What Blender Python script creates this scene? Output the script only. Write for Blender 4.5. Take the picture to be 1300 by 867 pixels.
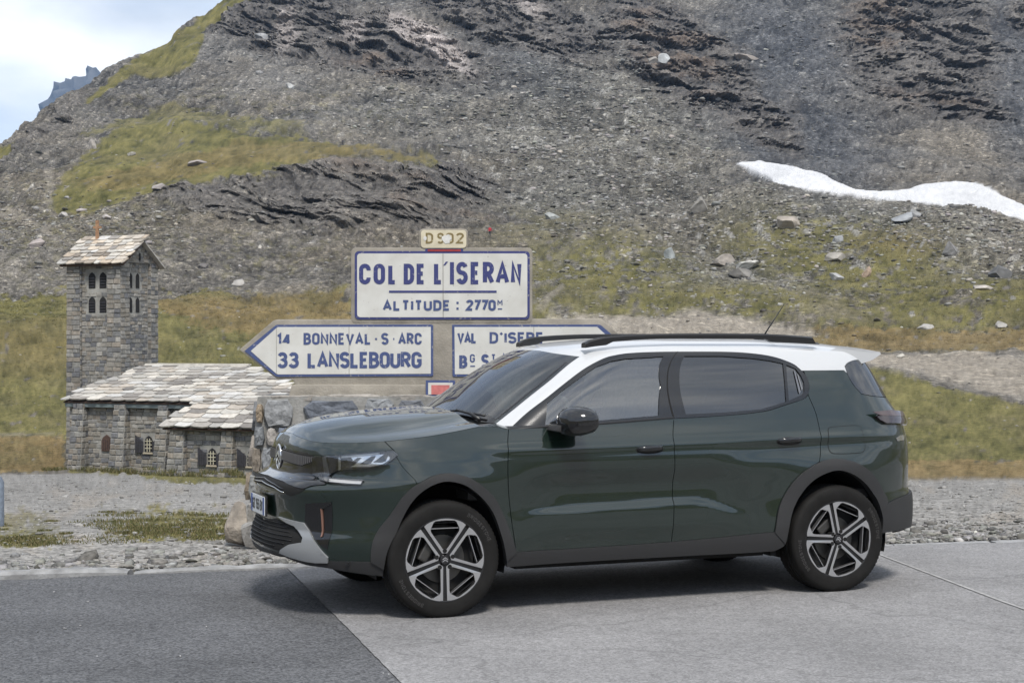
import bpy, bmesh, math, random
import numpy as np
from mathutils import Vector, Matrix
R = math.radians
scene = bpy.context.scene
for o in list(bpy.data.objects): bpy.data.objects.remove(o)
# ---------------------------------------------------------------- camera
cam_d = bpy.data.cameras.new('camera'); cam = bpy.data.objects.new('camera', cam_d)
scene.collection.objects.link(cam); scene.camera = cam
cam.location = (0, 0, 1.63); cam.rotation_euler = (R(90 - 0.098), 0, 0)
cam_d.sensor_width = 36.0; cam_d.lens = 36.0 * 2052 / 1300
cam_d.clip_start = .1; cam_d.clip_end = 30000
# ---------------------------------------------------------------- sky
SUN_EL, SUN_AZ = 55.0, 168.0     # compass from +Y clockwise: high, behind the camera and a little to the left
world = bpy.data.worlds.new('World'); scene.world = world; world.use_nodes = True
wt = world.node_tree; wt.nodes.clear()
def wn(t, **k):
    n = wt.nodes.new(t)
    for a, v in k.items(): setattr(n, a, v)
    return n
w_out = wn('ShaderNodeOutputWorld'); w_bg = wn('ShaderNodeBackground'); w_bg.inputs[1].default_value = 0.12
w_sky = wn('ShaderNodeTexSky', sky_type='NISHITA'); w_sky.sun_disc = False
w_sky.sun_elevation = R(SUN_EL); w_sky.sun_rotation = R(SUN_AZ); w_sky.altitude = 2700; w_sky.air_density = 1.0; w_sky.dust_density = 1.5
w_tc = wn('ShaderNodeTexCoord'); w_map = wn('ShaderNodeMapping'); w_map.inputs['Scale'].default_value = (1.0, 1.0, 2.2)
w_map.inputs['Location'].default_value = (0.35, 0.2, 0.1)
w_n1 = wn('ShaderNodeTexNoise'); w_n1.inputs['Scale'].default_value = 2.6; w_n1.inputs['Detail'].default_value = 9; w_n1.inputs['Roughness'].default_value = .58
w_n2 = wn('ShaderNodeTexNoise'); w_n2.inputs['Scale'].default_value = 5.5; w_n2.inputs['Detail'].default_value = 6
w_r1 = wn('ShaderNodeValToRGB'); w_r1.color_ramp.elements[0].position = .36; w_r1.color_ramp.elements[1].position = .60
w_r2 = wn('ShaderNodeValToRGB'); w_r2.color_ramp.elements[0].position = .30; w_r2.color_ramp.elements[1].position = .68
w_r2.color_ramp.elements[0].color = (3.5, 4.0, 4.7, 1); w_r2.color_ramp.elements[1].color = (7.8, 7.95, 8.1, 1)
w_mix = wn('ShaderNodeMixRGB')
w_pale = wn('ShaderNodeMixRGB'); w_pale.inputs[0].default_value = .45; w_pale.inputs[2].default_value = (5.0, 5.4, 5.9, 1)
L = wt.links.new
L(w_tc.outputs['Generated'], w_map.inputs['Vector']); L(w_map.outputs[0], w_n1.inputs['Vector']); L(w_map.outputs[0], w_n2.inputs['Vector'])
L(w_n1.outputs['Fac'], w_r1.inputs[0]); L(w_n2.outputs['Fac'], w_r2.inputs[0])
L(w_sky.outputs[0], w_pale.inputs[1]); L(w_r1.outputs[0], w_mix.inputs[0]); L(w_pale.outputs[0], w_mix.inputs[1]); L(w_r2.outputs[0], w_mix.inputs[2])
L(w_mix.outputs[0], w_bg.inputs[0]); L(w_bg.outputs[0], w_out.inputs[0])
# ---------------------------------------------------------------- sun (thin cloud in front of it)
sun_d = bpy.data.lights.new('sun', 'SUN'); sun = bpy.data.objects.new('sun', sun_d); scene.collection.objects.link(sun)
sun_d.energy = 2.6; sun_d.angle = R(12); sun_d.color = (1.0, .955, .89)
_a, _e = R(SUN_AZ), R(SUN_EL)
sun_dir = Vector((math.sin(_a) * math.cos(_e), math.cos(_a) * math.cos(_e), math.sin(_e)))
sun.rotation_euler = sun_dir.to_track_quat('Z', 'Y').to_euler(); sun.location = sun_dir * 50
# ---------------------------------------------------------------- exposure
vs = scene.view_settings; vs.view_transform = 'Standard'; vs.look = 'None'; vs.gamma = 1; vs.use_curve_mapping = False
vs.exposure = 0.56
scene.display_settings.display_device = 'sRGB'
scene.render.engine = 'CYCLES'; scene.cycles.max_bounces = 6; scene.cycles.diffuse_bounces = 2; scene.cycles.glossy_bounces = 4; scene.cycles.transparent_max_bounces = 12

# ================================================================ helpers
COL = scene.collection
rng = random.Random(11)
def link(o, parent=None):
    COL.objects.link(o)
    if parent is not None: o.parent = parent
    return o
def tag(o, label=None, cat=None, group=None, kind=None):
    if label: o['label'] = label
    if cat: o['category'] = cat
    if group: o['group'] = group
    if kind: o['kind'] = kind
    return o
def empty(name, loc=(0, 0, 0), rz=0, label=None, cat=None, group=None):
    o = bpy.data.objects.new(name, None); o.empty_display_size = .2
    o.location = loc; o.rotation_euler = (0, 0, rz); link(o); return tag(o, label, cat, group)
def mesh(name, V, Fc, mat, smooth=False):
    me = bpy.data.meshes.new(name)
    me.from_pydata([tuple(map(float, v)) for v in V], [], [tuple(int(i) for i in f) for f in Fc])
    if mat is not None: me.materials.append(mat)
    if smooth: me.polygons.foreach_set('use_smooth', [True] * len(me.polygons))
    me.update(); return me
def obj(name, V, Fc, mat, parent=None, smooth=False, recalc=False):
    me = mesh(name, V, Fc, mat, smooth)
    if recalc:
        bm = bmesh.new(); bm.from_mesh(me); bmesh.ops.recalc_face_normals(bm, faces=bm.faces); bm.to_mesh(me); bm.free()
    return link(bpy.data.objects.new(name, me), parent)
def bobj(name, bm, mat, parent=None, smooth=False, angle=None):
    me = bpy.data.meshes.new(name); bmesh.ops.recalc_face_normals(bm, faces=bm.faces); bm.to_mesh(me); bm.free()
    if mat is not None: me.materials.append(mat)
    if smooth or angle is not None: me.polygons.foreach_set('use_smooth', [True] * len(me.polygons))
    if angle is not None: me.set_sharp_from_angle(angle=R(angle))
    return link(bpy.data.objects.new(name, me), parent)
class MB:
    """collects boxes, prisms, tubes and lathes into one mesh"""
    def __init__(s): s.V = []; s.F = []
    def add(s, V, Fc):
        n = len(s.V); s.V += [tuple(v) for v in V]; s.F += [tuple(i + n for i in f) for f in Fc]; return s
    def box(s, c, d, rot=None):
        V = [Vector((sx * d[0] / 2, sy * d[1] / 2, sz * d[2] / 2)) for sx in (-1, 1) for sy in (-1, 1) for sz in (-1, 1)]
        if rot is not None: V = [rot @ v for v in V]
        c = Vector(c); V = [v + c for v in V]
        return s.add(V, [(0, 1, 3, 2), (4, 6, 7, 5), (0, 4, 5, 1), (2, 3, 7, 6), (0, 2, 6, 4), (1, 5, 7, 3)])
    def prism(s, poly, a, b, axes):
        """poly of 2d points extruded from a to b; axes(u, v, w) gives the 3d point"""
        n = len(poly); V = [axes(u, v, a) for u, v in poly] + [axes(u, v, b) for u, v in poly]
        Fc = [tuple(range(n))[::-1], tuple(range(n, 2 * n))] + [(i, (i + 1) % n, (i + 1) % n + n, i + n) for i in range(n)]
        return s.add(V, Fc)
    def tube(s, pts, rad, n=8, cap=True):
        pts = [Vector(p) for p in pts]; V = []; Fc = []
        rad = rad if hasattr(rad, '__len__') else [rad] * len(pts)
        prev = None
        for i, p in enumerate(pts):
            d = (pts[min(i + 1, len(pts) - 1)] - pts[max(i - 1, 0)]).normalized()
            a = d.cross(Vector((0, 0, 1)))
            if a.length < 1e-3: a = d.cross(Vector((1, 0, 0)))
            if prev is not None: a = prev - d * prev.dot(d)
            a.normalize(); b = d.cross(a); prev = a
            for k in range(n):
                t = 2 * math.pi * k / n; V.append(p + (a * math.cos(t) + b * math.sin(t)) * rad[i])
        for i in range(len(pts) - 1):
            for k in range(n):
                Fc.append((i * n + k, i * n + (k + 1) % n, (i + 1) * n + (k + 1) % n, (i + 1) * n + k))
        if cap: Fc += [tuple(range(n))[::-1], tuple(range((len(pts) - 1) * n, len(pts) * n))]
        return s.add(V, Fc)
    def build(s, name, mat, parent=None, smooth=False, angle=None, bevel=0):
        bm = bmesh.new(); vs_ = [bm.verts.new(v) for v in s.V]
        for f in s.F:
            try: bm.faces.new([vs_[i] for i in f])
            except ValueError: pass
        if bevel:
            bmesh.ops.recalc_face_normals(bm, faces=bm.faces)
            es = [e for e in bm.edges if len(e.link_faces) == 2 and e.calc_face_angle(0) > .6]
            bmesh.ops.bevel(bm, geom=es, offset=bevel, segments=2, profile=.6, affect='EDGES')
        return bobj(name, bm, mat, parent, smooth, angle)
def copy_tree(o, parent=None):
    c = o.copy(); COL.objects.link(c); c.parent = parent
    for ch in list(o.children): copy_tree(ch, c)
    return c
# ---------------------------------------------------------------- materials
def new_mat(name):
    m = bpy.data.materials.new(name); m.use_nodes = True; nt = m.node_tree
    return m, nt, nt.nodes['Principled BSDF']
def simple(name, col, rough=.5, metal=0., coat=0., spec=.5, noise=0., nscale=30., bump=0., bscale=200.):
    m, nt, b = new_mat(name)
    b.inputs['Base Color'].default_value = (*col, 1); b.inputs['Roughness'].default_value = rough; b.inputs['Metallic'].default_value = metal
    b.inputs['Coat Weight'].default_value = coat; b.inputs['Coat Roughness'].default_value = .03; b.inputs['Specular IOR Level'].default_value = spec
    tc = nt.nodes.new('ShaderNodeTexCoord')
    if noise:
        n = nt.nodes.new('ShaderNodeTexNoise'); n.inputs['Scale'].default_value = nscale; n.inputs['Detail'].default_value = 6
        r = nt.nodes.new('ShaderNodeMapRange'); r.inputs[3].default_value = 1 - noise; r.inputs[4].default_value = 1 + noise
        r.inputs[1].default_value = .3; r.inputs[2].default_value = .7
        mx = nt.nodes.new('ShaderNodeMixRGB'); mx.blend_type = 'MULTIPLY'; mx.inputs[0].default_value = 1; mx.inputs[1].default_value = (*col, 1)
        nt.links.new(tc.outputs['Object'], n.inputs['Vector']); nt.links.new(n.outputs['Fac'], r.inputs[0])
        nt.links.new(r.outputs[0], mx.inputs[2]); nt.links.new(mx.outputs[0], b.inputs['Base Color'])
    if bump:
        n = nt.nodes.new('ShaderNodeTexNoise'); n.inputs['Scale'].default_value = bscale; n.inputs['Detail'].default_value = 4
        bp = nt.nodes.new('ShaderNodeBump'); bp.inputs['Strength'].default_value = bump; bp.inputs['Distance'].default_value = .01
        nt.links.new(tc.outputs['Object'], n.inputs['Vector']); nt.links.new(n.outputs['Fac'], bp.inputs['Height']); nt.links.new(bp.outputs[0], b.inputs['Normal'])
    return m
def glass(name, tint, refl=1.0):
    m, nt, b = new_mat(name); nt.nodes.remove(b)
    out = nt.nodes['Material Output']; tr = nt.nodes.new('ShaderNodeBsdfTransparent'); gl = nt.nodes.new('ShaderNodeBsdfGlossy')
    tr.inputs[0].default_value = (*tint, 1); gl.inputs['Roughness'].default_value = .01; gl.inputs[0].default_value = (refl, refl, refl, 1)
    fr = nt.nodes.new('ShaderNodeFresnel'); fr.inputs[0].default_value = 2.0; mx = nt.nodes.new('ShaderNodeMixShader')
    nt.links.new(fr.outputs[0], mx.inputs[0]); nt.links.new(tr.outputs[0], mx.inputs[1]); nt.links.new(gl.outputs[0], mx.inputs[2]); nt.links.new(mx.outputs[0], out.inputs[0])
    return m
# ---------------------------------------------------------------- stroke lettering (drawn here, no font file)
def _arc(cx, cy, rx, ry, a0, a1, n=10):
    return [(cx + rx * math.cos(R(a0 + (a1 - a0) * i / n)), cy + ry * math.sin(R(a0 + (a1 - a0) * i / n))) for i in range(n + 1)]
def glyphs():
    g = {}; W = .46; r = W / 2
    g['I'] = (.0, [[(0, 0), (0, 1)]])
    g['L'] = (.38, [[(0, 1), (0, 0), (.38, 0)]])
    g['E'] = (.38, [[(.38, 1), (0, 1), (0, 0), (.38, 0)], [(0, .52), (.32, .52)]])
    g['T'] = (.42, [[(0, 1), (.42, 1)], [(.21, 1), (.21, 0)]])
    g['O'] = (W, [_arc(r, 1 - r, r, r, 0, 180) + _arc(r, r, r, r, 180, 360) + [(W, 1 - r)]])
    g['0'] = g['O']
    g['C'] = (W, [[(W, .72)] + _arc(r, 1 - r, r, r, 0, 180) + _arc(r, r, r, r, 180, 360) + [(W, .28)]])
    g['G'] = (W, [[(W, .74)] + _arc(r, 1 - r, r, r, 0, 180) + _arc(r, r, r, r, 180, 360) + [(W, .46), (.26, .46)]])
    g['U'] = (W, [[(0, 1)] + _arc(r, r, r, r, 180, 360) + [(W, 1)]])
    g['D'] = (W, [[(0, 0), (0, 1), (.18, 1)] + _arc(.18, .72, .28, .28, 90, 0) + _arc(.18, .28, .28, .28, 0, -90) + [(0, 0)]])
    g['B'] = (W, [[(0, .53), (0, 1), (.2, 1)] + _arc(.2, .765, .22, .235, 90, -90) + [(0, .53)], [(0, .53), (.2, .53)] + _arc(.2, .265, .26, .265, 90, -90) + [(0, 0), (0, .53)]])
    g['R'] = (W, [[(0, 0), (0, 1), (.2, 1)] + _arc(.2, .745, .24, .255, 90, -90) + [(0, .49)], [(.2, .49), (W, 0)]])
    g['P'] = (W, [[(0, 0), (0, 1), (.2, 1)] + _arc(.2, .74, .25, .26, 90, -90) + [(0, .48)]])
    g['S'] = (W, [_arc(r, 1 - .24, r, .24, 20, 180)[:] + _arc(r, .76, r, .24, 180, 250, 5) + _arc(r, .26, r, .26, 70, 0, 5) + _arc(r, .26, r, .26, 0, -160)])
    g['A'] = (.54, [[(0, 0), (.27, 1), (.54, 0)], [(.1, .32), (.44, .32)]])
    g['V'] = (.52, [[(0, 1), (.26, 0), (.52, 1)]])
    g['N'] = (.48, [[(0, 0), (0, 1), (.48, 0), (.48, 1)]])
    g['M'] = (.58, [[(0, 0), (0, 1), (.29, .4), (.58, 1), (.58, 0)]])
    g['K'] = (.46, [[(0, 0), (0, 1)], [(.46, 1), (.02, .42)], [(.17, .58), (.46, 0)]])
    g['X'] = (.48, [[(0, 0), (.48, 1)], [(0, 1), (.48, 0)]])
    g['Z'] = (.44, [[(0, 1), (.44, 1), (0, 0), (.44, 0)]])
    g['1'] = (.2, [[(0, .78), (.2, 1), (.2, 0)]])
    g['2'] = (W, [_arc(r, 1 - r, r, r, 170, -20) + [(0, 0), (W, 0)]])
    g['3'] = (W, [_arc(r, .76, .21, .24, 160, -70) + _arc(r, .27, .24, .27, 75, -160)])
    g['4'] = (.5, [[(.36, 0), (.36, 1)], [(.33, .97), (0, .25), (.5, .25)]])
    g['5'] = (W, [[(.42, 1), (.05, 1), (.03, .55)] + _arc(r, .31, .23, .31, 130, -150)])
    g['7'] = (.44, [[(0, 1), (.44, 1), (.14, 0)]])
    g['9'] = (W, [_arc(r, 1 - r, r, r, 0, 360, 16), [(W, .76), (W, r)] + _arc(r, r, r, r, 0, -150)])
    g['-'] = (.16, [[(0, .48), (.16, .48)]])
    g['.'] = (.0, [[(0, .0), (0, .02)]])
    g[':'] = (.02, [[(0, .14), (0, .24)], [(0, .70), (0, .80)]])
    g["'"] = (.12, [[(0, .86), (.12, 1.04)]])
    g['_'] = (.4, [[(0, -.25), (.4, -.25)]])
    g[' '] = (.2, [])
    return g
GLY = glyphs()
def stroke_faces(pl, w, V, Fc, tf, zoff=0.):
    pl = [Vector(p) for p in pl]; out = [pl[0]]
    for p in pl[1:]:
        if (p - out[-1]).length > 1e-4: out.append(p)
    pl = out; n = len(pl)
    if n < 2: return
    closed = (pl[0] - pl[-1]).length < 1e-3
    Ls = []; Rs = []
    for i in range(n):
        if closed:
            a = pl[i] - pl[i - 1 if i else n - 2]; b = pl[(i + 1) if i < n - 1 else 1] - pl[i]
        else:
            a = pl[i] - pl[max(i - 1, 0)]; b = pl[min(i + 1, n - 1)] - pl[i]
            if i == 0: a = b
            if i == n - 1: b = a
        a = a.normalized(); b = b.normalized(); t = a + b
        if t.length < 1e-3: t = b
        t.normalize(); nr = Vector((-t.y, t.x)); m = max(.5, abs(nr.dot(Vector((-a.y, a.x)))))
        k = w / 2 / m
        Ls.append(pl[i] + nr * k); Rs.append(pl[i] - nr * k)
    o = len(V)
    for i in range(n): k_ = zoff + .0004 * i / n; V.append(tf(*Ls[i], k_)); V.append(tf(*Rs[i], k_))
    for i in range(n - 1): Fc.append((o + 2 * i, o + 2 * i + 1, o + 2 * i + 3, o + 2 * i + 2))
def text_mesh(txt, h, stroke, tf, width=None, gap=.24, kx=1.0):
    """lettering of cap height h from (0,0); tf maps (u, v) to 3d; width squeezes the line to that length"""
    V = []; Fc = []; x = 0; items = []
    for ch in txt:
        wd, pls = GLY[ch]; items.append((x, pls)); x += wd * kx + gap
    tot = (x - gap) * h; s = 1.0
    if width: s = (width - stroke) / tot
    for x0, pls in items:
        for kk, pl in enumerate(pls):
            stroke_faces([((x0 + p[0] * kx) * h * s + stroke / 2, p[1] * (h - stroke) + stroke / 2) for p in pl], stroke, V, Fc, tf, kk * .0005)
    return V, Fc
def solid_text(name, txt, h, stroke, origin, ux, uz, nrm, mat, parent, width=None, gap=.24, kx=1.0, depth=.003):
    o = Vector(origin); ux = Vector(ux); uz = Vector(uz); nr = Vector(nrm)
    V, Fc = text_mesh(txt, h, stroke, lambda u, v, k: o + ux * u + uz * v + nr * (depth + k), width, gap, kx)
    return obj(name, V, Fc, mat, parent)

# ================================================================ the pass: ground, slopes and mountain as one sheet
_pr = np.random.RandomState(5); PERM = _pr.permutation(256).astype(np.int32); PERM = np.concatenate([PERM, PERM, PERM])
_an = _pr.uniform(0, 2*np.pi, 256); GRX = np.cos(_an).astype(np.float32); GRY = np.sin(_an).astype(np.float32)
def perlin(x, y):
    x = np.asarray(x, np.float32); y = np.asarray(y, np.float32)
    xi = np.floor(x).astype(np.int32); yi = np.floor(y).astype(np.int32); xf = x - xi; yf = y - yi; xi &= 255; yi &= 255
    u = xf**3*(xf*(xf*6-15)+10); v = yf**3*(yf*(yf*6-15)+10)
    p0 = PERM[xi]; p1 = PERM[xi+1]; h00 = PERM[p0+yi]; h01 = PERM[p0+yi+1]; h10 = PERM[p1+yi]; h11 = PERM[p1+yi+1]
    a = GRX[h00]*xf + GRY[h00]*yf; b = GRX[h10]*(xf-1) + GRY[h10]*yf; c = GRX[h01]*xf + GRY[h01]*(yf-1); d = GRX[h11]*(xf-1) + GRY[h11]*(yf-1)
    a = a + (b-a)*u; c = c + (d-c)*u; return (a + (c-a)*v)*1.5
def fbm(x, y, o=4, gain=.5, ridged=False):
    a = 1.; s = 0; t = 0
    for k in range(o):
        n = perlin(x*2**k + 17.3*k, y*2**k + 5.1*k)
        if ridged: n = 1 - 2*np.abs(n)
        s = s + a*n; t += a; a *= gain
    return s/t
def pch(xs, ys):
    xs = np.asarray(xs, float); ys = np.asarray(ys, float); h = np.diff(xs); d = np.diff(ys)/h; m = np.zeros_like(ys); m[0] = d[0]; m[-1] = d[-1]
    for i in range(1, len(xs)-1):
        if d[i-1]*d[i] > 0: w1 = 2*h[i]+h[i-1]; w2 = h[i]+2*h[i-1]; m[i] = (w1+w2)/(w1/d[i-1]+w2/d[i])
    def f(x):
        x = np.clip(np.asarray(x, float), xs[0], xs[-1]); i = np.clip(np.searchsorted(xs, x, side='right')-1, 0, len(xs)-2); t = (x-xs[i])/h[i]
        return (1+2*t)*(1-t)**2*ys[i] + t*(1-t)**2*h[i]*m[i] + t*t*(3-2*t)*ys[i+1] + t*t*(t-1)*h[i]*m[i+1]
    return f
def smooth(a, b, x):
    t = np.clip((x-a)/(b-a), 0, 1); return t*t*(3-2*t)
EYE = 1.63; FOC = 2052.; HOR = 430.
# The slopes are surveyed from the road: bearing b (0 left .. 1300 right) and dip d (the horizon is 430), each with its distance.
def survey(b, d, dist): return np.stack([(b-650)/FOC*dist, dist, EYE + (HOR-d)/FOC*dist], -1)
RIDGE = pch([-400,-250,-100,0,15,33,53,76,127,150,193,216,223,236,266,289,330,450,650,1000,1800],
            [380,330,250,186,175,155,138,127,92.6,80,66,52,40.6,28,17.8,2.5,-22,-80,-130,-150,-150])
KERB = lambda b: 11.9/(1 - .268*(b-650)/FOC)
# distance tables: dip -> distance for a few bearings
COLB = [-400, 0, 200, 330, 500, 650, 850, 1000, 1150, 1300, 1800]
DIPS = [600, 560, 505, 460, 430, 400, 370, 330, 300, 270, 250, 225, 200, 175, 150, 100, 50, 0, -60, -150]
TAB = [
 [ 70, 84, 108, 138, 162, 190, 220, 252, 280, 305, 325, 348, 368, 392, 420, 480, 540, 600, 660, 760],
 [ 70, 85, 110, 140, 165, 195, 225, 255, 280, 305, 325, 348, 372, 395, 420, 480, 540, 600, 660, 760],
 [ 70, 85, 110, 140, 165, 195, 225, 255, 280, 298, 312, 330, 360, 410, 448, 500, 550, 600, 660, 760],
 [ 68, 83, 108, 136, 161, 191, 222, 258, 284, 296, 304, 316, 340, 405, 450, 505, 560, 610, 680, 780],
 [ 64, 80, 105, 133, 160, 190, 223, 262, 288, 298, 305, 318, 350, 430, 462, 515, 565, 618, 685, 780],
 [ 52, 70, 100, 130, 160, 190, 225, 268, 302, 330, 350, 376, 404, 432, 460, 513, 565, 620, 690, 790],
 [ 42, 60, 94, 132, 162, 190, 220, 258, 290, 318, 338, 366, 398, 430, 460, 513, 565, 618, 690, 790],
 [ 38, 55, 88, 133, 163, 190, 215, 244, 264, 283, 300, 340, 405, 436, 464, 515, 565, 618, 690, 790],
 [ 37, 53, 86, 131, 161, 186, 210, 238, 258, 278, 316, 372, 410, 440, 466, 516, 565, 618, 690, 790],
 [ 36, 52, 85, 130, 160, 182, 206, 235, 258, 276, 320, 375, 412, 440, 466, 516, 565, 618, 690, 790],
 [ 36, 52, 85, 130, 160, 182, 206, 235, 258, 290, 325, 375, 412, 440, 466, 516, 565, 618, 690, 790]]
_dip = np.array(DIPS[::-1], float); _cols = [pch(_dip, np.log(np.array(t[::-1], float))) for t in TAB]
def far_dist(b, d):
    C = np.array(COLB, float); i = np.clip(np.searchsorted(C, b, side='right')-1, 0, len(C)-2); t = np.clip((b-C[i])/(C[i+1]-C[i]), 0, 1); t = t*t*(3-2*t)
    out = np.zeros_like(b)
    for k in range(len(C)):
        w = np.where(i == k, 1-t, np.where(i+1 == k, t, 0)); m = w > 0
        if m.any(): out[m] += w[m]*_cols[k](d[m])
    return np.exp(out)
bb = np.concatenate([np.linspace(-380, -40, 36)[:-1], np.linspace(-40, 1340, 960), np.linspace(1340, 1680, 36)[1:]]); NB = len(bb)
near_f = np.concatenate([np.linspace(0, 1, 6)[:-1]])                    # under the road
N1, N2, N3 = 40, 150, 430
rows_b = []; rows_d = []; rows_y = []; rows_z = []
kb = KERB(bb)
for f in np.linspace(0, 1, 5)[:-1]: rows_y.append(5 + (kb-.12-5)*f); rows_z.append(0*bb - .06)
for f in np.linspace(0, 1, N1): y = (kb-.12) + 2.6*f; rows_y.append(y); rows_z.append(0*bb - .06 + .06*min(1, f*6))
yC = kb - .12 + 2.6; dC = HOR + FOC*EYE/yC
for f in np.linspace(0, 1, N2+1)[1:]:                                    # lot and meadow up to dip 400
    g = f**.9; d = dC + (400-dC)*g
    dl = 600 + 12*smooth(80,330,bb)*smooth(560,400,bb); dm = np.where(d > 560, 560 + (d-560)*40/(dl-560), d)
    t600 = far_dist(bb, np.minimum(dm, 600.)); k6 = far_dist(bb, 0*bb+600)
    # near lot: blend from the verge to the first surveyed row
    e = np.clip((dC-d)/(dC-dl), 0, 1); ynear = yC*np.exp(np.log(k6/yC)*(.55*e + .45*e**3)) 
    y = np.where(d > dl, ynear, t600); rows_y.append(y); rows_z.append(EYE + (HOR-d)/FOC*y)
rd = RIDGE(bb)
for f in np.linspace(0, 1, N3+1)[1:]:
    d = 400 + (rd-400)*f; y = far_dist(bb, d); rows_y.append(y); rows_z.append(EYE + (HOR-d)/FOC*y)
for dy, dz in ((6, -1), (20, -8), (60, -35), (160, -110)): rows_y.append(rows_y[4+N1+N2+N3-1] + dy); rows_z.append(rows_z[4+N1+N2+N3-1] + dz)
TY = np.array(rows_y); TZ = np.array(rows_z); TX = (bb[None]-650)/FOC*TY; NR = TY.shape[0]
DIP = HOR - (TZ-EYE)/TY*FOC; BRG = np.broadcast_to(bb[None], TY.shape).copy()
TA = TX.astype(np.float32); TB = (TY*.45 + TZ*1.1).astype(np.float32); PXM = TY/FOC     # metres per unit of bearing there
_wr = np.random.RandomState(9); KS = BRG.shape
def roll_blur(m, nr=1, nc=1, it=1):
    for _ in range(it):
        for k, ax in ((nr, 0), (nc, 1)):
            if k: acc = m.copy(); [acc.__iadd__(np.roll(m, j, ax) + np.roll(m, -j, ax)) for j in range(1, k+1)]; m = acc/(2*k+1)
    return m
def white(nr, nc, it=2):
    w = roll_blur(_wr.normal(size=KS).astype(np.float32), nr, nc, it); return w/w.std()
# ---- what covers the ground: areas given by bearing and dip on the undisturbed slope, their edges broken by noise
wob = fbm(TA/14, TB/14, 4)*16*np.clip(1.1 - DIP/800, .2, 1); wob2 = fbm(TA/12+40, TB/12, 4)*10
nz = fbm(BRG/60, DIP/26, 5, .6); nzf = fbm(BRG/14+5, DIP/6, 4, .65)
def blob(cx, cy, rx, ry, tilt=0, soft=.35, rough=1.0):
    c, s = math.cos(R(tilt)), math.sin(R(tilt)); dx = BRG + wob*rough - cx; dy = DIP + wob2*rough - cy
    u = (dx*c + dy*s)/rx; v = (-dx*s + dy*c)/ry; return smooth(1+soft, 1-soft, np.sqrt(u*u+v*v) + .30*nz + .15*nzf - .05)
def inpoly(P, ox=0., oy=0.):
    X = BRG + ox; Y = DIP + oy; ins = np.zeros(X.shape, bool); P = np.array(P, float)
    lo = P.min(0)-30; hi = P.max(0)+30; sel = np.where((X > lo[0]) & (X < hi[0]) & (Y > lo[1]) & (Y < hi[1])); x = X[sel]; y = Y[sel]; r = np.zeros(x.shape, bool)
    for (xa, ya), (xb, yb) in zip(P, np.roll(P, -1, 0)):
        if ya != yb: r ^= ((ya > y) != (yb > y)) & (x < (xb-xa)*(y-ya)/(yb-ya)+xa)
    ins[sel] = r; return ins.astype(np.float32)
def patch(P, ox=0., oy=0., bl=9, amt=1.0, cut=.5, soft=.18):
    m = roll_blur(inpoly(P, ox, oy), bl, bl, 2); return smooth(cut-soft, cut+soft, m + amt*(.55*nz + .55*nzf)*smooth(0,.1,m)*smooth(1.02,.85,m*.9))
fine = fbm(TA/2.2, TB/2.2, 4); fine2 = fbm(TA/.7+9, TB/.7, 3); big = fbm(TA/34, TB/34, 3); mid = fbm(TA/8+3, TB/8, 4, .6)
w1 = white(0, 0, 0); w2 = white(1, 1, 1); w3 = white(1, 2, 2); w5 = white(2, 4, 2)
rock = np.maximum.reduce([blob(430,45,190,42,13,.3), blob(640,18,150,38,20,.35), blob(860,70,120,50,38,.3), blob(940,135,95,26,38,.3), blob(1165,60,100,85,25,.35), blob(1200,130,75,22,12,.3),
    blob(470,245,185,36,8,.4)*.72, blob(330,265,150,18,12,.4)*.75, blob(60,160,58,8,-36,.3)*.6, blob(560,225,70,28,18,.35)*.9, blob(1300,10,25,30,0,.3), blob(1215,360,85,14,4,.4)*.5, blob(1000,160,20,40,0,.3)*.5])
pale = np.maximum.reduce([blob(530,42,36,18,20,.3), blob(572,75,32,12,35,.3), blob(365,35,14,26,0,.3)*.6, blob(450,40,18,14,0,.3)*.6, blob(668,8,26,8,20,.3)*.5])
rust = np.maximum.reduce([blob(470,85,50,18,25,.4), blob(860,70,80,32,35,.4), blob(1100,25,60,34,20,.4), blob(520,240,110,16,20,.4), blob(1180,130,60,18,10,.4)])*.75
grass = np.maximum.reduce([patch([(60,262),(95,205),(150,163),(210,150),(330,168),(450,182),(620,212),(520,208),(440,200),(380,208),(330,222),(250,232),(180,248),(110,268)], wob, wob2*.6),
    patch([(100,140),(140,100),(180,70),(230,38),(292,-2),(322,0),(262,38),(252,75),(210,98),(170,92)], wob*.5, wob2*.3, 3),
    .75*patch([(60,178),(200,134),(330,150),(470,178),(330,172),(200,160)], wob, wob2*.8),
    patch([(-380,378),(0,366),(330,378),(445,372),(600,384),(760,398),(640,440),(560,500),(330,530),(200,560),(80,585),(-380,588)], wob*1.4, wob2*1.7, 14, 1.5),
    patch([(-60,190),(12,188),(20,178),(14,200),(-60,230)], wob*.3, wob2*.3, 2)])
g_right = np.maximum.reduce([blob(760,350,120,44,0,.6), blob(1080,330,140,48,12,.6), blob(1220,385,170,36,0,.6), blob(880,388,190,24,0,.6), blob(980,300,70,24,0,.6)*.8, blob(1180,420,280,18,0,.5), blob(700,300,80,40,0,.7)*.4])*smooth(-.30,.20, nz*.8+nzf*.7+.12)
g_low = patch([(1000,466),(1085,470),(1150,480),(1220,498),(1310,518),(1700,540),(1700,585),(1300,588),(1200,592),(1085,600),(1000,600)], wob*.4, wob2*.3, 3, .9)
grass = np.clip(np.maximum.reduce([grass, g_right, g_low, .4*blob(90,290,130,70,0,.6)*smooth(-.1,.3,nzf), .35*blob(250,320,260,30,0,.6)*smooth(.0,.35,nzf), .3*blob(330,140,200,30,0,.6)*smooth(0,.35,nzf)]), 0, 1)
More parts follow.
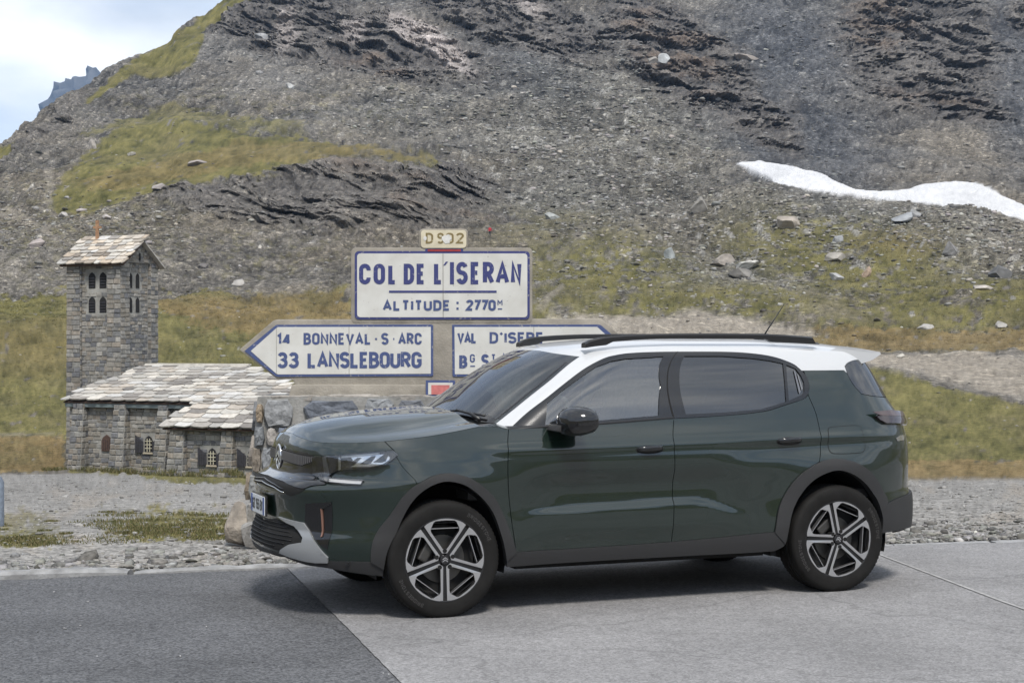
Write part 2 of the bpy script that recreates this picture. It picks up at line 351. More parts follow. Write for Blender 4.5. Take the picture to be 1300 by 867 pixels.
ochre = np.maximum.reduce([patch([(1040,588),(1700,580),(1700,606),(1040,614)], wob*.4, wob2*.25, 2), patch([(700,412),(1700,412),(1700,452),(1200,446),(1050,440),(700,440)], wob, wob2*.5, 4)*.9,
    patch([(-380,566),(85,556),(85,604),(-380,602)], wob*.4, wob2*.3, 3), patch([(180,378),(450,376),(450,440),(330,430),(220,405)], wob, wob2*.6, 8)*.8, patch([(80,235),(300,180),(480,183),(560,204),(330,205),(150,245)], wob, wob2*.4, 6)*.5, blob(1150,310,60,20,0,.6)*.35, blob(60,440,120,30,0,.6)*.4])
grass = np.maximum(grass, ochre*.95)
path = np.maximum.reduce([patch([(1070,446),(1200,450),(1320,456),(1700,452),(1700,528),(1320,510),(1250,495),(1180,484),(1100,470)], wob*.5, wob2*.4, 4, 1.0), patch([(690,398),(800,398),(900,394),(980,404),(1060,418),(960,432),(690,432)], wob*.5, wob2*.3, 3, 1.0),
    inpoly([(0,258),(30,266),(60,290),(78,308),(70,308),(45,288),(0,268)], wob*.5, wob2*.5)*.45, inpoly([(56,210),(66,208),(70,262),(60,262)], wob*.5, 0)*.4, inpoly([(714,368),(718,372),(690,396),(676,396)], wob*.2, 0)*.6, inpoly([(740,285),(760,280),(720,330),(690,350),(715,315)], wob*.6,0)*.25,
    inpoly([(-380,550),(70,553),(70,557),(-380,557)],0,wob2*.15)*.5])
path = roll_blur(np.clip(path, 0, 1), 1, 1, 1)
snow = inpoly([(930,207),(965,205.5),(1000,212),(1045,222),(1062,232),(1085,241),(1100,244),(1140,243),(1170,237),(1190,234),(1225,232.5),(1245,238),(1262,246),(1300,263),(1420,300),(1420,312),(1310,285),(1280,278),(1240,272),(1180,262),(1100,252),(1050,246),(985,237),(972,226)], wob*.15, wob2*.15+nzf*2.5)
snow = smooth(.25,.75,roll_blur(snow,1,1,1))
lot = smooth(604, 612, DIP + wob2*.5 + nzf*3)
lotgrass = np.maximum.reduce([patch([(110,652),(200,648),(300,652),(305,685),(170,688),(125,672)], wob*.9, wob2*.6, 5, 1.6, .62), patch([(-60,678),(40,676),(78,687),(60,694),(-60,696)], wob*.5, 0, 3, 1.2), patch([(85,598),(330,604),(330,620),(230,619),(160,608),(85,606)], wob*.3, wob2*.2, 2, .8), .6*patch([(-50,655),(60,650),(90,690),(-50,690)], wob, 0, 5, 2., .7)])
grass = np.clip(np.maximum(grass*(1-path)*(1-lot), lotgrass), 0, 1)*(1-snow)
rock = rock*(1-snow)*(1-.85*grass)
stony = np.maximum.reduce([blob(760,190,150,110,10,.6), blob(1120,300,280,46,8,.6), blob(700,130,60,60,0,.6)*.7, blob(900,320,190,70,0,.7)*.8, blob(560,150,120,40,0,.7)*.5, blob(100,290,120,40,0,.7)*.4])
darkscree = np.maximum.reduce([blob(1010,170,120,70,30,.7), blob(1000,60,90,60,30,.7), blob(1290,80,40,120,0,.6), blob(680,80,60,50,30,.7), blob(720,240,80,30,0,.7)*.5, blob(960,190,60,18,30,.6)])*.8
# ---- relief
st = R(27); q = TZ*math.cos(st) + TX*math.sin(st)*.9 + TY*.12; p = TX*math.cos(st) - TZ*math.sin(st) + TY*.3
warp = fbm(TA/25, TB/25, 3)*8
crag = fbm(p/26, (q+warp)/6.0, 5, .52, True); crag2 = fbm(p/8+30, (q+warp*.6)/2.0, 4, .55, True); knob = fbm(TA/19+60, TB/14, 4, .5)
lump = fbm(TA/30+3, TB/30, 4)
dist_k = np.clip((TY-16)/180, 0, 1); lotk = np.maximum(lot, path*.6)
stone_t = 2.25 - .75*stony + .5*grass + .9*lotk*(TY > 25) + .6*path
stn = smooth(0, .35, w3 - stone_t)*(1-snow)*(1-rock*.6); stn2 = smooth(0, .3, w5 - (stone_t+.35 - .25*stony))*(1-snow)*(1-rock*.5)*(1-lotk)
blotch = np.maximum(stn, stn2)
rkd = rock*((crag-.4)*7.0 + (crag2-.4)*1.9 + knob*8.5 + 1.2)
out = lump*(3.4*dist_k*(1-.35*grass)) + mid*.7*dist_k*(1-.4*grass) + fine*(.42*dist_k + .010)*(1-.5*grass) + fine2*(.14*dist_k+.006)*(1-.6*grass)*(1-.5*lot)
gully = fbm(TA/10+7, TB/60, 3)*1.6*smooth(300,460,TY)
out = out + gully*(1-rock)
out = out + PXM*(.30*w2*(1-.6*grass) + .35*w5*(1-.5*grass) + 1.0*stn + 2.0*stn2)*(1-.9*lotk)*np.clip((TY-14)/60, 0, 1)
out = out*(1-.93*snow) + .9*roll_blur(snow, 2, 4, 2)*snow
edge = np.ones(NR); edge[:4] = 0; edge[4:12] = np.linspace(0,1,8)
out = out*edge[:, None]
TY2 = TY - out*.62*dist_k - rkd*edge[:, None]; TZ2 = TZ + out*(1 - .22*dist_k)
PT = np.stack([TX, TY2, TZ2], -1)
# ---- colour of what lies there (albedo)
def lp(c0, c1, t): t = np.clip(t, 0, 1)[..., None]; return np.asarray(c0, np.float32)*(1-t) + np.asarray(c1, np.float32)*t
mac = fbm(TA/48+11, TB/30, 4, .6); t = .42 + .24*mid + .12*w2 + .10*w5 + .05*w1 + .22*fine + .22*lump + .45*mac
col = lp((.036,.036,.037), (.205,.196,.184), t)
col = lp(col, lp((.052,.046,.038), (.205,.182,.150), t), np.clip(smooth(-.25,.4,big+.3*mid)*.55 + .5*smooth(120,260,DIP)*(1-.6*darkscree), 0, 1))
col = lp(col, lp((.026,.029,.036), (.105,.111,.124), t), darkscree)
col = lp(col, lp((.048,.046,.039), (.20,.193,.165), t), stony*.5)
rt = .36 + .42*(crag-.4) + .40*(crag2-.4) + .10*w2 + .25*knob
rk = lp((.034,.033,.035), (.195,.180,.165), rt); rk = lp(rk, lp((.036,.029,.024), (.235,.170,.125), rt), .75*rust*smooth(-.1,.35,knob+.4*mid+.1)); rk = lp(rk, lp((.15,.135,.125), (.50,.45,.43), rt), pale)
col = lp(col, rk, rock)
col = lp(col, lp((.16,.155,.145), (.38,.37,.35), .45+.3*w1+.2*fine), .6*blotch*(1-rock*.5))
gt = .50 + .32*mid + .10*w2 + .10*w5 + .26*nzf
gs = lp((.046,.047,.016), (.185,.165,.064), gt); gs = lp(gs, lp((.085,.060,.024), (.25,.180,.088), gt), ochre*.9); gs = lp(gs, lp((.045,.043,.018),(.175,.150,.075),gt), smooth(-.1,.4,nz)*.6)
gv = lp((.135,.130,.122), (.29,.28,.265), .5 + .25*mid + .08*w2 + .05*w1 + .2*fine + .2*nz)
gv = lp(gv, (.24,.205,.165), smooth(0,.4,nz)*.45)
col = lp(col, gv, lotk); col = lp(col, lp((.15,.13,.105), (.34,.305,.255), .5+.25*mid+.2*nzf+.1*w2), path*(1-lot)*.9)
col = lp(col, gs, grass*(1-.85*blotch)*smooth(-1.9,-.6,w3+.6*nzf*0+.9))
col = lp(col, lp((.42,.425,.435),(.62,.62,.63), .6+.45*nz+.25*nzf+.10*w2), snow)
def make_grid(name, PT, mat, attrs, flat=None):
    nr, nc = PT.shape[:2]; me = bpy.data.meshes.new(name); me.vertices.add(nr*nc); me.vertices.foreach_set('co', PT.astype(np.float32).ravel())
    idx = np.arange(nr*nc).reshape(nr, nc); quad = np.stack([idx[:-1,:-1], idx[:-1,1:], idx[1:,1:], idx[1:,:-1]], -1).reshape(-1, 4)
    me.loops.add(quad.size); me.loops.foreach_set('vertex_index', quad.ravel().astype(np.int32)); me.polygons.add(len(quad))
    me.polygons.foreach_set('loop_start', np.arange(0, quad.size, 4).astype(np.int32))
    me.update(calc_edges=True); me.validate()
    me.polygons.foreach_set('use_smooth', np.ones(len(quad), bool) if flat is None else ~flat[:-1,:-1].ravel())
    for an, rgb in attrs.items():
        a = me.attributes.new(an, 'FLOAT_COLOR', 'POINT'); a.data.foreach_set('color', np.stack([rgb[0], rgb[1], rgb[2], rgb[3] if len(rgb) > 3 else 0*rgb[0]], -1).astype(np.float32).ravel())
    me.materials.append(mat); return link(bpy.data.objects.new(name, me))
# ---- ground material: the surveyed colours, with fine grain from noise for the ground close by
def terrain_mat():
    m, nt, b = new_mat('alpine_ground'); b.inputs['Roughness'].default_value = .95; b.inputs['Specular IOR Level'].default_value = .12
    N = nt.nodes.new; Lk = nt.links.new; g = N('ShaderNodeNewGeometry'); a = N('ShaderNodeAttribute'); a.attribute_name = 'cover'
    n = N('ShaderNodeTexNoise'); n.inputs['Scale'].default_value = 26; n.inputs['Detail'].default_value = 3; n.inputs['Roughness'].default_value = .75; Lk(g.outputs['Position'], n.inputs['Vector'])
    v = N('ShaderNodeTexVoronoi'); v.inputs['Scale'].default_value = 34; Lk(g.outputs['Position'], v.inputs['Vector']); s = N('ShaderNodeSeparateColor'); Lk(v.outputs['Color'], s.inputs[0])
    n4 = N('ShaderNodeTexNoise'); n4.inputs['Scale'].default_value = 4.5; n4.inputs['Detail'].default_value = 5; n4.inputs['Roughness'].default_value = .7; Lk(g.outputs['Position'], n4.inputs['Vector'])
    r4 = N('ShaderNodeMapRange'); r4.inputs[1].default_value = .3; r4.inputs[2].default_value = .7; r4.inputs[3].default_value = .62; r4.inputs[4].default_value = 1.38; Lk(n4.outputs['Fac'], r4.inputs[0])
    ad = N('ShaderNodeMath'); ad.operation = 'ADD'; Lk(n.outputs['Fac'], ad.inputs[0]); Lk(s.outputs[0], ad.inputs[1])
    mr = N('ShaderNodeMapRange'); mr.inputs[1].default_value = .4; mr.inputs[2].default_value = 1.6; mr.inputs[3].default_value = .55; mr.inputs[4].default_value = 1.5; Lk(ad.outputs[0], mr.inputs[0])
    x = N('ShaderNodeMixRGB'); x.blend_type = 'MULTIPLY'; x.inputs[0].default_value = 1; x0 = N('ShaderNodeMixRGB'); x0.blend_type = 'MULTIPLY'; x0.inputs[0].default_value = 1; Lk(a.outputs['Color'], x0.inputs[1]); Lk(r4.outputs[0], x0.inputs[2]); Lk(x0.outputs[0], x.inputs[1]); Lk(mr.outputs[0], x.inputs[2])
    v2 = N('ShaderNodeTexVoronoi'); v2.inputs['Scale'].default_value = 1.35; Lk(g.outputs['Position'], v2.inputs['Vector']); s2 = N('ShaderNodeSeparateColor'); Lk(v2.outputs['Color'], s2.inputs[0])
    v3 = N('ShaderNodeTexVoronoi'); v3.inputs['Scale'].default_value = 3.6; Lk(g.outputs['Position'], v3.inputs['Vector']); s3 = N('ShaderNodeSeparateColor'); Lk(v3.outputs['Color'], s3.inputs[0])
    r2 = N('ShaderNodeValToRGB'); e = r2.color_ramp.elements; e[0].position = .0; e[0].color = (.62, .62, .62, 1); e[1].position = .80; e[1].color = (1.10, 1.09, 1.07, 1); q = e.new(.90); q.color = (1.2, 1.19, 1.16, 1); q = e.new(.95); q.color = (1.8, 1.78, 1.72, 1); Lk(s2.outputs[0], r2.inputs[0])
    r3 = N('ShaderNodeMapRange'); r3.inputs[3].default_value = .74; r3.inputs[4].default_value = 1.28; Lk(s3.outputs[1], r3.inputs[0])
    m3 = N('ShaderNodeMixRGB'); m3.blend_type = 'MULTIPLY'; m3.inputs[0].default_value = 1; Lk(r2.outputs[0], m3.inputs[1]); Lk(r3.outputs[0], m3.inputs[2])
    x2 = N('ShaderNodeMixRGB'); x2.blend_type = 'MULTIPLY'; Lk(a.outputs['Alpha'], x2.inputs[0]); Lk(x.outputs[0], x2.inputs[1]); Lk(m3.outputs[0], x2.inputs[2]); Lk(x2.outputs[0], b.inputs['Base Color'])
    bp = N('ShaderNodeBump'); bp.inputs['Strength'].default_value = .5; bp.inputs['Distance'].default_value = .02; Lk(s.outputs[1], bp.inputs['Height']); Lk(bp.outputs[0], b.inputs['Normal'])
    return m
M_TERRAIN = terrain_mat()
stoneness = np.clip((1-.85*grass)*(1-snow)*(1-.8*lotk)*(1-.35*rock)*np.clip((TY-40)/60, 0, 1), 0, 1)
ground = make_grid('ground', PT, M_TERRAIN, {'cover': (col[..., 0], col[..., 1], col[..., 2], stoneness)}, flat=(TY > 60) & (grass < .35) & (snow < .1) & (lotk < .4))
tag(ground, kind='structure')
def on_ground(b, d):
    """point of the ground sheet at that bearing and dip, with its normal"""
    j = int(np.clip(np.searchsorted(bb, b), 1, NB-2)); i = int(np.argmin(np.abs(DIP[4+N1//2:4+N1+N2+N3, j]-d)))+4+N1//2; i = min(max(i, 1), NR-2)
    a = PT[i+1, j]-PT[i-1, j]; c = PT[i, j+1]-PT[i, j-1]; n = np.cross(c, a); n /= np.linalg.norm(n)
    if n[2] < 0: n = -n
    return Vector(PT[i, j]), Vector(n)
def ground_z(x, y):
    j = int(np.clip(np.searchsorted(bb, 650 + FOC*x/y), 1, NB-2)); i = int(np.argmin(np.abs(PT[4:4+N1+N2+N3, j, 1]-y)))+4; return float(PT[i, j, 2])
# ---- the rest of the pass, round the sides and behind: meadow rising to the opposite slopes
az = np.linspace(R(-24), R(-336), 150); rr = np.array([9, 14, 20, 30, 45, 70, 110, 160, 220, 300, 380, 470, 570, 680, 800])
AZ, RR = np.meshgrid(az, rr); X = RR*np.sin(AZ); Y = RR*np.cos(AZ)
Z = -.25 + 0*X + 30*smooth(60,300,RR)*(.6+.3*np.sin(AZ*3)) + 150*smooth(150,720,RR)*(.75+.35*fbm(X/230, Y/230, 4)) + fbm(X/60, Y/60+3, 4)*16*smooth(60,300,RR)
P2 = np.stack([X, Y, Z], -1); g2 = smooth(-.1,.3, fbm(X/50+5, Y/50, 4)+.25-RR/900); t = .5+.4*fbm(X/30, Y/30, 4)
c2 = lp(lp((.08,.078,.07), (.25,.24,.22), t), lp((.05,.052,.018), (.17,.15,.06), t), g2)
sur = make_grid('surrounding_slopes', P2[:, ::-1], M_TERRAIN, {'cover': (c2[:, ::-1, 0], c2[:, ::-1, 1], c2[:, ::-1, 2])}); tag(sur, kind='structure')

# ================================================================ road
def asphalt(name, lo, hi, rough=.85, crack=0):
    m, nt, b = new_mat(name); b.inputs['Roughness'].default_value = rough; b.inputs['Specular IOR Level'].default_value = .25
    N = nt.nodes.new; Lk = nt.links.new; g = N('ShaderNodeNewGeometry')
    def noise(sc, det=4, ro=.6):
        n = N('ShaderNodeTexNoise'); n.inputs['Scale'].default_value = sc; n.inputs['Detail'].default_value = det; n.inputs['Roughness'].default_value = ro; Lk(g.outputs['Position'], n.inputs['Vector']); return n.outputs['Fac']
    v = N('ShaderNodeTexVoronoi'); v.inputs['Scale'].default_value = 95; Lk(g.outputs['Position'], v.inputs['Vector']); s = N('ShaderNodeSeparateColor'); Lk(v.outputs['Color'], s.inputs[0])
    r = N('ShaderNodeValToRGB'); e = r.color_ramp.elements; e[0].position = .05; e[0].color = (*lo, 1); e[1].position = .95; e[1].color = (*hi, 1); Lk(s.outputs[0], r.inputs[0])
    mr = N('ShaderNodeMapRange'); mr.inputs[1].default_value = .3; mr.inputs[2].default_value = .7; mr.inputs[3].default_value = .80; mr.inputs[4].default_value = 1.16; Lk(noise(.9, 6, .6), mr.inputs[0])
    mr2 = N('ShaderNodeMapRange'); mr2.inputs[1].default_value = .3; mr2.inputs[2].default_value = .7; mr2.inputs[3].default_value = .86; mr2.inputs[4].default_value = 1.12; Lk(noise(14, 5, .7), mr2.inputs[0])
    x = N('ShaderNodeMixRGB'); x.blend_type = 'MULTIPLY'; x.inputs[0].default_value = 1; Lk(r.outputs[0], x.inputs[1]); Lk(mr.outputs[0], x.inputs[2])
    y = N('ShaderNodeMixRGB'); y.blend_type = 'MULTIPLY'; y.inputs[0].default_value = 1; Lk(x.outputs[0], y.inputs[1]); Lk(mr2.outputs[0], y.inputs[2])
    last = y.outputs[0]
    if crack:
        wv = N('ShaderNodeTexVoronoi'); wv.feature = 'DISTANCE_TO_EDGE'; wv.inputs['Scale'].default_value = .33
        nw = N('ShaderNodeTexNoise'); nw.inputs['Scale'].default_value = 1.1; nw.inputs['Detail'].default_value = 6; Lk(g.outputs['Position'], nw.inputs['Vector'])
        ad = N('ShaderNodeVectorMath'); ad.operation = 'ADD'; Lk(g.outputs['Position'], ad.inputs[0]); Lk(nw.outputs['Color'], ad.inputs[1]); Lk(ad.outputs[0], wv.inputs['Vector'])
        cr = N('ShaderNodeMapRange'); cr.inputs[1].default_value = .0; cr.inputs[2].default_value = .007; cr.inputs[3].default_value = crack; cr.inputs[4].default_value = 1; Lk(wv.outputs['Distance'], cr.inputs[0])
        z = N('ShaderNodeMixRGB'); z.blend_type = 'MULTIPLY'; z.inputs[0].default_value = 1; Lk(last, z.inputs[1]); Lk(cr.outputs[0], z.inputs[2]); last = z.outputs[0]
    Lk(last, b.inputs['Base Color'])
    bp = N('ShaderNodeBump'); bp.inputs['Strength'].default_value = .55; bp.inputs['Distance'].default_value = .006; Lk(s.outputs[1], bp.inputs['Height']); Lk(bp.outputs[0], b.inputs['Normal'])
    return m
M_ASPH_D = asphalt('dark_asphalt', (.055, .056, .060), (.155, .157, .163), .85, .8)
M_ASPH_L = asphalt('pale_asphalt', (.175, .172, .173), (.295, .29, .29), .88, .8)
def kerb_pt(x, off=0): return (x, 11.9 + .268*x + off)
def ragged(x0, x1, off, n, amp, seed):
    r = random.Random(seed); return [(x0 + (x1-x0)*i/n, 11.9 + .268*(x0 + (x1-x0)*i/n) + off + r.uniform(-amp, amp) + .05*math.sin(i*.35+seed)) for i in range(n+1)]
# seam between the two surfaces runs from the kerb towards the camera
seam = [(-1.60, 11.47), (-1.10, 9.7), (-.50, 7.55), (1.3, 1.2), (5.6, -14)]
_sj = random.Random(6); _sm = [seam[0]]
for (xa, ya), (xb, yb) in zip(seam[:3], seam[1:4]):
    for k in range(1, 31): _sm.append((xa+(xb-xa)*k/30 + _sj.uniform(-.003, .003), ya+(yb-ya)*k/30))
seam = _sm + seam[4:]
edge_all = ragged(-40, 40, -.02, 400, .025, 3)
left = [p for p in edge_all if p[0] < -1.60]; right = [p for p in edge_all if p[0] > -1.60]
road = obj('road', [(x, y, .004) for x, y in left + [(-1.60, 11.46)] + seam[1:] + [(-40, -14)]], [tuple(range(len(left) + 1 + len(seam) - 1 + 1))[::-1]], M_ASPH_D); tag(road, kind='structure')
road2 = obj('road_lay_by', [(x, y, .009) for x, y in [(40, -14)] + seam[::-1] + right], [tuple(range(1 + len(seam) + len(right)))[::-1]], M_ASPH_L); tag(road2, kind='structure')
# kerb: long low edging stones, some sunk, with a few gaps
kerb = empty('kerb'); tag(kerb, kind='structure')
M_KERB = simple('weathered_kerb_stone', (.26, .26, .26), .9, noise=.3, nscale=9, bump=.6, bscale=60)
M_KERBT = simple('ochre_kerb_stone', (.27, .215, .155), .9, noise=.3, nscale=9, bump=.6, bscale=60)
kr = random.Random(4); x = -14.
while x < 14:
    ln = kr.uniform(.7, 1.5)
    if -3.6 < x < -2.5: ln = 1.25
    x1 = x + ln; n = max(4, int(ln/.08)); V = []; Fc = []; hgt = kr.uniform(.030, .055) if x < -1.2 else kr.uniform(.004, .012)
    tan = -1.95 < x < -.4
    if tan: hgt = .05
    for i in range(n+1):
        xx = x + ln*i/n; y0 = 11.9 + .268*xx; e = min(i, n-i)/2.; k = min(1, .55 + e*.25); jt = kr.uniform(-.012, .012); jb = kr.uniform(-.015, .015)
        for (dy, z) in ((-.05 + jt, -.05), (-.045 + jt, hgt*.55*k), (-.015, hgt*k + kr.uniform(-.004, .004)), (.06, hgt*k + kr.uniform(-.006, .006)), (.12 + jb, hgt*.4*k), (.13, -.05)): V.append((xx, y0 + dy, z))
    for i in range(n):
        for k in range(5): Fc.append((i*6+k, i*6+k+1, (i+1)*6+k+1, (i+1)*6+k))
    Fc += [tuple(range(6)), tuple(range(n*6, n*6+6))[::-1]]
    obj('kerb_stone', V, Fc, M_KERBT if tan else M_KERB, kerb, False, True)
    x = x1 + kr.uniform(.01, .05)

jl = [(2.74, 11.9+.268*2.74-.35), (3.02, 10.0), (3.5, 7.0), (4.2, 2.5)]; V = []
for x, y in jl: V += [(x-.012, y, .0135), (x+.012, y, .0135)]
tag(obj('road_joint', V, [(2*i, 2*i+1, 2*i+3, 2*i+2) for i in range(3)], simple('pale_joint', (.32, .315, .31), .9, noise=.25, nscale=20)), kind='structure')

# ================================================================ masonry plinth and the concrete road sign on it
def tone_mesh(name, V, Fc, tones, mat, parent):
    me = mesh(name, V, Fc, mat); a = me.attributes.new('tone', 'FLOAT_COLOR', 'POINT')
    a.data.foreach_set('color', np.array([(*t, 1) for t in tones], np.float32).ravel()); return link(bpy.data.objects.new(name, me), parent)
def vtone_mat(name, grain=.3, scale=20., rough=.9, bump=.5, bscale=60.):
    m, nt, b = new_mat(name); b.inputs['Roughness'].default_value = rough; b.inputs['Specular IOR Level'].default_value = .2
    N = nt.nodes.new; L_ = nt.links.new; a = N('ShaderNodeAttribute'); a.attribute_name = 'tone'; g = N('ShaderNodeNewGeometry')
    n = N('ShaderNodeTexNoise'); n.inputs['Scale'].default_value = scale; n.inputs['Detail'].default_value = 5; n.inputs['Roughness'].default_value = .65; L_(g.outputs['Position'], n.inputs['Vector'])
    mr = N('ShaderNodeMapRange'); mr.inputs[1].default_value = .3; mr.inputs[2].default_value = .7; mr.inputs[3].default_value = 1-grain; mr.inputs[4].default_value = 1+grain; L_(n.outputs['Fac'], mr.inputs[0])
    x = N('ShaderNodeMixRGB'); x.blend_type = 'MULTIPLY'; x.inputs[0].default_value = 1; L_(a.outputs['Color'], x.inputs[1]); L_(mr.outputs[0], x.inputs[2]); L_(x.outputs[0], b.inputs['Base Color'])
    n2 = N('ShaderNodeTexNoise'); n2.inputs['Scale'].default_value = bscale; n2.inputs['Detail'].default_value = 4; L_(g.outputs['Position'], n2.inputs['Vector'])
    bp = N('ShaderNodeBump'); bp.inputs['Strength'].default_value = bump; bp.inputs['Distance'].default_value = .012; L_(n2.outputs['Fac'], bp.inputs['Height']); L_(bp.outputs[0], b.inputs['Normal'])
    return m
M_MASON = vtone_mat('field_stone', .32, 14., .88, .7, 40.)
M_MORTAR = simple('rough_mortar', (.27, .265, .25), .95, noise=.25, nscale=9, bump=.6, bscale=50)
M_CONC = simple('weathered_concrete', (.29, .265, .225), .92, noise=.22, nscale=7, bump=.5, bscale=70)
def tile_mat():
    m, nt, b = new_mat('glazed_lava_tile'); b.inputs['Roughness'].default_value = .45; N = nt.nodes.new; L_ = nt.links.new; g = N('ShaderNodeNewGeometry')
    n = N('ShaderNodeTexNoise'); n.inputs['Scale'].default_value = 5; n.inputs['Detail'].default_value = 6; L_(g.outputs['Position'], n.inputs['Vector'])
    v = N('ShaderNodeTexNoise'); v.inputs['Scale'].default_value = 55; v.inputs['Detail'].default_value = 3; L_(g.outputs['Position'], v.inputs['Vector'])
    r = N('ShaderNodeValToRGB'); e = r.color_ramp.elements; e[0].position = .3; e[0].color = (.54, .53, .49, 1); e[1].position = .65; e[1].color = (.64, .635, .60, 1); L_(n.outputs['Fac'], r.inputs[0])
    s = N('ShaderNodeMapRange'); s.inputs[1].default_value = .70; s.inputs[2].default_value = .76; s.inputs[3].default_value = 0; s.inputs[4].default_value = .75; L_(v.outputs['Fac'], s.inputs[0])
    x = N('ShaderNodeMixRGB'); L_(s.outputs[0], x.inputs[0]); L_(r.outputs[0], x.inputs[1]); x.inputs[2].default_value = (.20, .18, .16, 1); L_(x.outputs[0], b.inputs['Base Color']); return m
M_TILE = tile_mat()
def chipped(name, col, under):
    m, nt, b = new_mat(name); b.inputs['Roughness'].default_value = .5; N = nt.nodes.new; L_ = nt.links.new; g = N('ShaderNodeNewGeometry')
    v = N('ShaderNodeTexNoise'); v.inputs['Scale'].default_value = 48; v.inputs['Detail'].default_value = 4; L_(g.outputs['Position'], v.inputs['Vector'])
    s = N('ShaderNodeMapRange'); s.inputs[1].default_value = .62; s.inputs[2].default_value = .68; s.inputs[3].default_value = 0; s.inputs[4].default_value = .7; L_(v.outputs['Fac'], s.inputs[0])
    x = N('ShaderNodeMixRGB'); L_(s.outputs[0], x.inputs[0]); x.inputs[1].default_value = (*col, 1); x.inputs[2].default_value = (*under, 1); L_(x.outputs[0], b.inputs['Base Color']); return m
M_NAVY = chipped('navy_glaze', (.040, .048, .165), (.30, .29, .30)); M_NAVY2 = chipped('faded_navy_glaze', (.060, .085, .20), (.34, .33, .33))
M_CREAM = simple('cream_tile', (.60, .54, .40), .5, noise=.12, nscale=12); M_OLIVE = chipped('olive_glaze', (.20, .15, .06), (.5, .45, .3)); M_REDG = simple('red_glaze', (.30, .035, .035), .45, noise=.2)
M_PLAST = simple('white_filler', (.62, .61, .58), .9, noise=.1); M_PINK = simple('faded_red_tile', (.50, .16, .15), .5, noise=.2, nscale=30)
M_JOINT = simple('tile_joint', (.13, .12, .11), .9)
SY = 13.2; PM = 2052/SY
def sx(b): return (b-650)/PM
def sz(d): return 1.63 + (430-d)/PM
sign = empty('road_sign', (sx(560), SY+.10, 1.16), 0, 'concrete pass sign with white arrow panels and navy lettering on a stone plinth', 'sign')
S0 = Vector(sign.location)
def sp_(b, d, y): return Vector((sx(b), SY + y, sz(d))) - S0
def slab(name, poly, y0, y1, mat, parent, bevel=0):
    mb = MB(); n = len(poly); mb.add([sp_(b, d, y0) for b, d in poly] + [sp_(b, d, y1) for b, d in poly], [tuple(range(n)), tuple(range(n, 2*n))[::-1]] + [(i, (i+1) % n, (i+1) % n+n, i+n)[::-1] for i in range(n)])
    return mb.build(name, mat, parent, bevel=bevel, angle=40 if bevel else None)
def rrect(x0, y0, x1, y1, r, k=4):
    o = []
    for cx, cy, a in ((x1-r, y0+r, -90), (x1-r, y1-r, 0), (x0+r, y1-r, 90), (x0+r, y0+r, 180)):
        for i in range(k+1): t = R(a + 90*i/k); o.append((cx + r*math.cos(t), cy + r*math.sin(t)))
    return o
slab('sign_body', rrect(445.5, 314.5, 676, 411, 6), .0, .13, M_CONC, sign, .012)
slab('sign_body', [(303.5,444),(347,407),(352,405.5),(760,404.5),(765,406),(808,444),(765,480),(738,481),(738,505),(375,505),(376,492),(373,484),(369,481.5),(352,481.5)], .004, .15, M_CONC, sign, .012)
slab('sign_foot', [(371,488),(742,488),(746,506),(366,506)], -.03, .19, M_CONC, sign, .015)
slab('sign_body', rrect(532, 290.5, 594, 317, 5), .01, .12, M_CONC, sign, .01)
# main panel
mp = slab('main_panel', rrect(450.5, 319, 672.5, 405.5, 5), -.006, .004, M_NAVY, sign)
slab('panel_face', rrect(453.5, 322, 669.5, 402.8, 4), -.009, -.004, M_TILE, mp)
def letter(txt, x0, x1, top, bot, st, par, mat=M_NAVY, y=-.0115, gap=.24, kx=1.0):
    return solid_text('lettering', txt, (bot-top)/PM, st/PM, sp_(x0, bot, y), (1, 0, 0), (0, 0, 1), (0, -1, 0), mat, par, width=(x1-x0)/PM, gap=gap, kx=kx, depth=.0)
for ch_, a_, b_ in (('C', 456, 470.8), ('O', 474.4, 489), ('L', 493, 504), ('D', 512.6, 526), ('E', 529, 540.5)): letter(ch_, a_, b_, 335, 361, 5.3, mp)
for ch_, a_, b_ in (('L', 551, 562.5), ('S', 579.3, 594), ('E', 597.5, 609.8), ('R', 613, 627.5), ('A', 629.2, 646.5), ('N', 648.5, 662)): letter(ch_, a_, b_, 332.7, 361, 5.4, mp)
slab('lettering', [(571.3, 333), (576.4, 333), (576.4, 361), (571.3, 361)], -.0115, -.007, M_NAVY, mp); slab('lettering', [(562.8, 337.2), (566.0, 332.4), (569.0, 332.4), (565.2, 337.2)], -.0115, -.007, M_NAVY, mp)
slab('rule', [(494, 369), (630.5, 369), (630.5, 371.8), (494, 371.8)], -.0115, -.007, M_NAVY, mp)
letter('ALTITUDE', 486, 571.5, 381, 394.6, 3.1, mp, M_NAVY2, gap=.30); [slab('colon_dot', [(579.5, q), (582.3, q), (582.3, q+2.8), (579.5, q+2.8)], -.0115, -.007, M_NAVY2, mp) for q in (383.2, 390.4)]; letter('2770', 591.5, 629.5, 380.6, 394.6, 3.2, mp, M_NAVY2, gap=.24); letter('M', 631.5, 638, 380.8, 388, 1.4, mp, M_NAVY2)
slab('rule', [(632, 391.5), (637.5, 391.5), (637.5, 393), (632, 393)], -.0115, -.007, M_NAVY2, mp)
slab('tile_joint', [(562.2, 322), (562.7, 322), (562.9, 402.8), (562.4, 402.8)], -.0125, -.007, M_JOINT, mp)
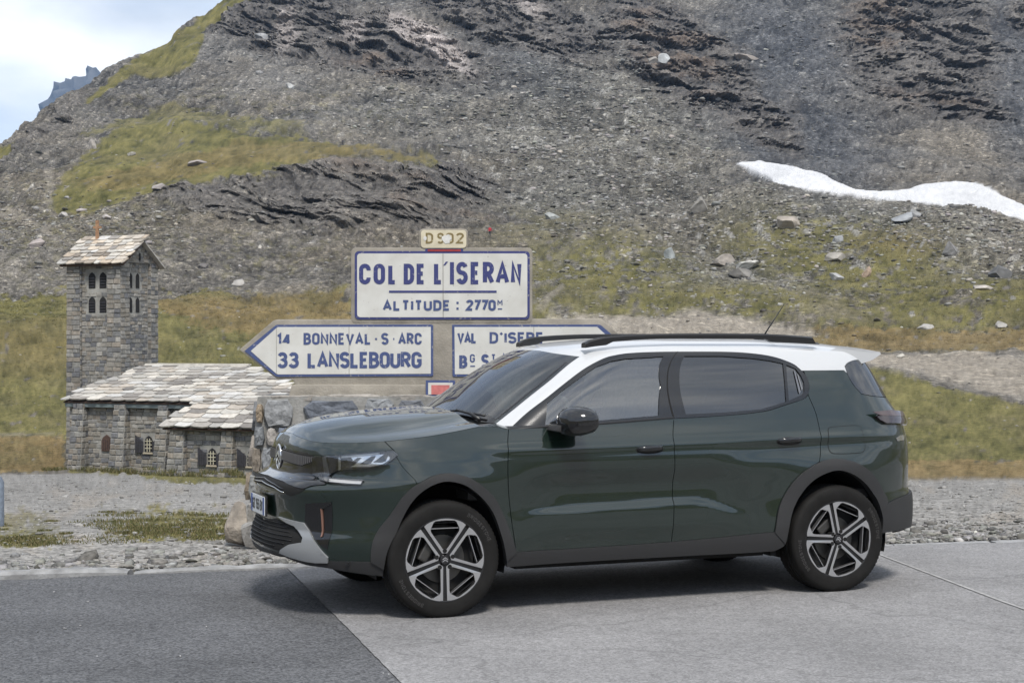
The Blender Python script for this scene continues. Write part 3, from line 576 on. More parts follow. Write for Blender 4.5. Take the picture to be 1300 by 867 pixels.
# road number plate with its patched middle
dp = slab('number_panel', rrect(534.5, 292.5, 592, 315, 4), -.006, .012, M_CREAM, sign)
letter('D', 540.5, 550, 295.8, 309.5, 2.4, dp, M_OLIVE, -.0075); letter('9', 555, 563.5, 295.8, 309.5, 2.3, dp, M_OLIVE, -.0075); letter('0', 566, 576, 295.8, 309.5, 2.3, dp, M_OLIVE, -.0075); letter('2', 579, 589, 295.8, 309.5, 2.4, dp, M_OLIVE, -.0075)
pr_ = random.Random(2); slab('filler_patch', [(567 + (5.6 + pr_.uniform(-1.6, 1.4))*math.cos(t), 303.5 + (6.2 + pr_.uniform(-1.6, 1.6))*math.sin(t)) for t in np.linspace(0, 6.28, 15)[:-1]], -.0095, -.004, M_PLAST, dp)
slab('filler_patch', [(540 + (2.2 + pr_.uniform(-.6, .6))*math.cos(t), 303 + (2.6 + pr_.uniform(-.6, .6))*math.sin(t)) for t in np.linspace(0, 6.28, 9)[:-1]], -.009, -.004, M_PLAST, dp)
slab('colour_band', [(540, 316.4), (588, 316.4), (588, 319.6), (540, 319.6)], -.0075, .0, M_NAVY, sign); slab('colour_band', [(543, 316.8), (585, 316.8), (585, 319.4), (543, 319.4)], -.0095, -.006, M_REDG, sign)
# arrow panels
la = slab('arrow_panel', [(310.5, 445.5), (350, 413), (353, 412.3), (548.5, 412), (550, 413.5), (550, 476), (548.5, 477.4), (353, 478.2), (350, 477.5)], -.004, .006, M_NAVY2, sign)
slab('panel_face', [(318.5, 445.6), (350.5, 417.0), (353, 415.2), (547, 415), (547, 474.4), (353, 475.2), (350.5, 474)], -.007, -.002, M_TILE, la)
letter('14', 351.5, 369.5, 423, 437.6, 3.2, la, M_NAVY2, -.009, .36); letter('BONNEVAL', 385.5, 471.5, 422.6, 437.6, 3.1, la, M_NAVY2, -.009, .30); letter('-', 475, 480, 422.6, 437.6, 2.4, la, M_NAVY2, -.009); letter('S', 484, 493.5, 422.6, 437.6, 3.1, la, M_NAVY2, -.009); letter('-', 498, 502, 422.6, 437.6, 2.4, la, M_NAVY2, -.009); letter('ARC', 505.5, 535.5, 422.6, 437.6, 3.1, la, M_NAVY2, -.009, .30)
letter('33', 352, 379.5, 447, 467.4, 4.3, la, M_NAVY2, -.009, .26); letter('LANSLEBOURG', 390.5, 535.5, 446.6, 467.4, 4.3, la, M_NAVY2, -.009, .24)
slab('tile_joint', [(443, 415), (443.4, 415), (443.5, 475), (443.1, 475)], -.0095, -.005, M_JOINT, la); slab('tile_joint', [(350.9, 416.5), (351.2, 416.5), (351.2, 474.5), (350.9, 474.5)], -.0095, -.005, M_JOINT, la)
ra = slab('arrow_panel', [(574, 412.3), (760, 412), (763, 413), (801, 445.5), (763, 477.5), (760, 478), (576, 478), (574.5, 476.5)], -.004, .006, M_NAVY2, sign)
slab('panel_face', [(577, 415.2), (758, 415), (792, 445.6), (758, 475), (577.5, 475)], -.007, -.002, M_TILE, ra)
letter("VAL", 580.5, 605.5, 421.6, 436, 3.1, ra, M_NAVY2, -.009, .26); letter("D'ISERE", 621.5, 690, 421.6, 436, 3.1, ra, M_NAVY2, -.009, .26)
letter('B', 583, 593.5, 451, 467.4, 3.9, ra, M_NAVY2, -.009); letter('G', 596.5, 603, 449.5, 460, 1.9, ra, M_NAVY2, -.009); letter('S', 611, 621, 449.5, 467.4, 3.9, ra, M_NAVY2, -.009); letter('T', 623.5, 629.5, 449.5, 459.5, 1.9, ra, M_NAVY2, -.009); letter('MAURICE', 638, 726, 449.5, 467.4, 3.9, ra, M_NAVY2, -.009)
slab('rule', [(597, 464), (603, 464), (603, 465.6), (597, 465.6)], -.009, -.004, M_NAVY2, ra); slab('rule', [(624, 463.5), (630, 463.5), (630, 465), (624, 465)], -.009, -.004, M_NAVY2, ra)
slab('tile_joint', [(677.5, 415), (677.9, 415), (677.9, 475), (677.5, 475)], -.0095, -.005, M_JOINT, ra)
# small badge panel below
bd = slab('badge_panel', [(541, 482.5), (578, 482.5), (578, 503), (541, 503)], -.05, -.02, M_NAVY2, sign); slab('panel_face', [(544, 485.5), (575, 485.5), (575, 500.5), (544, 500.5)], -.053, -.045, M_TILE, bd); slab('badge_square', [(548, 488.5), (571, 488.5), (571, 500.4), (548, 500.4)], -.056, -.05, M_PINK, bd)
# ---------------------------------------------------------------- plinth: mortar core and single stones set in it
PYF = 12.92; PP = 2052/PYF
plinth = empty('stone_plinth', (sx(560), PYF+.35, 0), 0, 'rough field stone plinth in grey mortar carrying the pass sign behind the car', 'plinth')
Q0 = Vector(plinth.location); X0, X1 = (330-650)/PP, (800-650)/PP; ZT = 1.63 - (504-430)/PP; DEP = .72
mb = MB(); mb.add([(X0-.12-Q0.x, PYF+.035-Q0.y, -.1), (X1-Q0.x, PYF+.035-Q0.y, -.1), (X1-Q0.x, PYF+DEP-Q0.y, -.1), (X0-.12-Q0.x, PYF+DEP-Q0.y, -.1), (X0-.025-Q0.x, PYF+.035-Q0.y, ZT), (X1-Q0.x, PYF+.035-Q0.y, ZT), (X1-Q0.x, PYF+DEP-Q0.y, ZT), (X0-.025-Q0.x, PYF+DEP-Q0.y, ZT)],
    [(0,1,5,4),(1,2,6,5),(2,3,7,6),(3,0,4,7),(4,5,6,7),(3,2,1,0)]); mb.build('mortar', M_MORTAR, plinth)
STONES = [(.24,.235,.225),(.27,.265,.255),(.18,.185,.195),(.14,.148,.165),(.28,.26,.235),(.30,.25,.195),(.20,.20,.195),(.30,.29,.28),(.25,.225,.20)]
kr = random.Random(8)
def wall_stone(u0, u1, v0, v1, tone, face, proud=.05):
    """one irregular block: outline in the wall plane, bulging face"""
    w, h = u1-u0, v1-v0; n = 10; out = []
    for k in range(n):
        t = 2*math.pi*(k+.5)/n; c, s = math.cos(t), math.sin(t); m = (abs(c)**9 + abs(s)**9)**(1/9)
        out.append((u0+w/2 + w/2*c/m*kr.uniform(.86, 1.0), v0+h/2 + h/2*s/m*kr.uniform(.86, 1.0)))
    V = []; Fc = []; pd = proud*kr.uniform(.75, 1.2)
    for sc, d in ((1, -.02), (1.0, pd*.65), (.93, pd*.95), (.55, pd*1.0)):
        for (u, v) in out: V.append(face(u0+w/2+(u-u0-w/2)*sc + kr.uniform(-.006, .006), v0+h/2+(v-v0-h/2)*sc + kr.uniform(-.006, .006), d + kr.uniform(-.009, .009)))
    V.append(face(u0+w*kr.uniform(.4, .6), v0+h*kr.uniform(.4, .6), pd*1.08))
    for r_ in range(3):
        for k in range(n): Fc.append((r_*n+k, r_*n+(k+1) % n, (r_+1)*n+(k+1) % n, (r_+1)*n+k))
    for k in range(n): Fc.append((3*n+k, 3*n+(k+1) % n, 4*n))
    kk_ = kr.uniform(.85, 1.12)
    o = tone_mesh('stone', V, Fc, [tuple(c*kk_ for c in tone)]*len(V), M_MASON, plinth)
    bm = bmesh.new(); bm.from_mesh(o.data); bmesh.ops.recalc_face_normals(bm, faces=bm.faces); bm.to_mesh(o.data); bm.free()
    return o
front = lambda u, v, d: Vector((u, PYF+.035-d, v)) - Q0
side = lambda u, v, d: Vector((X0-.025 - .095*(1-v/ZT) - d, PYF + u, v)) - Q0
def fs(b0, b1, d0, d1, tone, pr=.05): wall_stone((b0-650)/PP, (b1-650)/PP, 1.63+(430-d1)/PP, 1.63+(430-d0)/PP, tone, front, pr)
# top course as in view
fs(334, 373, 506, 542, (.27,.275,.28)); fs(383, 458, 508, 537, (.13,.142,.165)); fs(462, 500, 506, 528, (.25,.26,.27)); fs(503, 540, 508, 530, (.17,.18,.20)); fs(324.5, 334, 512, 537, (.28,.225,.165), .06)
fs(352, 366, 542, 560, (.16,.18,.22)); fs(337, 352, 543, 566, (.29,.27,.25)); fs(322.5, 336, 541, 566, (.20,.21,.22), .06)
fs(319.5, 331, 568, 600, (.265,.23,.19), .06); fs(332, 346, 568, 602, (.24,.25,.26)); fs(347, 365, 564, 600, (.22,.22,.21)); fs(316, 330, 602, 634, (.26,.265,.26), .06); fs(331, 352, 604, 636, (.28,.25,.21)); fs(314, 332, 636, 684, (.30,.29,.27), .07); fs(334, 358, 638, 684, (.22,.22,.22))
v = .02
for h in (.24, .26, .22, .24):
    u = X0 + .26
    while u < X1 - .1:
        w = kr.uniform(.22, .5); w = min(w, X1-u)
        if w > .12 and not (v > .72 and u < (540-650)/PP): wall_stone(u, u+w-.03, v, v+h-.03, kr.choice(STONES), front)
        u += w
    v += h
u = (545-650)/PP
while u < X1-.1: w = kr.uniform(.25, .5); wall_stone(u, min(u+w-.03, X1), .93, 1.14, kr.choice(STONES), front); u += w
v = .02
for h in (.30, .27, .30, .27):
    u = .04
    while u < DEP-.1: w = kr.uniform(.24, .4); wall_stone(u, min(u+w-.03, DEP), v, v+h-.03, kr.choice(STONES), side, .045); u += w
    v += h
# coping stones lie flat on top beside the sign foot
top_f = lambda u, v, d: Vector((u, v, ZT-.01+d)) - Q0
u = X0
while u < X1-.1:
    w = kr.uniform(.3, .55); wall_stone(u, min(u+w-.02, X1), PYF+.03, PYF+.22, kr.choice(STONES[:5]), top_f, .02); u += w

# ================================================================ chapel
CH_YAW = R(-21); CH0 = Vector((-19.44, 70.0, -4.20))
chapel = empty('chapel', CH0, CH_YAW, 'grey stone chapel with tall square bell tower and pale stone slab roofs beside the lot', 'chapel')
M_CSTONE = vtone_mat('chapel_stone', .28, 7., .92, .6, 20.); M_CMORT = simple('chapel_mortar', (.27, .265, .245), .95, noise=.25, nscale=2.5)
M_SLAB = vtone_mat('roof_slab', .18, 5., .88, .5, 14.); M_FASCIA = simple('grey_blue_fascia', (.13, .16, .165), .6, noise=.15, nscale=3); M_VOID = simple('dark_opening', (.012, .012, .013), .9)
M_SHUT = simple('dark_shutter_wood', (.035, .034, .04), .7, noise=.3, nscale=12); M_SHUTB = simple('brown_shutter_wood', (.075, .045, .035), .8, noise=.3, nscale=12); M_FRAMEW = simple('pale_window_frame', (.50, .47, .36), .6); M_SILL = simple('pale_sill', (.42, .37, .28), .9); M_CROSS = simple('rusty_timber', (.33, .19, .11), .9, noise=.3, nscale=6); M_RUST = simple('rust_ridge', (.30, .14, .07), .9, noise=.35, nscale=5)
cr = random.Random(14)
TONES = [(.195,.19,.18),(.225,.22,.205),(.165,.165,.165),(.25,.235,.21),(.205,.19,.165),(.14,.142,.15),(.23,.205,.175),(.27,.26,.24)]
class Stones:
    """coursed rubble: every stone a little block standing proud of the mortar"""
    def __init__(s): s.V = []; s.F = []; s.T = []
    def face(s, o, ux, nr, u0, u1, v0, v1, holes=(), h=(.14, .24), w=(.22, .46), dark=1., slope0=0., slope1=0.):
        v = v0
        while v < v1 - .04:
            hh = min(cr.uniform(*h), v1-v); f = (v-v0)/max(v1-v0, .01); a = u0 + slope0*(1-f); b = u1 + slope1*(1-f); u = a
            while u < b - .03:
                ww = cr.uniform(*w); ww = b-u if b-u-ww < .12 else ww
                if not any(u < q[1] and u+ww > q[0] and v < q[3] and v+hh > q[2] for q in holes):
                    g = .012; p = cr.uniform(.012, .045); n = len(s.V); kq = 1.12*dark*cr.uniform(.78, 1.18); tone = tuple(c*kq for c in cr.choice(TONES))
                    for (uu, vv, d) in ((u+g, v+g, 0), (u+ww-g, v+g, 0), (u+ww-g, v+hh-g, 0), (u+g, v+hh-g, 0), (u+g+.012, v+g+.012, p), (u+ww-g-.012, v+g+.012, p), (u+ww-g-.012, v+hh-g-.012, p), (u+g+.012, v+hh-g-.012, p)):
                        s.V.append(tuple(Vector(o) + Vector(ux)*(uu + cr.uniform(-.012, .012)) + Vector((0, 0, 1))*(vv + cr.uniform(-.012, .012)) + Vector(nr)*(d + (cr.uniform(-.008, .008) if d else 0)))); s.T.append(tone)
                    s.F += [(n, n+1, n+5, n+4), (n+1, n+2, n+6, n+5), (n+2, n+3, n+7, n+6), (n+3, n, n+4, n+7), (n+4, n+5, n+6, n+7)]
                u += ww
            v += hh
    def block(s, x0, x1, y0, y1, z0, z1, flare=.0, sides=('f', 'r', 'l'), **k):
        """stones on the faces of an upright pier: front, right and left"""
        if 'f' in sides: s.face((0, y0, 0), (1, 0, 0), (0, -1, 0), x0, x1, z0, z1, slope0=-flare, slope1=flare, **k)
        if 'r' in sides: s.face((x1, 0, 0), (0, 1, 0), (1, 0, 0), y0, y1, z0, z1, **k)
        if 'l' in sides: s.face((x0, 0, 0), (0, -1, 0), (-1, 0, 0), -y1, -y0, z0, z1, **k)
    def build(s, name, parent):
        o = tone_mesh(name, s.V, s.F, s.T, M_CSTONE, parent); return tag(o, kind='stuff')
def cbox(name, x0, x1, y0, y1, z0, z1, mat, parent): return MB().box(((x0+x1)/2, (y0+y1)/2, (z0+z1)/2), (x1-x0, y1-y0, z1-z0)).build(name, mat, parent)
def gothic(x0, x1, z0, z1): m = (x0+x1)/2; w = x1-x0; return [(x0, z0), (x1, z0), (x1, z1-w*.55), (x1-w*.16, z1-w*.22), (m, z1), (x0+w*.16, z1-w*.22), (x0, z1-w*.55)]
def opening(name, poly, y, mat, parent, ax='f', thick=.02):
    if ax == 'f': f = lambda u, v, w: (u, w, v)
    else: f = lambda u, v, w: (-w, u, v)
    return MB().prism(poly, y, y-thick, f).build(name, mat, parent)
# ---- tower: core with recessed fields and corner piers
TW0, TW1, TD0, TD1, TH = -3.05, -.10, 4.40, 7.45, 9.37
tower = cbox('bell_tower', TW0+.16, TW1-.16, TD0+.16, TD1-.16, -.5, TH+.02, M_CMORT, chapel)
pier = .72
stn_ = Stones()
wins_f = []; wins_r = []
for zc in (7.39, 8.52):
    for xc in (-1.76, -1.16): wins_f.append((xc-.21, xc+.21, zc-.38, zc+.38))
    for yc in (5.40, 5.98): wins_r.append((yc-.16, yc+.16, zc-.36, zc+.36))
stn_.face((0, TD0+.16, 0), (1, 0, 0), (0, -1, 0), TW0+pier-.05, TW1-pier+.05, 2.4, TH, holes=wins_f, h=(.13, .22), w=(.18, .4))
stn_.face((TW1-.16, 0, 0), (0, 1, 0), (1, 0, 0), TD0+pier-.05, TD1-pier+.05, 2.4, TH, holes=wins_r, h=(.13, .22), w=(.18, .4))
for (x0, x1, y0, y1) in ((TW0, TW0+pier, TD0, TD0+pier), (TW1-pier, TW1, TD0, TD0+pier), (TW1-pier, TW1, TD1-pier*.8, TD1), (TW0, TW0+pier, TD1-pier, TD1)):
    p_ = MB(); fl = .05
    p_.add([(x0+.03-fl, y0+.03-fl, -.5), (x1-.03+fl, y0+.03-fl, -.5), (x1-.03+fl, y1-.03+fl, -.5), (x0+.03-fl, y1-.03+fl, -.5), (x0+.03, y0+.03, TH), (x1-.03, y0+.03, TH), (x1-.03, y1-.03, TH), (x0+.03, y1-.03, TH)], [(0,1,5,4),(1,2,6,5),(2,3,7,6),(3,0,4,7),(4,5,6,7)])
    p_.build('pier', M_CMORT, tower)
    stn_.block(x0, x1, y0+.0, y1, -.3, TH, flare=.05, h=(.17, .26), w=(.26, .5))
stn_.build('tower_stones', tower)
# gable wall over the right face, behind its stones
MB().prism([(TD0+.1, TH), (TD1-.1, TH), ((TD0+TD1)/2, TH+1.05)], TW1-.20, TW1-.02, lambda u, v, w: (w, u, v)).build('gable', M_CMORT, tower)
gst = Stones(); yc = (TD0+TD1)/2
for k in range(6):
    z = TH + .02 + k*.165; hw = (TH+1.0-z)/1.05*(yc-TD0-.12); gst.face((TW1-.02, 0, 0), (0, 1, 0), (1, 0, 0), yc-hw, yc+hw, z, z+.16, h=(.15, .16), w=(.2, .36))
gst.build('gable_stones', tower)
for q in wins_f:
    w_ = opening('window', gothic(q[0]+.03, q[1]-.03, q[2]+.03, q[3]), TD0+.158, M_VOID, tower); 
    for k in range(4): cbox('louvre', q[0]+.05, q[1]-.05, TD0+.11, TD0+.137, q[2]+.08+k*.13, q[2]+.12+k*.13, M_SHUT, w_)
for q in wins_r: opening('window', gothic(q[0]+.02, q[1]-.02, q[2]+.03, q[3]), -(TW1-.158), M_VOID, tower, 'r', .02)
cbox('vent', TW1-.0, TW1+.02, yc-.06, yc+.06, TH+.12, TH+.45, M_VOID, tower)
# ---- slab roofs: battens under, overlapping stone slabs on top
def roof_plane(name, parent, P0, ux, up, nr, L0, L1, W, rowh, sw, keep=None, over=.08, tone=1., tint=(1, 1, 1)):
    P0 = Vector(P0); ux = Vector(ux).normalized(); up = Vector(up).normalized(); nr = Vector(nr).normalized()
    deck = MB(); a = [P0 + ux*L0 - nr*.05, P0 + ux*L1 - nr*.05, P0 + ux*L1 + up*W - nr*.05, P0 + ux*L0 + up*W - nr*.05]
    if keep is None: deck.add(a + [p - nr*.06 for p in a], [(0,1,2,3),(7,6,5,4),(0,4,5,1),(1,5,6,2),(2,6,7,3),(3,7,4,0)])
    else:
        poly = keep; n = len(poly); deck.add([P0 + ux*u + up*v - nr*.05 for u, v in poly] + [P0 + ux*u + up*v - nr*.11 for u, v in poly], [tuple(range(n)), tuple(range(n, 2*n))[::-1]] + [(i, (i+1) % n, (i+1) % n+n, i+n) for i in range(n)])
    dk = deck.build(name, M_SHUTB, parent)
    def inside(u, v):
        if keep is None: return True
        r = False
        for (xa, ya), (xb, yb) in zip(keep, keep[1:]+keep[:1]):
            if (ya > v) != (yb > v) and u < (xb-xa)*(v-ya)/(yb-ya)+xa: r = not r
        return r
    v = -over; row = 0
    while v < W - .05:
        rh = rowh*cr.uniform(.85, 1.15); u = L0 - over + (row % 2)*sw*.35 - cr.uniform(0, .2)*sw
        while u < L1 + over:
            w = sw*cr.uniform(.65, 1.4)
            if u + w > L1 + over: w = L1 + over - u + .02
            if w > sw*.3 and inside(min(max(u+w/2, L0+.02), L1-.02), min(max(v+rh*.5, .02), W-.02)):
                n = 8; base = cr.choice([(.46,.44,.40),(.38,.36,.33),(.52,.49,.44),(.33,.32,.30),(.42,.38,.33),(.48,.47,.45),(.22,.205,.19),(.30,.28,.255)]); k = cr.uniform(.85, 1.1)*tone
                th = cr.uniform(.035, .06); ln = rh*1.6; lift = cr.uniform(.0, .035); out = [(u+.02*w, v+rh*cr.uniform(.05, .28)), (u+w*.25, v+rh*cr.uniform(-.12, .06)), (u+w*.72, v+rh*cr.uniform(-.12, .06)), (u+w*.98, v+rh*cr.uniform(.05, .28)), (u+w*.99, v+ln), (u+.01*w, v+ln)]
                V = []
                for dz in (0, -th):
                    for (a_, b_) in out:
                        t = (b_-v)/ln; V.append(P0 + ux*a_ + up*b_ + nr*(th + .045*(1-t) + lift*(1-t) + dz - .005))
                m = len(out); Fc = [tuple(range(m)), tuple(range(m, 2*m))[::-1]] + [(i, (i+1) % m, (i+1) % m+m, i+m)[::-1] for i in range(m)]
                tone_mesh('slab', V, Fc, [tuple(c*k*ti for c, ti in zip(base, tint if cr.uniform(0, 1) < .6 else (1, 1, 1)))]*len(V), M_SLAB, dk)
            u += w + .012
        v += rh; row += 1
    return dk
# tower roof: ridge along the facade, front slope in view
rz_, yc = TH+1.08, (TD0+TD1)/2; run = yc - TD0 + .22; rise = 1.20; sl = math.hypot(run, rise)
roof_plane('tower_roof', chapel, (TW0-.28, TD0-.22, TH-.10), (1, 0, 0), (0, run, rise), (0, -rise, run), 0, TW1-TW0+.55, sl, .30, .44, tone=1.05, tint=(1.02, .95, .87))
mb = MB(); mb.add([(TW0-.28, yc, TH+1.05), (TW1+.27, yc, TH+1.05), (TW1+.27, TD1+.22, TH-.15), (TW0-.28, TD1+.22, TH-.15), (TW0-.28, yc, TH+.97), (TW1+.27, yc, TH+.97), (TW1+.27, TD1+.22, TH-.23), (TW0-.28, TD1+.22, TH-.23)], [(0,1,2,3),(7,6,5,4),(0,4,5,1),(1,5,6,2),(2,6,7,3),(3,7,4,0)]); mb.build('tower_roof_back', simple('slab_grey', (.40,.38,.35), .9, noise=.2, nscale=3), chapel)
MB().box(((TW0+TW1)/2, yc, TH+1.10), (TW1-TW0+.5, .12, .06)).build('ridge_cap', M_RUST, chapel)
cbox('eaves_board', TW0-.2, TW1+.2, TD0-.14, TD0-.08, TH-.20, TH-.06, M_FASCIA, chapel)
cs = MB(); cs.box((-2.45, yc, TH+1.55), (.12, .12, 1.0)); cs.box((-2.45, yc, TH+1.72), (.42, .09, .10)); cs.build('cross', M_CROSS, chapel)
# ---- nave: wall with piers, then the lower wing in front on the right
NL, NH = 11.8, 2.95
nave = cbox('nave', .25, NL, .12, 6.8, -.6, NH, M_CMORT, chapel)
ns = Stones(); holes = [(1.91, 2.45, 1.0, 1.72), (4.08, 4.52, 1.0, 1.72)]
ns.face((0, .12, 0), (1, 0, 0), (0, -1, 0), .25, 6.9, -.3, NH, holes=holes, h=(.13, .24), w=(.2, .5))
for (x0, x1) in ((.62, 1.22), (2.70, 3.34), (4.88, 5.42)):
    q = MB(); q.add([(x0-.06, -.62, -.5), (x1+.06, -.62, -.5), (x1+.06, .15, -.5), (x0-.06, .15, -.5), (x0+.04, -.18, NH-.06), (x1-.04, -.18, NH-.06), (x1-.04, .15, NH-.02), (x0+.04, .15, NH-.02)], [(0,1,5,4),(1,2,6,5),(2,3,7,6),(3,0,4,7),(4,5,6,7)]); q.build('buttress', M_CMORT, nave)
    v = -.3
    while v < NH-.1:
        f = (v+.5)/(NH+.5); y_ = -.62 + .44*f; hh = .24; ns.face((0, y_, 0), (1, 0, 0), (0, -1, 0), x0-.06+.1*f, x1+.06-.1*f, v, v+hh, h=(.2, .24), w=(.2, .38)); ns.face((x1+.06-.1*f, 0, 0), (0, 1, 0), (1, 0, 0), y_, .12, v, v+hh, h=(.2, .24), w=(.16, .3), dark=.95); v += hh
ns.build('nave_stones', nave)
WX0, WY, WH = 6.56, -1.9, 2.18
wing_ = cbox('side_wing', WX0+.02, NL, WY+.12, .2, -.9, WH, M_CMORT, chapel)
ws = Stones(); wh = [(8.33, 8.79, .72, 1.42), (10.17, 10.6, .72, 1.42)]
ws.face((0, WY+.12, 0), (1, 0, 0), (0, -1, 0), WX0, NL, -.7, WH, holes=wh, h=(.13, .24), w=(.2, .5)); ws.face((WX0+.02, 0, 0), (0, -1, 0), (-1, 0, 0), -.12, 1.78, -.6, WH)
for (x0, x1) in ((6.66, 7.36), (9.06, 9.62), (11.0, 11.5)):
    q = MB(); q.add([(x0-.07, WY-.5, -.9), (x1+.07, WY-.5, -.9), (x1+.07, WY+.15, -.9), (x0-.07, WY+.15, -.9), (x0+.04, WY-.06, WH-.02), (x1-.04, WY-.06, WH-.02), (x1-.04, WY+.15, WH-.02), (x0+.04, WY+.15, WH-.02)], [(0,1,5,4),(1,2,6,5),(2,3,7,6),(3,0,4,7),(4,5,6,7)]); q.build('buttress', M_CMORT, wing_)
    v = -.7
    while v < WH-.1:
        f = (v+.9)/(WH+.9); y_ = WY-.5 + .44*f; hh = .24; ws.face((0, y_, 0), (1, 0, 0), (0, -1, 0), x0-.07+.11*f, x1+.07-.11*f, v, v+hh, h=(.2, .24), w=(.2, .4)); ws.face((x1+.07-.11*f, 0, 0), (0, 1, 0), (1, 0, 0), y_, WY+.12, v, v+hh, h=(.2, .24), w=(.16, .3)); v += hh
ws.face((NL, 0, 0), (0, 1, 0), (1, 0, 0), WY+.12, 6.6, -.7, WH)
ws.build('wing_stones', wing_)
def shuttered(x0, x1, z0, z1, y, parent, shutters=True):
    w_ = opening('window', gothic(x0, x1, z0, z1), y-.005, M_VOID, parent, thick=.02)
    for k in (1, 2): cbox('glazing_bar', x0+(x1-x0)*k/3-.016, x0+(x1-x0)*k/3+.016, y-.05, y-.03, z0+.02, z1-.12, M_FRAMEW, w_)
    for k in (1, 2, 3): cbox('glazing_bar', x0+.02, x1-.02, y-.057, y-.033, z0+(z1-z0)*k/4.6, z0+(z1-z0)*k/4.6+.03, M_FRAMEW, w_)
    cbox('sill', x0-.06, x1+.06, y-.09, y+.0, z0-.07, z0-.005, M_SILL, w_)
    if shutters:
        for a, b, s in ((x0-.44, x0-.05, -1), (x1+.05, x1+.44, 1)):
            pl_ = [(a, z0-.02), (b, z0-.02), (b, z1-.02 if s < 0 else z1-.34), (a, z1-.34 if s < 0 else z1-.02)] if False else ([(a, z0-.02), (b, z0-.02), (b, z1-.26), (a, z1+.02)] if s < 0 else [(a, z0-.02), (b, z0-.02), (b, z1+.02), (a, z1-.26)])
            sh = opening('shutter', pl_, y-.06, M_SHUT, parent, thick=.04)
            for k in range(1, 4): cbox('board_joint', a+(b-a)*k/4-.008, a+(b-a)*k/4+.008, y-.106, y-.099, z0, z1-.24, M_VOID, sh)
cl = opening('closed_shutter', gothic(1.93, 2.43, 1.02, 1.72), .10, M_SHUTB, nave, thick=.05)
for k in range(1, 5): cbox('board_joint', 1.93+k*.1-.007, 1.93+k*.1+.007, .043, .051, 1.04, 1.5, M_VOID, cl)
shuttered(4.10, 4.48, 1.02, 1.72, .10, nave); shuttered(8.37, 8.75, .74, 1.42, WY+.10, wing_); shuttered(10.19, 10.57, .74, 1.42, WY+.10, wing_)
cbox('gutter_beam', .20, WX0+.1, -.14, .06, NH-.05, NH+.19, M_FASCIA, chapel); cbox('gutter_beam', WX0-.12, NL+.1, WY-.14, WY+.06, WH-.06, WH+.20, M_FASCIA, chapel)
cbox('gutter_pipe', WX0-.16, WX0-.05, WY+.35, WY+.5, -.6, WH, M_SHUT, chapel)
# main slope runs down over the wing in one plane; left verge is raked
nr_run, nr_rise = 4.78, 1.38; sl = math.hypot(nr_run, nr_rise)
up = Vector((0, nr_run, nr_rise)).normalized(); nrm = Vector((0, -nr_rise, nr_run)).normalized()
roof_plane('nave_roof', chapel, (.15, -.20, NH+.22), (1, 0, 0), up, nrm, 0, 11.9, sl, .42, .62, keep=[(0, -.0), (11.9, 0), (11.9, 1.0), (10.1, 2.3), (6.5, sl), (.9, sl), (.05, 2.2)])
up2 = Vector((0, 1.92, .88)).normalized(); nr2 = Vector((0, -.88, 1.92)).normalized(); sl2 = math.hypot(1.92, .88)
roof_plane('wing_roof', chapel, (WX0-.15, -.26-1.90, NH+.17-.88), (1, 0, 0), up2, nr2, 0, NL-WX0+.25, sl2, .42, .66, keep=[(0, 0), (NL-WX0+.25, 0), (NL-WX0+.25, sl2), (.35, sl2), (0, .3)])
MB().tube([(1.1, 4.62, NH+1.66), (3.0, 4.66, NH+1.68), (6.5, 4.66, NH+1.68)], .10, 6).build('ridge_cap', simple('ridge_mortar', (.40, .38, .34), .9, noise=.2, nscale=3), chapel)
MB().box((.15, .5, NH+.33), (.3, .5, .1)).build('verge_stone', M_RUST, chapel)

# ---------- car body surfaces (car frame: x back from the front axle, y to the far side, z up)
def pchip(xs, ys):
    xs = np.asarray(xs, float); ys = np.asarray(ys, float)
    h = np.diff(xs); d = np.diff(ys) / h
    m = np.zeros_like(ys); m[0] = d[0]; m[-1] = d[-1]
    for i in range(1, len(xs) - 1):
        if d[i-1] * d[i] > 0:
            w1 = 2*h[i] + h[i-1]; w2 = h[i] + 2*h[i-1]
            m[i] = (w1 + w2) / (w1/d[i-1] + w2/d[i])
    def f(x):
        x = np.clip(np.asarray(x, float), xs[0], xs[-1])
        i = np.clip(np.searchsorted(xs, x, side='right') - 1, 0, len(xs) - 2)
        t = (x - xs[i]) / h[i]
        return ((1+2*t)*(1-t)**2*ys[i] + t*(1-t)**2*h[i]*m[i] + t*t*(3-2*t)*ys[i+1] + t*t*(t-1)*h[i]*m[i+1])
    return f
def sstep(a, b, x):
    t = np.clip((x - a) / (b - a), 0, 1); return t*t*(3 - 2*t)
# half width against height
WZ = pchip([.15,.20,.28,.38,.46,.60,.72,.82,.90,.97,1.04,1.10,1.16,1.22,1.32,1.42,1.50,1.56,1.62],
           [.76,.80,.838,.860,.866,.866,.874,.882,.878,.862,.838,.818,.800,.782,.748,.706,.664,.622,.56])
CX = pchip([-.9,-.3,.3,1.2,2.2,2.9,3.6],[.965,.985,.995,1.0,.992,.965,.915])
# nose and tail centre line against height
XF = pchip([.15,.20,.26,.32,.40,.46,.52,.60,.68,.725,.755,.785,.82,.88,.94,.985,1.02,1.06,1.12],
           [-.69,-.77,-.845,-.885,-.905,-.897,-.874,-.872,-.878,-.885,-.88,-.85,-.782,-.768,-.765,-.757,-.738,-.705,-.62])
XR = pchip([.15,.22,.30,.40,.52,.58,.64,.80,.95,1.05,1.10,1.15,1.2,1.3,1.45,1.55,1.62],
           [3.38,3.46,3.505,3.53,3.535,3.53,3.505,3.505,3.495,3.48,3.46,3.42,3.38,3.315,3.225,3.15,3.05])
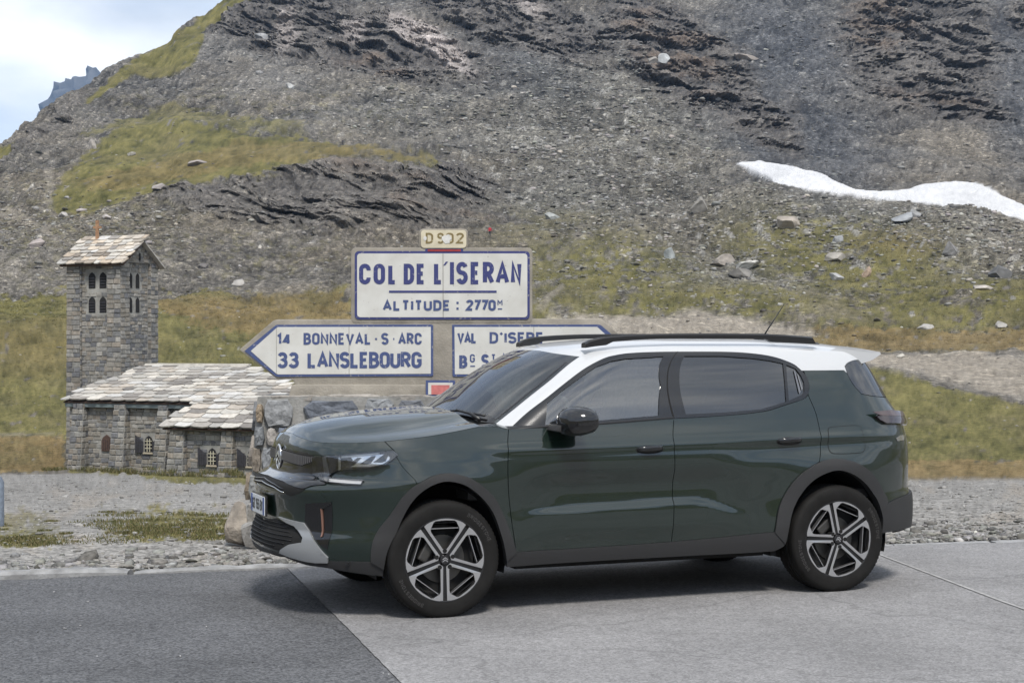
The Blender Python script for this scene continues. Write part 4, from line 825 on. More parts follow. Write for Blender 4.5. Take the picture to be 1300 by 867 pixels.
# windscreen centre line against height
XW = pchip([.95,1.02,1.08,1.2,1.35,1.48,1.56,1.62],[-.08,.03,.115,.285,.495,.705,.88,1.05])
S1, S2 = 1.25, 3.75      # ring parameter: 0..S1 nose corner, S1..S2 flank, S2..S2+1.15 tail corner
SE = S2 + 1.15
XB, XT = .10, 2.62       # where the nose corner ends and the tail corner starts
def side_sculpt(x, z):
    d = 0.0*x
    # wheel arch shoulders
    for cx, am in ((0.0, .026), (2.67, .030)):
        r = np.sqrt((x-cx)**2 + ((z-.35)*1.0)**2)
        d = d + am*np.exp(-((r-.40)/.16)**2) * sstep(1.02,.80,z)
    # hollow above the sill between the wheels
    m = sstep(.42,.80,x)*sstep(2.05,1.70,x)
    zc = .600 + .030*(x-.6) - .10*sstep(1.45,2.0,x)**2
    d = d - .030*m*np.exp(-((z-.74)/.10)**2)*.6
    d = d + m*(.024*sstep(zc+.030, zc-.022, z) - .012)*sstep(.40,.50,z)*sstep(.86,.74,z)
    # shoulder crease running back from the wing
    zs = .965 + .012*x
    d = d + .010*np.exp(-((z-zs)/.028)**2)*sstep(.1,.5,x)*sstep(3.3,2.9,x)
    # scoop behind the rear door handle
    d = d - .016*np.exp(-((z-(.93+.02*(x-2.3)))/.05)**2)*sstep(1.7,2.2,x)*sstep(3.2,2.6,x)
    return d
def _corner(th, p):
    c = np.clip(np.cos(th),0,1); s = np.clip(np.sin(th),0,1); n = (c**p + s**p)**(1/p)
    return c/n, s/n
def ring(s, z, kind):
    """point of the near half ring (y<0); kind 'B' bonnet nose, 'G' windscreen"""
    s = np.asarray(s, float); z = np.asarray(z, float); s, z = np.broadcast_arrays(s, z)
    if kind == 'B': xf, xb, p = XF(z), XB + 0*z, 2.75
    else: xf, xb, p = XW(z), XW(z) + .62, 2.75
    xr = XR(z); xt = np.minimum(XT + 0*z, xr - .45); pr = 3.3
    w = WZ(z)
    thf = np.clip(s/S1,0,1)*np.pi/2; thr = np.clip((s-S2)/(SE-S2),0,1)*np.pi/2
    cf, sf = _corner(thf, p); cr, sr = _corner(np.pi/2 - thr, pr)
    u = np.clip((s-S1)/(S2-S1),0,1)
    x = np.where(s < S1, xb - (xb-xf)*cf, np.where(s < S2, xb + (xt-xb)*u, xt + (xr-xt)*cr))
    k = np.where(s < S1, sf, np.where(s < S2, 1.0, sr))
    y = -(w*CX(x) + side_sculpt(x, z)) * k
    return np.stack([x, y, z], -1)

OUT = {
 'bon_low': [(0,0.964),(0.2354,0.9572),(0.4345,0.9459),(0.626,0.955),(0.7795,0.9739),(0.8953,0.9851)],
 'bon_side': [(0.8953,0.9851),(0.8395,1.036)],
 'bon_top': [(0,1.058),(0.3028,1.035),(0.456,1.022),(0.6457,1.024),(0.8395,1.036)],
 'wing_top': [(0.8395,1.036),(0.9882,1.053),(1.143,1.073),(1.391,1.114)],
 'wing_top2': [(1.391,1.114),(1.479,1.11),(1.565,1.094)],
 'bump_wing': [(0.9033,0.956),(0.9395,0.884),(1.021,0.7891)],
 'door_front': [(1.565,1.094),(1.547,0.9963),(1.536,0.808),(1.555,0.5751),(1.587,0.3685)],
 'door_bottom': [(1.587,0.3685),(2.077,0.3706),(2.616,0.38)],
 'door_split': [(2.659,1.137),(2.632,0.9993),(2.632,0.7677),(2.616,0.38)],
 'rdoor_bottom': [(2.616,0.38),(2.957,0.3926),(3.325,0.4107)],
 'front_arch_o': [(0.8379,0.3468),(0.8522,0.512),(0.9058,0.6096),(0.9636,0.7134),(1.025,0.7934),(1.082,0.8322),(1.162,0.8479),(1.24,0.8342),(1.325,0.7991),(1.399,0.7438),(1.46,0.6767),(1.531,0.5276),(1.587,0.3685)],
 'front_arch_i': [(0.8881,0.3035),(0.9229,0.4642),(0.9916,0.6624),(1.076,0.7696),(1.164,0.8029),(1.291,0.7617),(1.424,0.633),(1.495,0.4619),(1.531,0.319)],
 'rear_arch_o': [(3.325,0.4107),(3.363,0.5806),(3.466,0.7333),(3.621,0.8322),(3.768,0.8591),(3.909,0.8222),(4.014,0.7323),(4.08,0.6104),(4.09,0.5549)],
 'rear_arch_i': [(3.401,0.3345),(3.453,0.5579),(3.58,0.7196),(3.76,0.7882),(3.885,0.75),(3.994,0.6393),(4.053,0.4758),(4.056,0.367)],
 'belt1': [(1.565,1.094),(2.013,1.103),(2.659,1.136)],
 'belt2': [(2.659,1.136),(3.008,1.148),(3.307,1.17),(3.465,1.207),(3.61,1.245),(3.647,1.269)],
 'rdoor_rear': [(3.647,1.269),(3.686,1.128),(3.684,0.9433),(3.652,0.8461)],
 'win_rear': [(3.649,1.423),(3.668,1.336),(3.647,1.269)],
 'dsplit': [(3.649,1.423),(3.809,1.424),(3.998,1.423)],
 'rg_front': [(4.018,1.449),(4.013,1.407),(4.027,1.332),(4.065,1.268)],
 'rg_bot': [(4.065,1.268),(4.17,1.25),(4.46,1.23),(4.9,1.23)],
 'rg_top': [(4.018,1.449),(4.066,1.472),(4.161,1.489),(4.4,1.495),(4.9,1.5)],
 'bump_split': [(4.09,0.5549),(4.185,0.5809),(4.45,0.6),(4.9,0.6)],
 'rbump_bot': [(4.056,0.367),(4.137,0.372),(4.36,0.37),(4.6,0.35),(4.9,0.34)],
 'sill_bot': [(1.534,0.2851),(2.137,0.2892),(2.715,0.2892),(3.321,0.2914),(3.392,0.3196)],
 'fuel': [(3.754,1.042),(3.765,1.056),(3.802,1.06),(3.932,1.065),(3.964,1.056),(3.967,1.006),(3.975,0.9394),(3.957,0.9026),(3.93,0.8937),(3.775,0.8941),(3.748,0.9072),(3.743,0.9722)],
 'tail': [(4.085,1.118),(4.145,1.145),(4.236,1.151),(4.4,1.115),(4.9,1.1),(4.9,1),(4.5,1.03),(4.266,1.061),(4.137,1.07),(4.097,1.095)],
 'tail_refl': [(4.2,0.9745),(4.247,0.9896),(4.321,0.987),(4.287,0.9557),(4.209,0.9533)],
 'head': [(0.457,0.9381),(0.5474,0.9428),(0.6261,0.9528),(0.7796,0.9717),(0.8915,0.9806),(0.915,0.9559),(0.887,0.9293),(0.8479,0.9003),(0.7794,0.8842),(0.7016,0.876),(0.6276,0.8668),(0.5943,0.8495),(0.57,0.8256),(0.7544,0.814),(0.7662,0.8076),(0.777,0.7858),(0.7091,0.7855),(0.5999,0.7919),(0.5399,0.804),(0.4721,0.8312)],
 'head_lens2': [(0.6605,0.8884),(0.6973,0.9234),(0.6854,0.9433),(0.857,0.963),(0.876,0.945),(0.8716,0.9294),(0.8404,0.9071),(0.7793,0.891)],
 'drl': [(0.5809,0.8127),(0.7595,0.8053),(0.77,0.7902),(0.6089,0.7966)],
 'head_bar': [(0.6176,0.9412),(0.6307,0.9417),(0.6316,0.8715),(0.6189,0.8665)],
 'head_bar2': [(0.5193,0.9392),(0.545,0.9405),(0.5816,0.8018),(0.5472,0.8088)],
 'head_top': [(0.635,0.9472),(0.826,0.9706),(0.8262,0.9616),(0.6351,0.936)],
 'grille': [(0.02,0.958),(0.2371,0.9517),(0.4539,0.9402),(0.4483,0.9031),(0.3591,0.8753),(0.1774,0.8861),(0.02,0.89)],
 'gpanel': [(0,0.962),(0.2354,0.9572),(0.4537,0.9425),(0.4739,0.8267),(0.6058,0.7877),(0.5417,0.7734),(0.5063,0.7577),(0.4235,0.7646),(0.3048,0.781),(0,0.79)],
 'slot': [(0,0.795),(0.3094,0.7791),(0.4247,0.7633),(0.512,0.7558),(0.4748,0.728),(0.4104,0.709),(0.3402,0.7311),(0,0.742)],
 'lower_grille': [(0,0.53),(0.2526,0.5638),(0.4485,0.536),(0.528,0.4655),(0.5236,0.4378),(0.4368,0.4205),(0.3556,0.3766),(0,0.385)],
 'skid': [(0.293,0.5741),(0.5072,0.5571),(0.6569,0.3685),(0.6521,0.3378),(0.5921,0.3339),(0.5363,0.3389),(0.4531,0.3521),(0.3613,0.3702),(0.3729,0.388),(0.4419,0.4257),(0.5201,0.4443),(0.522,0.4695),(0.4457,0.5334),(0.384,0.546)],
 'fog': [(0.5157,0.6706),(0.5714,0.6765),(0.657,0.6875),(0.6591,0.6051),(0.6568,0.5141),(0.6546,0.4118),(0.6046,0.4482),(0.5073,0.5548)],
 'fog_strip': [(0.6033,0.646),(0.6119,0.6534),(0.62,0.4852),(0.6138,0.4804)],
 'fog_top': [(0.6078,0.6531),(0.6529,0.6851),(0.6563,0.6783),(0.6114,0.6441)],
 'bump_bot': [(0,0.365),(0.3596,0.3652),(0.4522,0.3496),(0.535,0.334),(0.653,0.3426),(0.7489,0.3471),(0.8379,0.3468)],
 'lip_bot': [(0,0.335),(0.3532,0.3502),(0.5293,0.3145),(0.6409,0.304),(0.7238,0.2869),(0.8762,0.2604)],
 'fdefl': [(0.7862,0.3553),(0.837,0.3793),(0.8379,0.3468)],
 'ws_edge': [(0.7305,1.12),(0.7395,1.232),(0.7537,1.382),(0.7275,1.519)],
 'ws_top': [(0.7275,1.519),(0.5348,1.534),(0.25,1.553),(0,1.556)],
 'ws_bot': [(0,1.165),(0.048,1.165),(0.4404,1.141),(0.6116,1.129),(0.7305,1.12)],
 'frame_top': [(0.8603,1.097),(0.8514,1.189),(0.8724,1.284),(0.8886,1.427),(0.903,1.474),(0.9301,1.513),(0.9791,1.529),(1.046,1.539),(1.218,1.546),(1.567,1.548),(2.262,1.547),(2.606,1.542),(2.934,1.529),(3.155,1.512),(3.323,1.489),(3.457,1.461),(3.546,1.423)],
 'frame_rear': [(3.546,1.423),(3.602,1.38),(3.615,1.336),(3.606,1.299),(3.591,1.272)],
 'frame_bot': [(3.591,1.272),(3.536,1.245),(3.328,1.208),(3.114,1.171),(2.704,1.148),(2.227,1.136),(1.387,1.103),(0.8603,1.097)],
 'fglass': [(0.9146,1.24),(0.9252,1.321),(0.9609,1.458),(1.012,1.49),(1.103,1.506),(1.5,1.519),(1.855,1.336),(2.059,1.156),(1.35,1.125),(1.09,1.113)],
 'rglass': [(1.804,1.52),(2.383,1.519),(2.861,1.503),(3.104,1.488),(3.289,1.47),(3.317,1.351),(3.336,1.227),(3.068,1.182),(2.705,1.167),(2.322,1.161)],
 'qglass': [(3.333,1.462),(3.463,1.436),(3.527,1.39),(3.558,1.345),(3.547,1.29),(3.526,1.272),(3.366,1.234),(3.346,1.351)],
 'abase': [(0.8603,1.097),(0.7305,1.12)],
}

# ================================================================ the parked car
def cat_rom(pts, n=8):
    """smooth open curve through pts"""
    P = [np.array(p, float) for p in pts]
    if len(P) < 3: return [tuple(P[0] + (P[-1] - P[0]) * i / n) for i in range(n + 1)]
    out = []
    for i in range(len(P) - 1):
        p0 = P[i - 1] if i else 2 * P[0] - P[1]; p1 = P[i]; p2 = P[i + 1]; p3 = P[i + 2] if i + 2 < len(P) else 2 * P[-1] - P[-2]
        d1 = max(np.linalg.norm(p2 - p1), 1e-6)
        m1 = (p2 - p0) / max(np.linalg.norm(p2 - p1) + np.linalg.norm(p1 - p0), 1e-6) * d1
        m2 = (p3 - p1) / max(np.linalg.norm(p3 - p2) + np.linalg.norm(p2 - p1), 1e-6) * d1
        for k in range(n):
            t = k / n
            out.append(tuple((2*t**3-3*t*t+1)*p1 + (t**3-2*t*t+t)*m1 + (-2*t**3+3*t*t)*p2 + (t**3-t*t)*m2))
    out.append(tuple(P[-1])); return out
def curve(name, rev=False, n=8):
    c = cat_rom(OUT[name], n); return c[::-1] if rev else c
def join(*cs):
    o = []
    for c in cs:
        for p in c:
            if not o or abs(o[-1][0] - p[0]) + abs(o[-1][1] - p[1]) > 1e-4: o.append(p)
    if abs(o[0][0] - o[-1][0]) + abs(o[0][1] - o[-1][1]) < 1e-4: o.pop()
    return o
def closed(name, n=4):
    P = OUT[name]; return join(P + [P[0]]) if n == 0 else join(cat_rom(P, n))
def sharp(name): return [tuple(p) for p in OUT[name]]
def area(p): return .5 * sum(p[i][0] * p[(i+1) % len(p)][1] - p[(i+1) % len(p)][0] * p[i][1] for i in range(len(p)))
def inset(poly, d):
    if area(poly) < 0: poly = poly[::-1]
    n = len(poly); P = [np.array(p) for p in poly]; out = []
    for i in range(n):
        a = P[i] - P[i-1]; b = P[(i+1) % n] - P[i]
        a = a / max(np.linalg.norm(a), 1e-9); b = b / max(np.linalg.norm(b), 1e-9)
        na = np.array([-a[1], a[0]]); nb = np.array([-b[1], b[0]]); m = na + nb; q = np.linalg.norm(m)
        m = na if q < 1e-6 else m / q
        out.append(tuple(P[i] + m * d / max(.45, float(m @ na))))
    return out
def keyhole(outer, hole):
    if area(outer) < 0: outer = outer[::-1]
    if area(hole) > 0: hole = hole[::-1]
    A = np.array(outer); Bq = np.array(hole); D = ((A[:, None] - Bq[None]) ** 2).sum(-1); i, j = np.unravel_index(D.argmin(), D.shape)
    return outer[:i+1] + hole[j:] + hole[:j+1] + outer[i:]
def clip_cell(poly, x0, x1, y0, y1):
    for ax, lim, sg in ((0, x0, 1), (0, x1, -1), (1, y0, 1), (1, y1, -1)):
        if not poly: return poly
        out = []; pv = poly[-1]; pi = (pv[ax] - lim) * sg >= 0
        for p in poly:
            ci = (p[ax] - lim) * sg >= 0
            if ci != pi:
                t = (lim - pv[ax]) / (p[ax] - pv[ax]); q = [pv[0] + t * (p[0] - pv[0]), pv[1] + t * (p[1] - pv[1])]; q[ax] = lim; out.append(tuple(q))
            if ci: out.append(p)
            pv, pi = p, ci
        poly = out
    return poly
def in_poly(X, Y, poly):
    P = np.array(poly); ins = np.zeros(X.shape, bool)
    for (xa, ya), (xb, yb) in zip(P, np.roll(P, -1, 0)):
        if ya == yb: continue
        c = ((ya > Y) != (yb > Y)) & (X < (xb - xa) * (Y - ya) / (yb - ya) + xa); ins ^= c
    return ins
def surf_n(s, z, kind):
    e = 2e-3
    P = ring(s, z, kind); a = ring(np.minimum(s + e, SE), z, kind) - ring(np.maximum(s - e, 0), z, kind); b = ring(s, z + e, kind) - ring(s, z - e, kind)
    n = np.cross(a, b); n /= np.maximum(np.linalg.norm(n, axis=-1, keepdims=True), 1e-9)
    c = P - np.array([1.3, 0, .75]); fl = (n * c).sum(-1) < 0; n[fl] *= -1
    return P, n
def panel(name, kind, poly, mat, parent, off=0., lip=.014, gap=0., mirror=True, ds=.016, dz=.014, holes=(), bulge=0.):
    """a piece of the body skin inside the outline poly; lip turns its edge inwards; built on both sides when mirror"""
    if gap: poly = inset(poly, gap)
    if area(poly) < 0: poly = poly[::-1]
    holes = [h[::-1] if area(h) > 0 else h for h in holes]
    from mathutils.geometry import tessellate_polygon
    loops = [poly] + list(holes); allp = [p for l in loops for p in l]
    tri = [[allp[i] for i in t] for t in tessellate_polygon([[Vector((p[0], p[1], 0)) for p in l] for l in loops])]
    tri = [t if area(t) > 0 else t[::-1] for t in tri if abs(area(t)) > 1e-10]; TB_ = np.array([[min(p[0] for p in t), max(p[0] for p in t), min(p[1] for p in t), max(p[1] for p in t)] for t in tri])
    A = np.array(poly); lo = A.min(0); hi = A.max(0)
    ns = max(1, int(np.ceil((hi[0] - lo[0]) / ds))); nz = max(1, int(np.ceil((hi[1] - lo[1]) / dz)))
    S = np.linspace(lo[0] - 1e-6, hi[0] + 1e-6, ns + 1); Z = np.linspace(lo[1] - 1e-6, hi[1] + 1e-6, nz + 1)
    GX, GY = np.meshgrid(S, Z, indexing='ij'); ins = in_poly(GX, GY, poly)
    for h in holes: ins &= ~in_poly(GX, GY, h)
    edge = np.zeros((ns, nz), bool)
    for p, q in [pq for l in loops for pq in zip(np.array(l), np.roll(np.array(l), -1, 0))]:
        k = max(2, int(np.linalg.norm((q - p) / [S[1]-S[0], Z[1]-Z[0]]) * 6)); T = np.linspace(0, 1, k)[:, None]; W = p + (q - p) * T
        edge[np.clip(((W[:, 0] - S[0]) / (S[1]-S[0])).astype(int), 0, ns-1), np.clip(((W[:, 1] - Z[0]) / (Z[1]-Z[0])).astype(int), 0, nz-1)] = True
    vid = {}; pts = []; faces = []
    def v(p):
        k = (round(p[0], 5), round(p[1], 5))
        if k not in vid: vid[k] = len(pts); pts.append(k)
        return vid[k]
    for i in range(ns):
        for j in range(nz):
            c4 = ins[i, j] + 0 + ins[i+1, j] + ins[i, j+1] + ins[i+1, j+1]
            if edge[i, j] or 0 < c4 < 4:
                for ti in np.where((TB_[:, 0] < S[i+1]) & (TB_[:, 1] > S[i]) & (TB_[:, 2] < Z[j+1]) & (TB_[:, 3] > Z[j]))[0]:
                    cc_ = clip_cell(tri[ti], S[i], S[i+1], Z[j], Z[j+1]); ids = []
                    for p in cc_:
                        q = v(p)
                        if q not in ids: ids.append(q)
                    if len(ids) >= 3 and abs(area([pts[q] for q in ids])) > 1e-9: faces.append(ids)
            elif ins[i, j] and ins[i+1, j+1]:
                faces.append([v((S[i], Z[j])), v((S[i+1], Z[j])), v((S[i+1], Z[j+1])), v((S[i], Z[j+1]))])
    sz = np.array(pts); P, N = surf_n(sz[:, 0], sz[:, 1], kind)
    o_ = off
    if bulge:      # swell towards the middle of the piece
        d = np.full(len(sz), 9.)
        for p, q in zip(A, np.roll(A, -1, 0)):
            L2 = max(((q-p)**2).sum(), 1e-12); t = np.clip(((sz - p) @ (q - p)) / L2, 0, 1); d = np.minimum(d, np.linalg.norm(sz - (p + t[:, None] * (q - p)), axis=1))
        o_ = off + bulge * (1 - (1 - np.clip(d / (bulge * 1.6), 0, 1)) ** 2)
        P = P + N * np.asarray(o_)[:, None]
    else: P = P + N * off
    V = list(map(tuple, P)); NN = list(map(tuple, N)); Fc = [tuple(f) for f in faces]
    if lip:
        cnt = {}
        for f in faces:
            for a, b in zip(f, f[1:] + f[:1]):
                cnt[(a, b)] = cnt.get((a, b), 0) + 1
        bd = [e for e in cnt if (e[1], e[0]) not in cnt]
        for a, b in bd:
            pa, pb = P[a], P[b]; q = len(V); t = pb - pa; nn = np.cross(t, N[a]); ln = np.linalg.norm(nn)
            if ln < 1e-9: continue
            nn = nn / ln
            V += [tuple(pa), tuple(pb), tuple(pb - N[b] * lip), tuple(pa - N[a] * lip)]; NN += [tuple(nn)] * 4; Fc.append((q, q+3, q+2, q+1))
    res = []
    for sg in ((1, -1) if mirror else (1,)):
        VV = [(x, y * sg, z) for x, y, z in V]; nn = [(x, y * sg, z) for x, y, z in NN]
        # face order outward on both sides
        FF = Fc if sg == 1 else [f[::-1] for f in Fc]
        me = mesh(name, VV, FF, mat, True)
        me.normals_split_custom_set_from_vertices(nn)
        par = parent[0 if sg == 1 else 1] if isinstance(parent, (tuple, list)) else parent
        res.append(link(bpy.data.objects.new(name, me), par))
    return res
def loft(name, rows, mat, parent, smooth=True, mirror=False, flip=False):
    rows = [[tuple(p) for p in r] for r in rows]; n = len(rows[0]); V = [p for r in rows for p in r]
    Fc = [(i*n+j, i*n+j+1, (i+1)*n+j+1, (i+1)*n+j) for i in range(len(rows)-1) for j in range(n-1)]
    if flip: Fc = [f[::-1] for f in Fc]
    o = [obj(name, V, Fc, mat, parent, smooth)]
    if mirror: o.append(obj(name, [(x, -y, z) for x, y, z in V], [f[::-1] for f in Fc], mat, parent[1] if isinstance(parent, tuple) else parent, smooth))
    return o
# ---- paints and plastics
M_PAINT = simple('dark_green_paint', (.0046, .0125, .0092), .35, .0, coat=1.0, spec=.2); M_PAINT.node_tree.nodes['Principled BSDF'].inputs['Coat IOR'].default_value = 1.72
M_WHITE = simple('white_roof_paint', (.52, .53, .54), .3, 0, coat=.8)
M_BLACK = simple('black_plastic', (.030, .030, .031), .55, spec=.35, bump=.25, bscale=900)
M_GLOSS = simple('gloss_black', (.008, .008, .009), .12, coat=.6)
M_SATIN = simple('satin_black_trim', (.014, .014, .015), .35)
M_SKID = simple('silver_grey_bumper_paint', (.30, .31, .32), .38, .35)
M_CHROME = simple('chrome', (.75, .75, .76), .12, 1.)
M_RUBBER = simple('tyre_rubber', (.012, .0115, .011), .75, spec=.2, noise=.25, nscale=14, bump=.15, bscale=300)
M_ALU = simple('machined_alloy', (.62, .62, .63), .28, .9)
M_RIMDK = simple('dark_wheel_paint', (.012, .012, .013), .3)
M_DISC = simple('brake_metal', (.10, .097, .092), .45, .8)
M_INT = simple('cabin_trim', (.07, .07, .072), .7)
M_SEAT = simple('grey_seat_fabric', (.36, .36, .355), .85, noise=.15)
M_GLASS = glass('car_glass', (.86, .93, .90), 1.0)
M_WSCR = glass('windscreen_glass', (.80, .90, .87), 1.0)
M_PRIV = glass('privacy_glass', (.035, .038, .04), .95)
for _m, _i in ((M_GLASS, 2.7), (M_PRIV, 2.25), (M_WSCR, 2.1)): [setattr(n_.inputs[0], 'default_value', _i) for n_ in _m.node_tree.nodes if n_.type == 'FRESNEL']
M_LENS = glass('lamp_lens', (.92, .93, .94), 1.0)
M_TAILL = simple('tail_lamp_lens', (.022, .010, .011), .08, coat=.8)
M_TAILW = simple('tail_lamp_clear', (.07, .045, .045), .1, coat=.6)
M_COPPER = simple('copper_strip', (.36, .20, .15), .35, .6)
M_PLATE = simple('number_plate_white', (.72, .74, .76), .35)
M_PBLUE = simple('number_plate_blue', (.03, .08, .30), .35)
M_PTXT = simple('number_plate_black', (.03, .03, .035), .5)
M_DARK = simple('underbody_black', (.006, .006, .006), .9)
M_LED = simple('lamp_reflector', (.80, .80, .80), .12, .9)
CAR_YAW = R(21.4)
car = empty('parked_car', (-.707, 10.211, 0), CAR_YAW, 'dark green compact SUV with white roof and black roof rails parked on the roadside', 'car')
# ---- skin panels
G4 = .0022
bonnet_front = join(curve('bon_low'), curve('bon_side'), curve('bon_top', True), [OUT['bon_low'][0]])
bump = join(curve('bon_low'), [OUT['bump_wing'][0]], curve('bump_wing'), [p for p in curve('front_arch_o', True) if p[0] < OUT['bump_wing'][-1][0] - .004], curve('bump_bot', True))
bumper = panel('front_bumper', 'B', inset(bump, 0), M_PAINT, car, mirror=False)[0]
panel('front_bumper', 'B', bump, M_PAINT, car, mirror=False)
bpy.data.objects.remove(bumper); bumper = [o for o in bpy.data.objects if o.name.startswith('front_bumper')][0]; bumper.name = 'front_bumper'
# the far half of the bumper belongs to the same moulding: join its mesh
def join_mirror(o):
    me = o.data; bm = bmesh.new(); bm.from_mesh(me)
    V = [tuple(v.co) for v in me.vertices]; Fc = [tuple(p.vertices) for p in me.polygons]; n = len(V)
    nn = [tuple(v) for v in (me.corner_normals[i].vector for i in range(len(me.loops)))]
    vn = [None] * n
    for p in me.polygons:
        for li in p.loop_indices: vn[me.loops[li].vertex_index] = nn[li]
    vn = [x if x is not None else (0, 0, 1) for x in vn]
    mat = me.materials[0]; bm.free()
    m2 = mesh(me.name, V + [(x, -y, z) for x, y, z in V], Fc + [tuple(i + n for i in f[::-1]) for f in Fc], mat, True)
    m2.normals_split_custom_set_from_vertices(vn + [(x, -y, z) for x, y, z in vn]); o.data = m2; bpy.data.meshes.remove(me)
    return o
join_mirror(bumper)
def centre_panel(name, kind, poly, mat, parent, **k):
    return join_mirror(panel(name, kind, poly, mat, parent, mirror=False, **k)[0])
wing = join(curve('wing_top'), curve('wing_top2'), curve('door_front'), [p for p in curve('front_arch_o', True) if p[0] > OUT['bump_wing'][-1][0] + .004], curve('bump_wing', True), [OUT['bon_side'][0]], curve('bon_side'))
panel('front_wing', 'B', wing, M_PAINT, car, gap=G4)
fdoor = panel('front_door', 'B', join(curve('belt1'), curve('door_split'), curve('door_bottom', True), curve('door_front', True)), M_PAINT, car, gap=G4)
rdoor = panel('rear_door', 'B', join(curve('belt2'), curve('rdoor_rear'), [p for p in curve('rear_arch_o', True) if p[0] < OUT['rdoor_rear'][-1][0] - .004], curve('rdoor_bottom', True), curve('door_split', True)), M_PAINT, car, gap=G4)
quarter = join(curve('rdoor_rear', True), curve('win_rear', True), curve('dsplit'), [OUT['rg_front'][1]], cat_rom(OUT['rg_front'][1:]), curve('rg_bot'), curve('bump_split', True), [p for p in curve('rear_arch_o', True) if p[0] > OUT['rdoor_rear'][-1][0] + .004])
qp = panel('rear_quarter', 'B', quarter, M_PAINT, car, gap=G4)
rear_win = centre_panel('rear_window', 'B', join(curve('rg_top'), curve('rg_bot', True), curve('rg_front', True)), M_PRIV, car, gap=.002)
panel('fuel_flap', 'B', closed('fuel', 4), M_PAINT, (qp[0], qp[1]), off=.0022, lip=.006, mirror=False)
panel('flap_gap', 'B', inset(closed('fuel', 4), -.0035), M_DARK, (qp[0], qp[1]), off=.0010, lip=.002, mirror=False)
# ---- black cladding
arch_f = join(curve('front_arch_o'), [OUT['front_arch_i'][-1]], curve('front_arch_i', True))
panel('wheel_arch_trim', 'B', arch_f, M_BLACK, car, off=.013, lip=.06)
arch_r = join(curve('rear_arch_o'), [OUT['rear_arch_i'][-1]], curve('rear_arch_i', True))
panel('wheel_arch_trim', 'B', arch_r, M_BLACK, car, off=.013, lip=.06)
sill = join([OUT['front_arch_o'][-1]], curve('door_bottom'), curve('rdoor_bottom'), [OUT['rear_arch_i'][0]], curve('sill_bot', True), [OUT['front_arch_i'][-1]])
panel('sill_trim', 'B', sill, M_BLACK, car, off=.008, lip=.06)
lip = join(curve('bump_bot'), [OUT['front_arch_i'][0]], curve('lip_bot', True))
centre_panel('lower_lip', 'B', lip, M_BLACK, bumper, off=.004, lip=.05)
rb = join(curve('bump_split'), curve('rbump_bot', True), [p for p in curve('rear_arch_i', True)][:10], [OUT['rear_arch_o'][-1]])
rbump = centre_panel('rear_bumper', 'B', rb, M_BLACK, car, off=.014, lip=.05)
# ---- front fascia
gp = centre_panel('grille_panel', 'B', closed('gpanel', 4), M_GLOSS, bumper, off=.006, lip=.006)
gr = centre_panel('grille', 'B', sharp('grille'), M_DARK, bumper, off=.008, lip=.002)
# grille ribs
mb = MB(); P_ = sharp('grille')
for sg in (1, -1):
    for s_ in np.arange(.05, .455, .0165):
        t = np.clip(s_ / .45, 0, 1); zt = np.interp(s_, [p[0] for p in P_[:3]], [p[1] for p in P_[:3]]) - .006; zb = np.interp(s_, [P_[0][0], P_[5][0], P_[4][0], P_[3][0]], [P_[6][1], P_[5][1], P_[4][1], P_[3][1]]) + .005
        if zt - zb < .012: continue
        a, na = surf_n(np.array([s_, s_ + .006]), np.array([zt, zb]), 'B'); a = a + na * .014; w = np.array([.0035, .0035, 0])
        pts = []
        for q, nq in zip(a, na):
            tq = np.cross(nq, [0, 0, 1]); pts += [q - tq * .003, q + tq * .003, q + tq * .003 - nq * .012, q - tq * .003 - nq * .012]
        pts = [(p[0], p[1] * sg, p[2]) for p in pts]
        mb.add(pts, [(0, 1, 5, 4), (1, 2, 6, 5), (2, 3, 7, 6), (3, 0, 4, 7), (0, 3, 2, 1), (4, 5, 6, 7)])
tag(mb.build('grille_ribs', simple('grey_grille_ribs', (.16, .16, .17), .3, .5), bumper), kind='stuff')
sl = centre_panel('intake_slot', 'B', closed('slot', 4), M_DARK, bumper, off=.003, lip=.0)
for k, f in enumerate((.30, .62)):
    ps = []
    for s_ in np.linspace(-.36, .36, 25):
        zt = np.interp(abs(s_), [0, .23, .36, .47], [.795, .779, .763, .756]); zb = np.interp(abs(s_), [0, .26, .342], [.742, .731, .709]); z_ = zb + (zt - zb) * f
        q, nq = surf_n(np.array([abs(s_)]), np.array([z_]), 'B'); q = q[0] + nq[0] * .006; ps.append((q[0], q[1] if s_ >= 0 else -q[1], q[2]))
    MB().tube(ps, .0035, 6).build('slot_bar', M_GLOSS if k else M_CHROME, bumper, True)
lg = centre_panel('lower_grille', 'B', sharp('lower_grille'), M_BLACK, bumper, off=-.0, lip=.0)
lg2 = centre_panel('lower_grille_mesh', 'B', inset(sharp('lower_grille'), .006), M_DARK, bumper, off=.003, lip=0)
mb = MB()
for z_ in np.arange(.405, .55, .022):
    smax = np.interp(z_, [.385, .40, .42, .438, .466, .536, .564], [.10, .28, .36, .44, .45, .36, .17])
    ps = []
    for s_ in np.linspace(-smax, smax, 21):
        q, nq = surf_n(np.array([abs(s_)]), np.array([z_]), 'B'); q = q[0] + nq[0] * .006; ps.append((q[0], q[1] if s_ >= 0 else -q[1], q[2]))
    if smax > .05: mb.tube(ps, .0026, 5)
tag(mb.build('lower_grille_bars', simple('grille_bar_black', (.007, .007, .008), .5), bumper, True), kind='stuff')
sk = panel('skid_plate', 'B', sharp('skid'), M_SKID, bumper, off=.016, lip=.03, bulge=.006)
fg = panel('fog_trim', 'B', sharp('fog'), M_GLOSS, bumper, off=.004, lip=.006)
panel('accent_strip', 'B', sharp('fog_strip'), M_COPPER, (fg[0], fg[1]), off=.014, lip=.012, ds=.004, dz=.02)
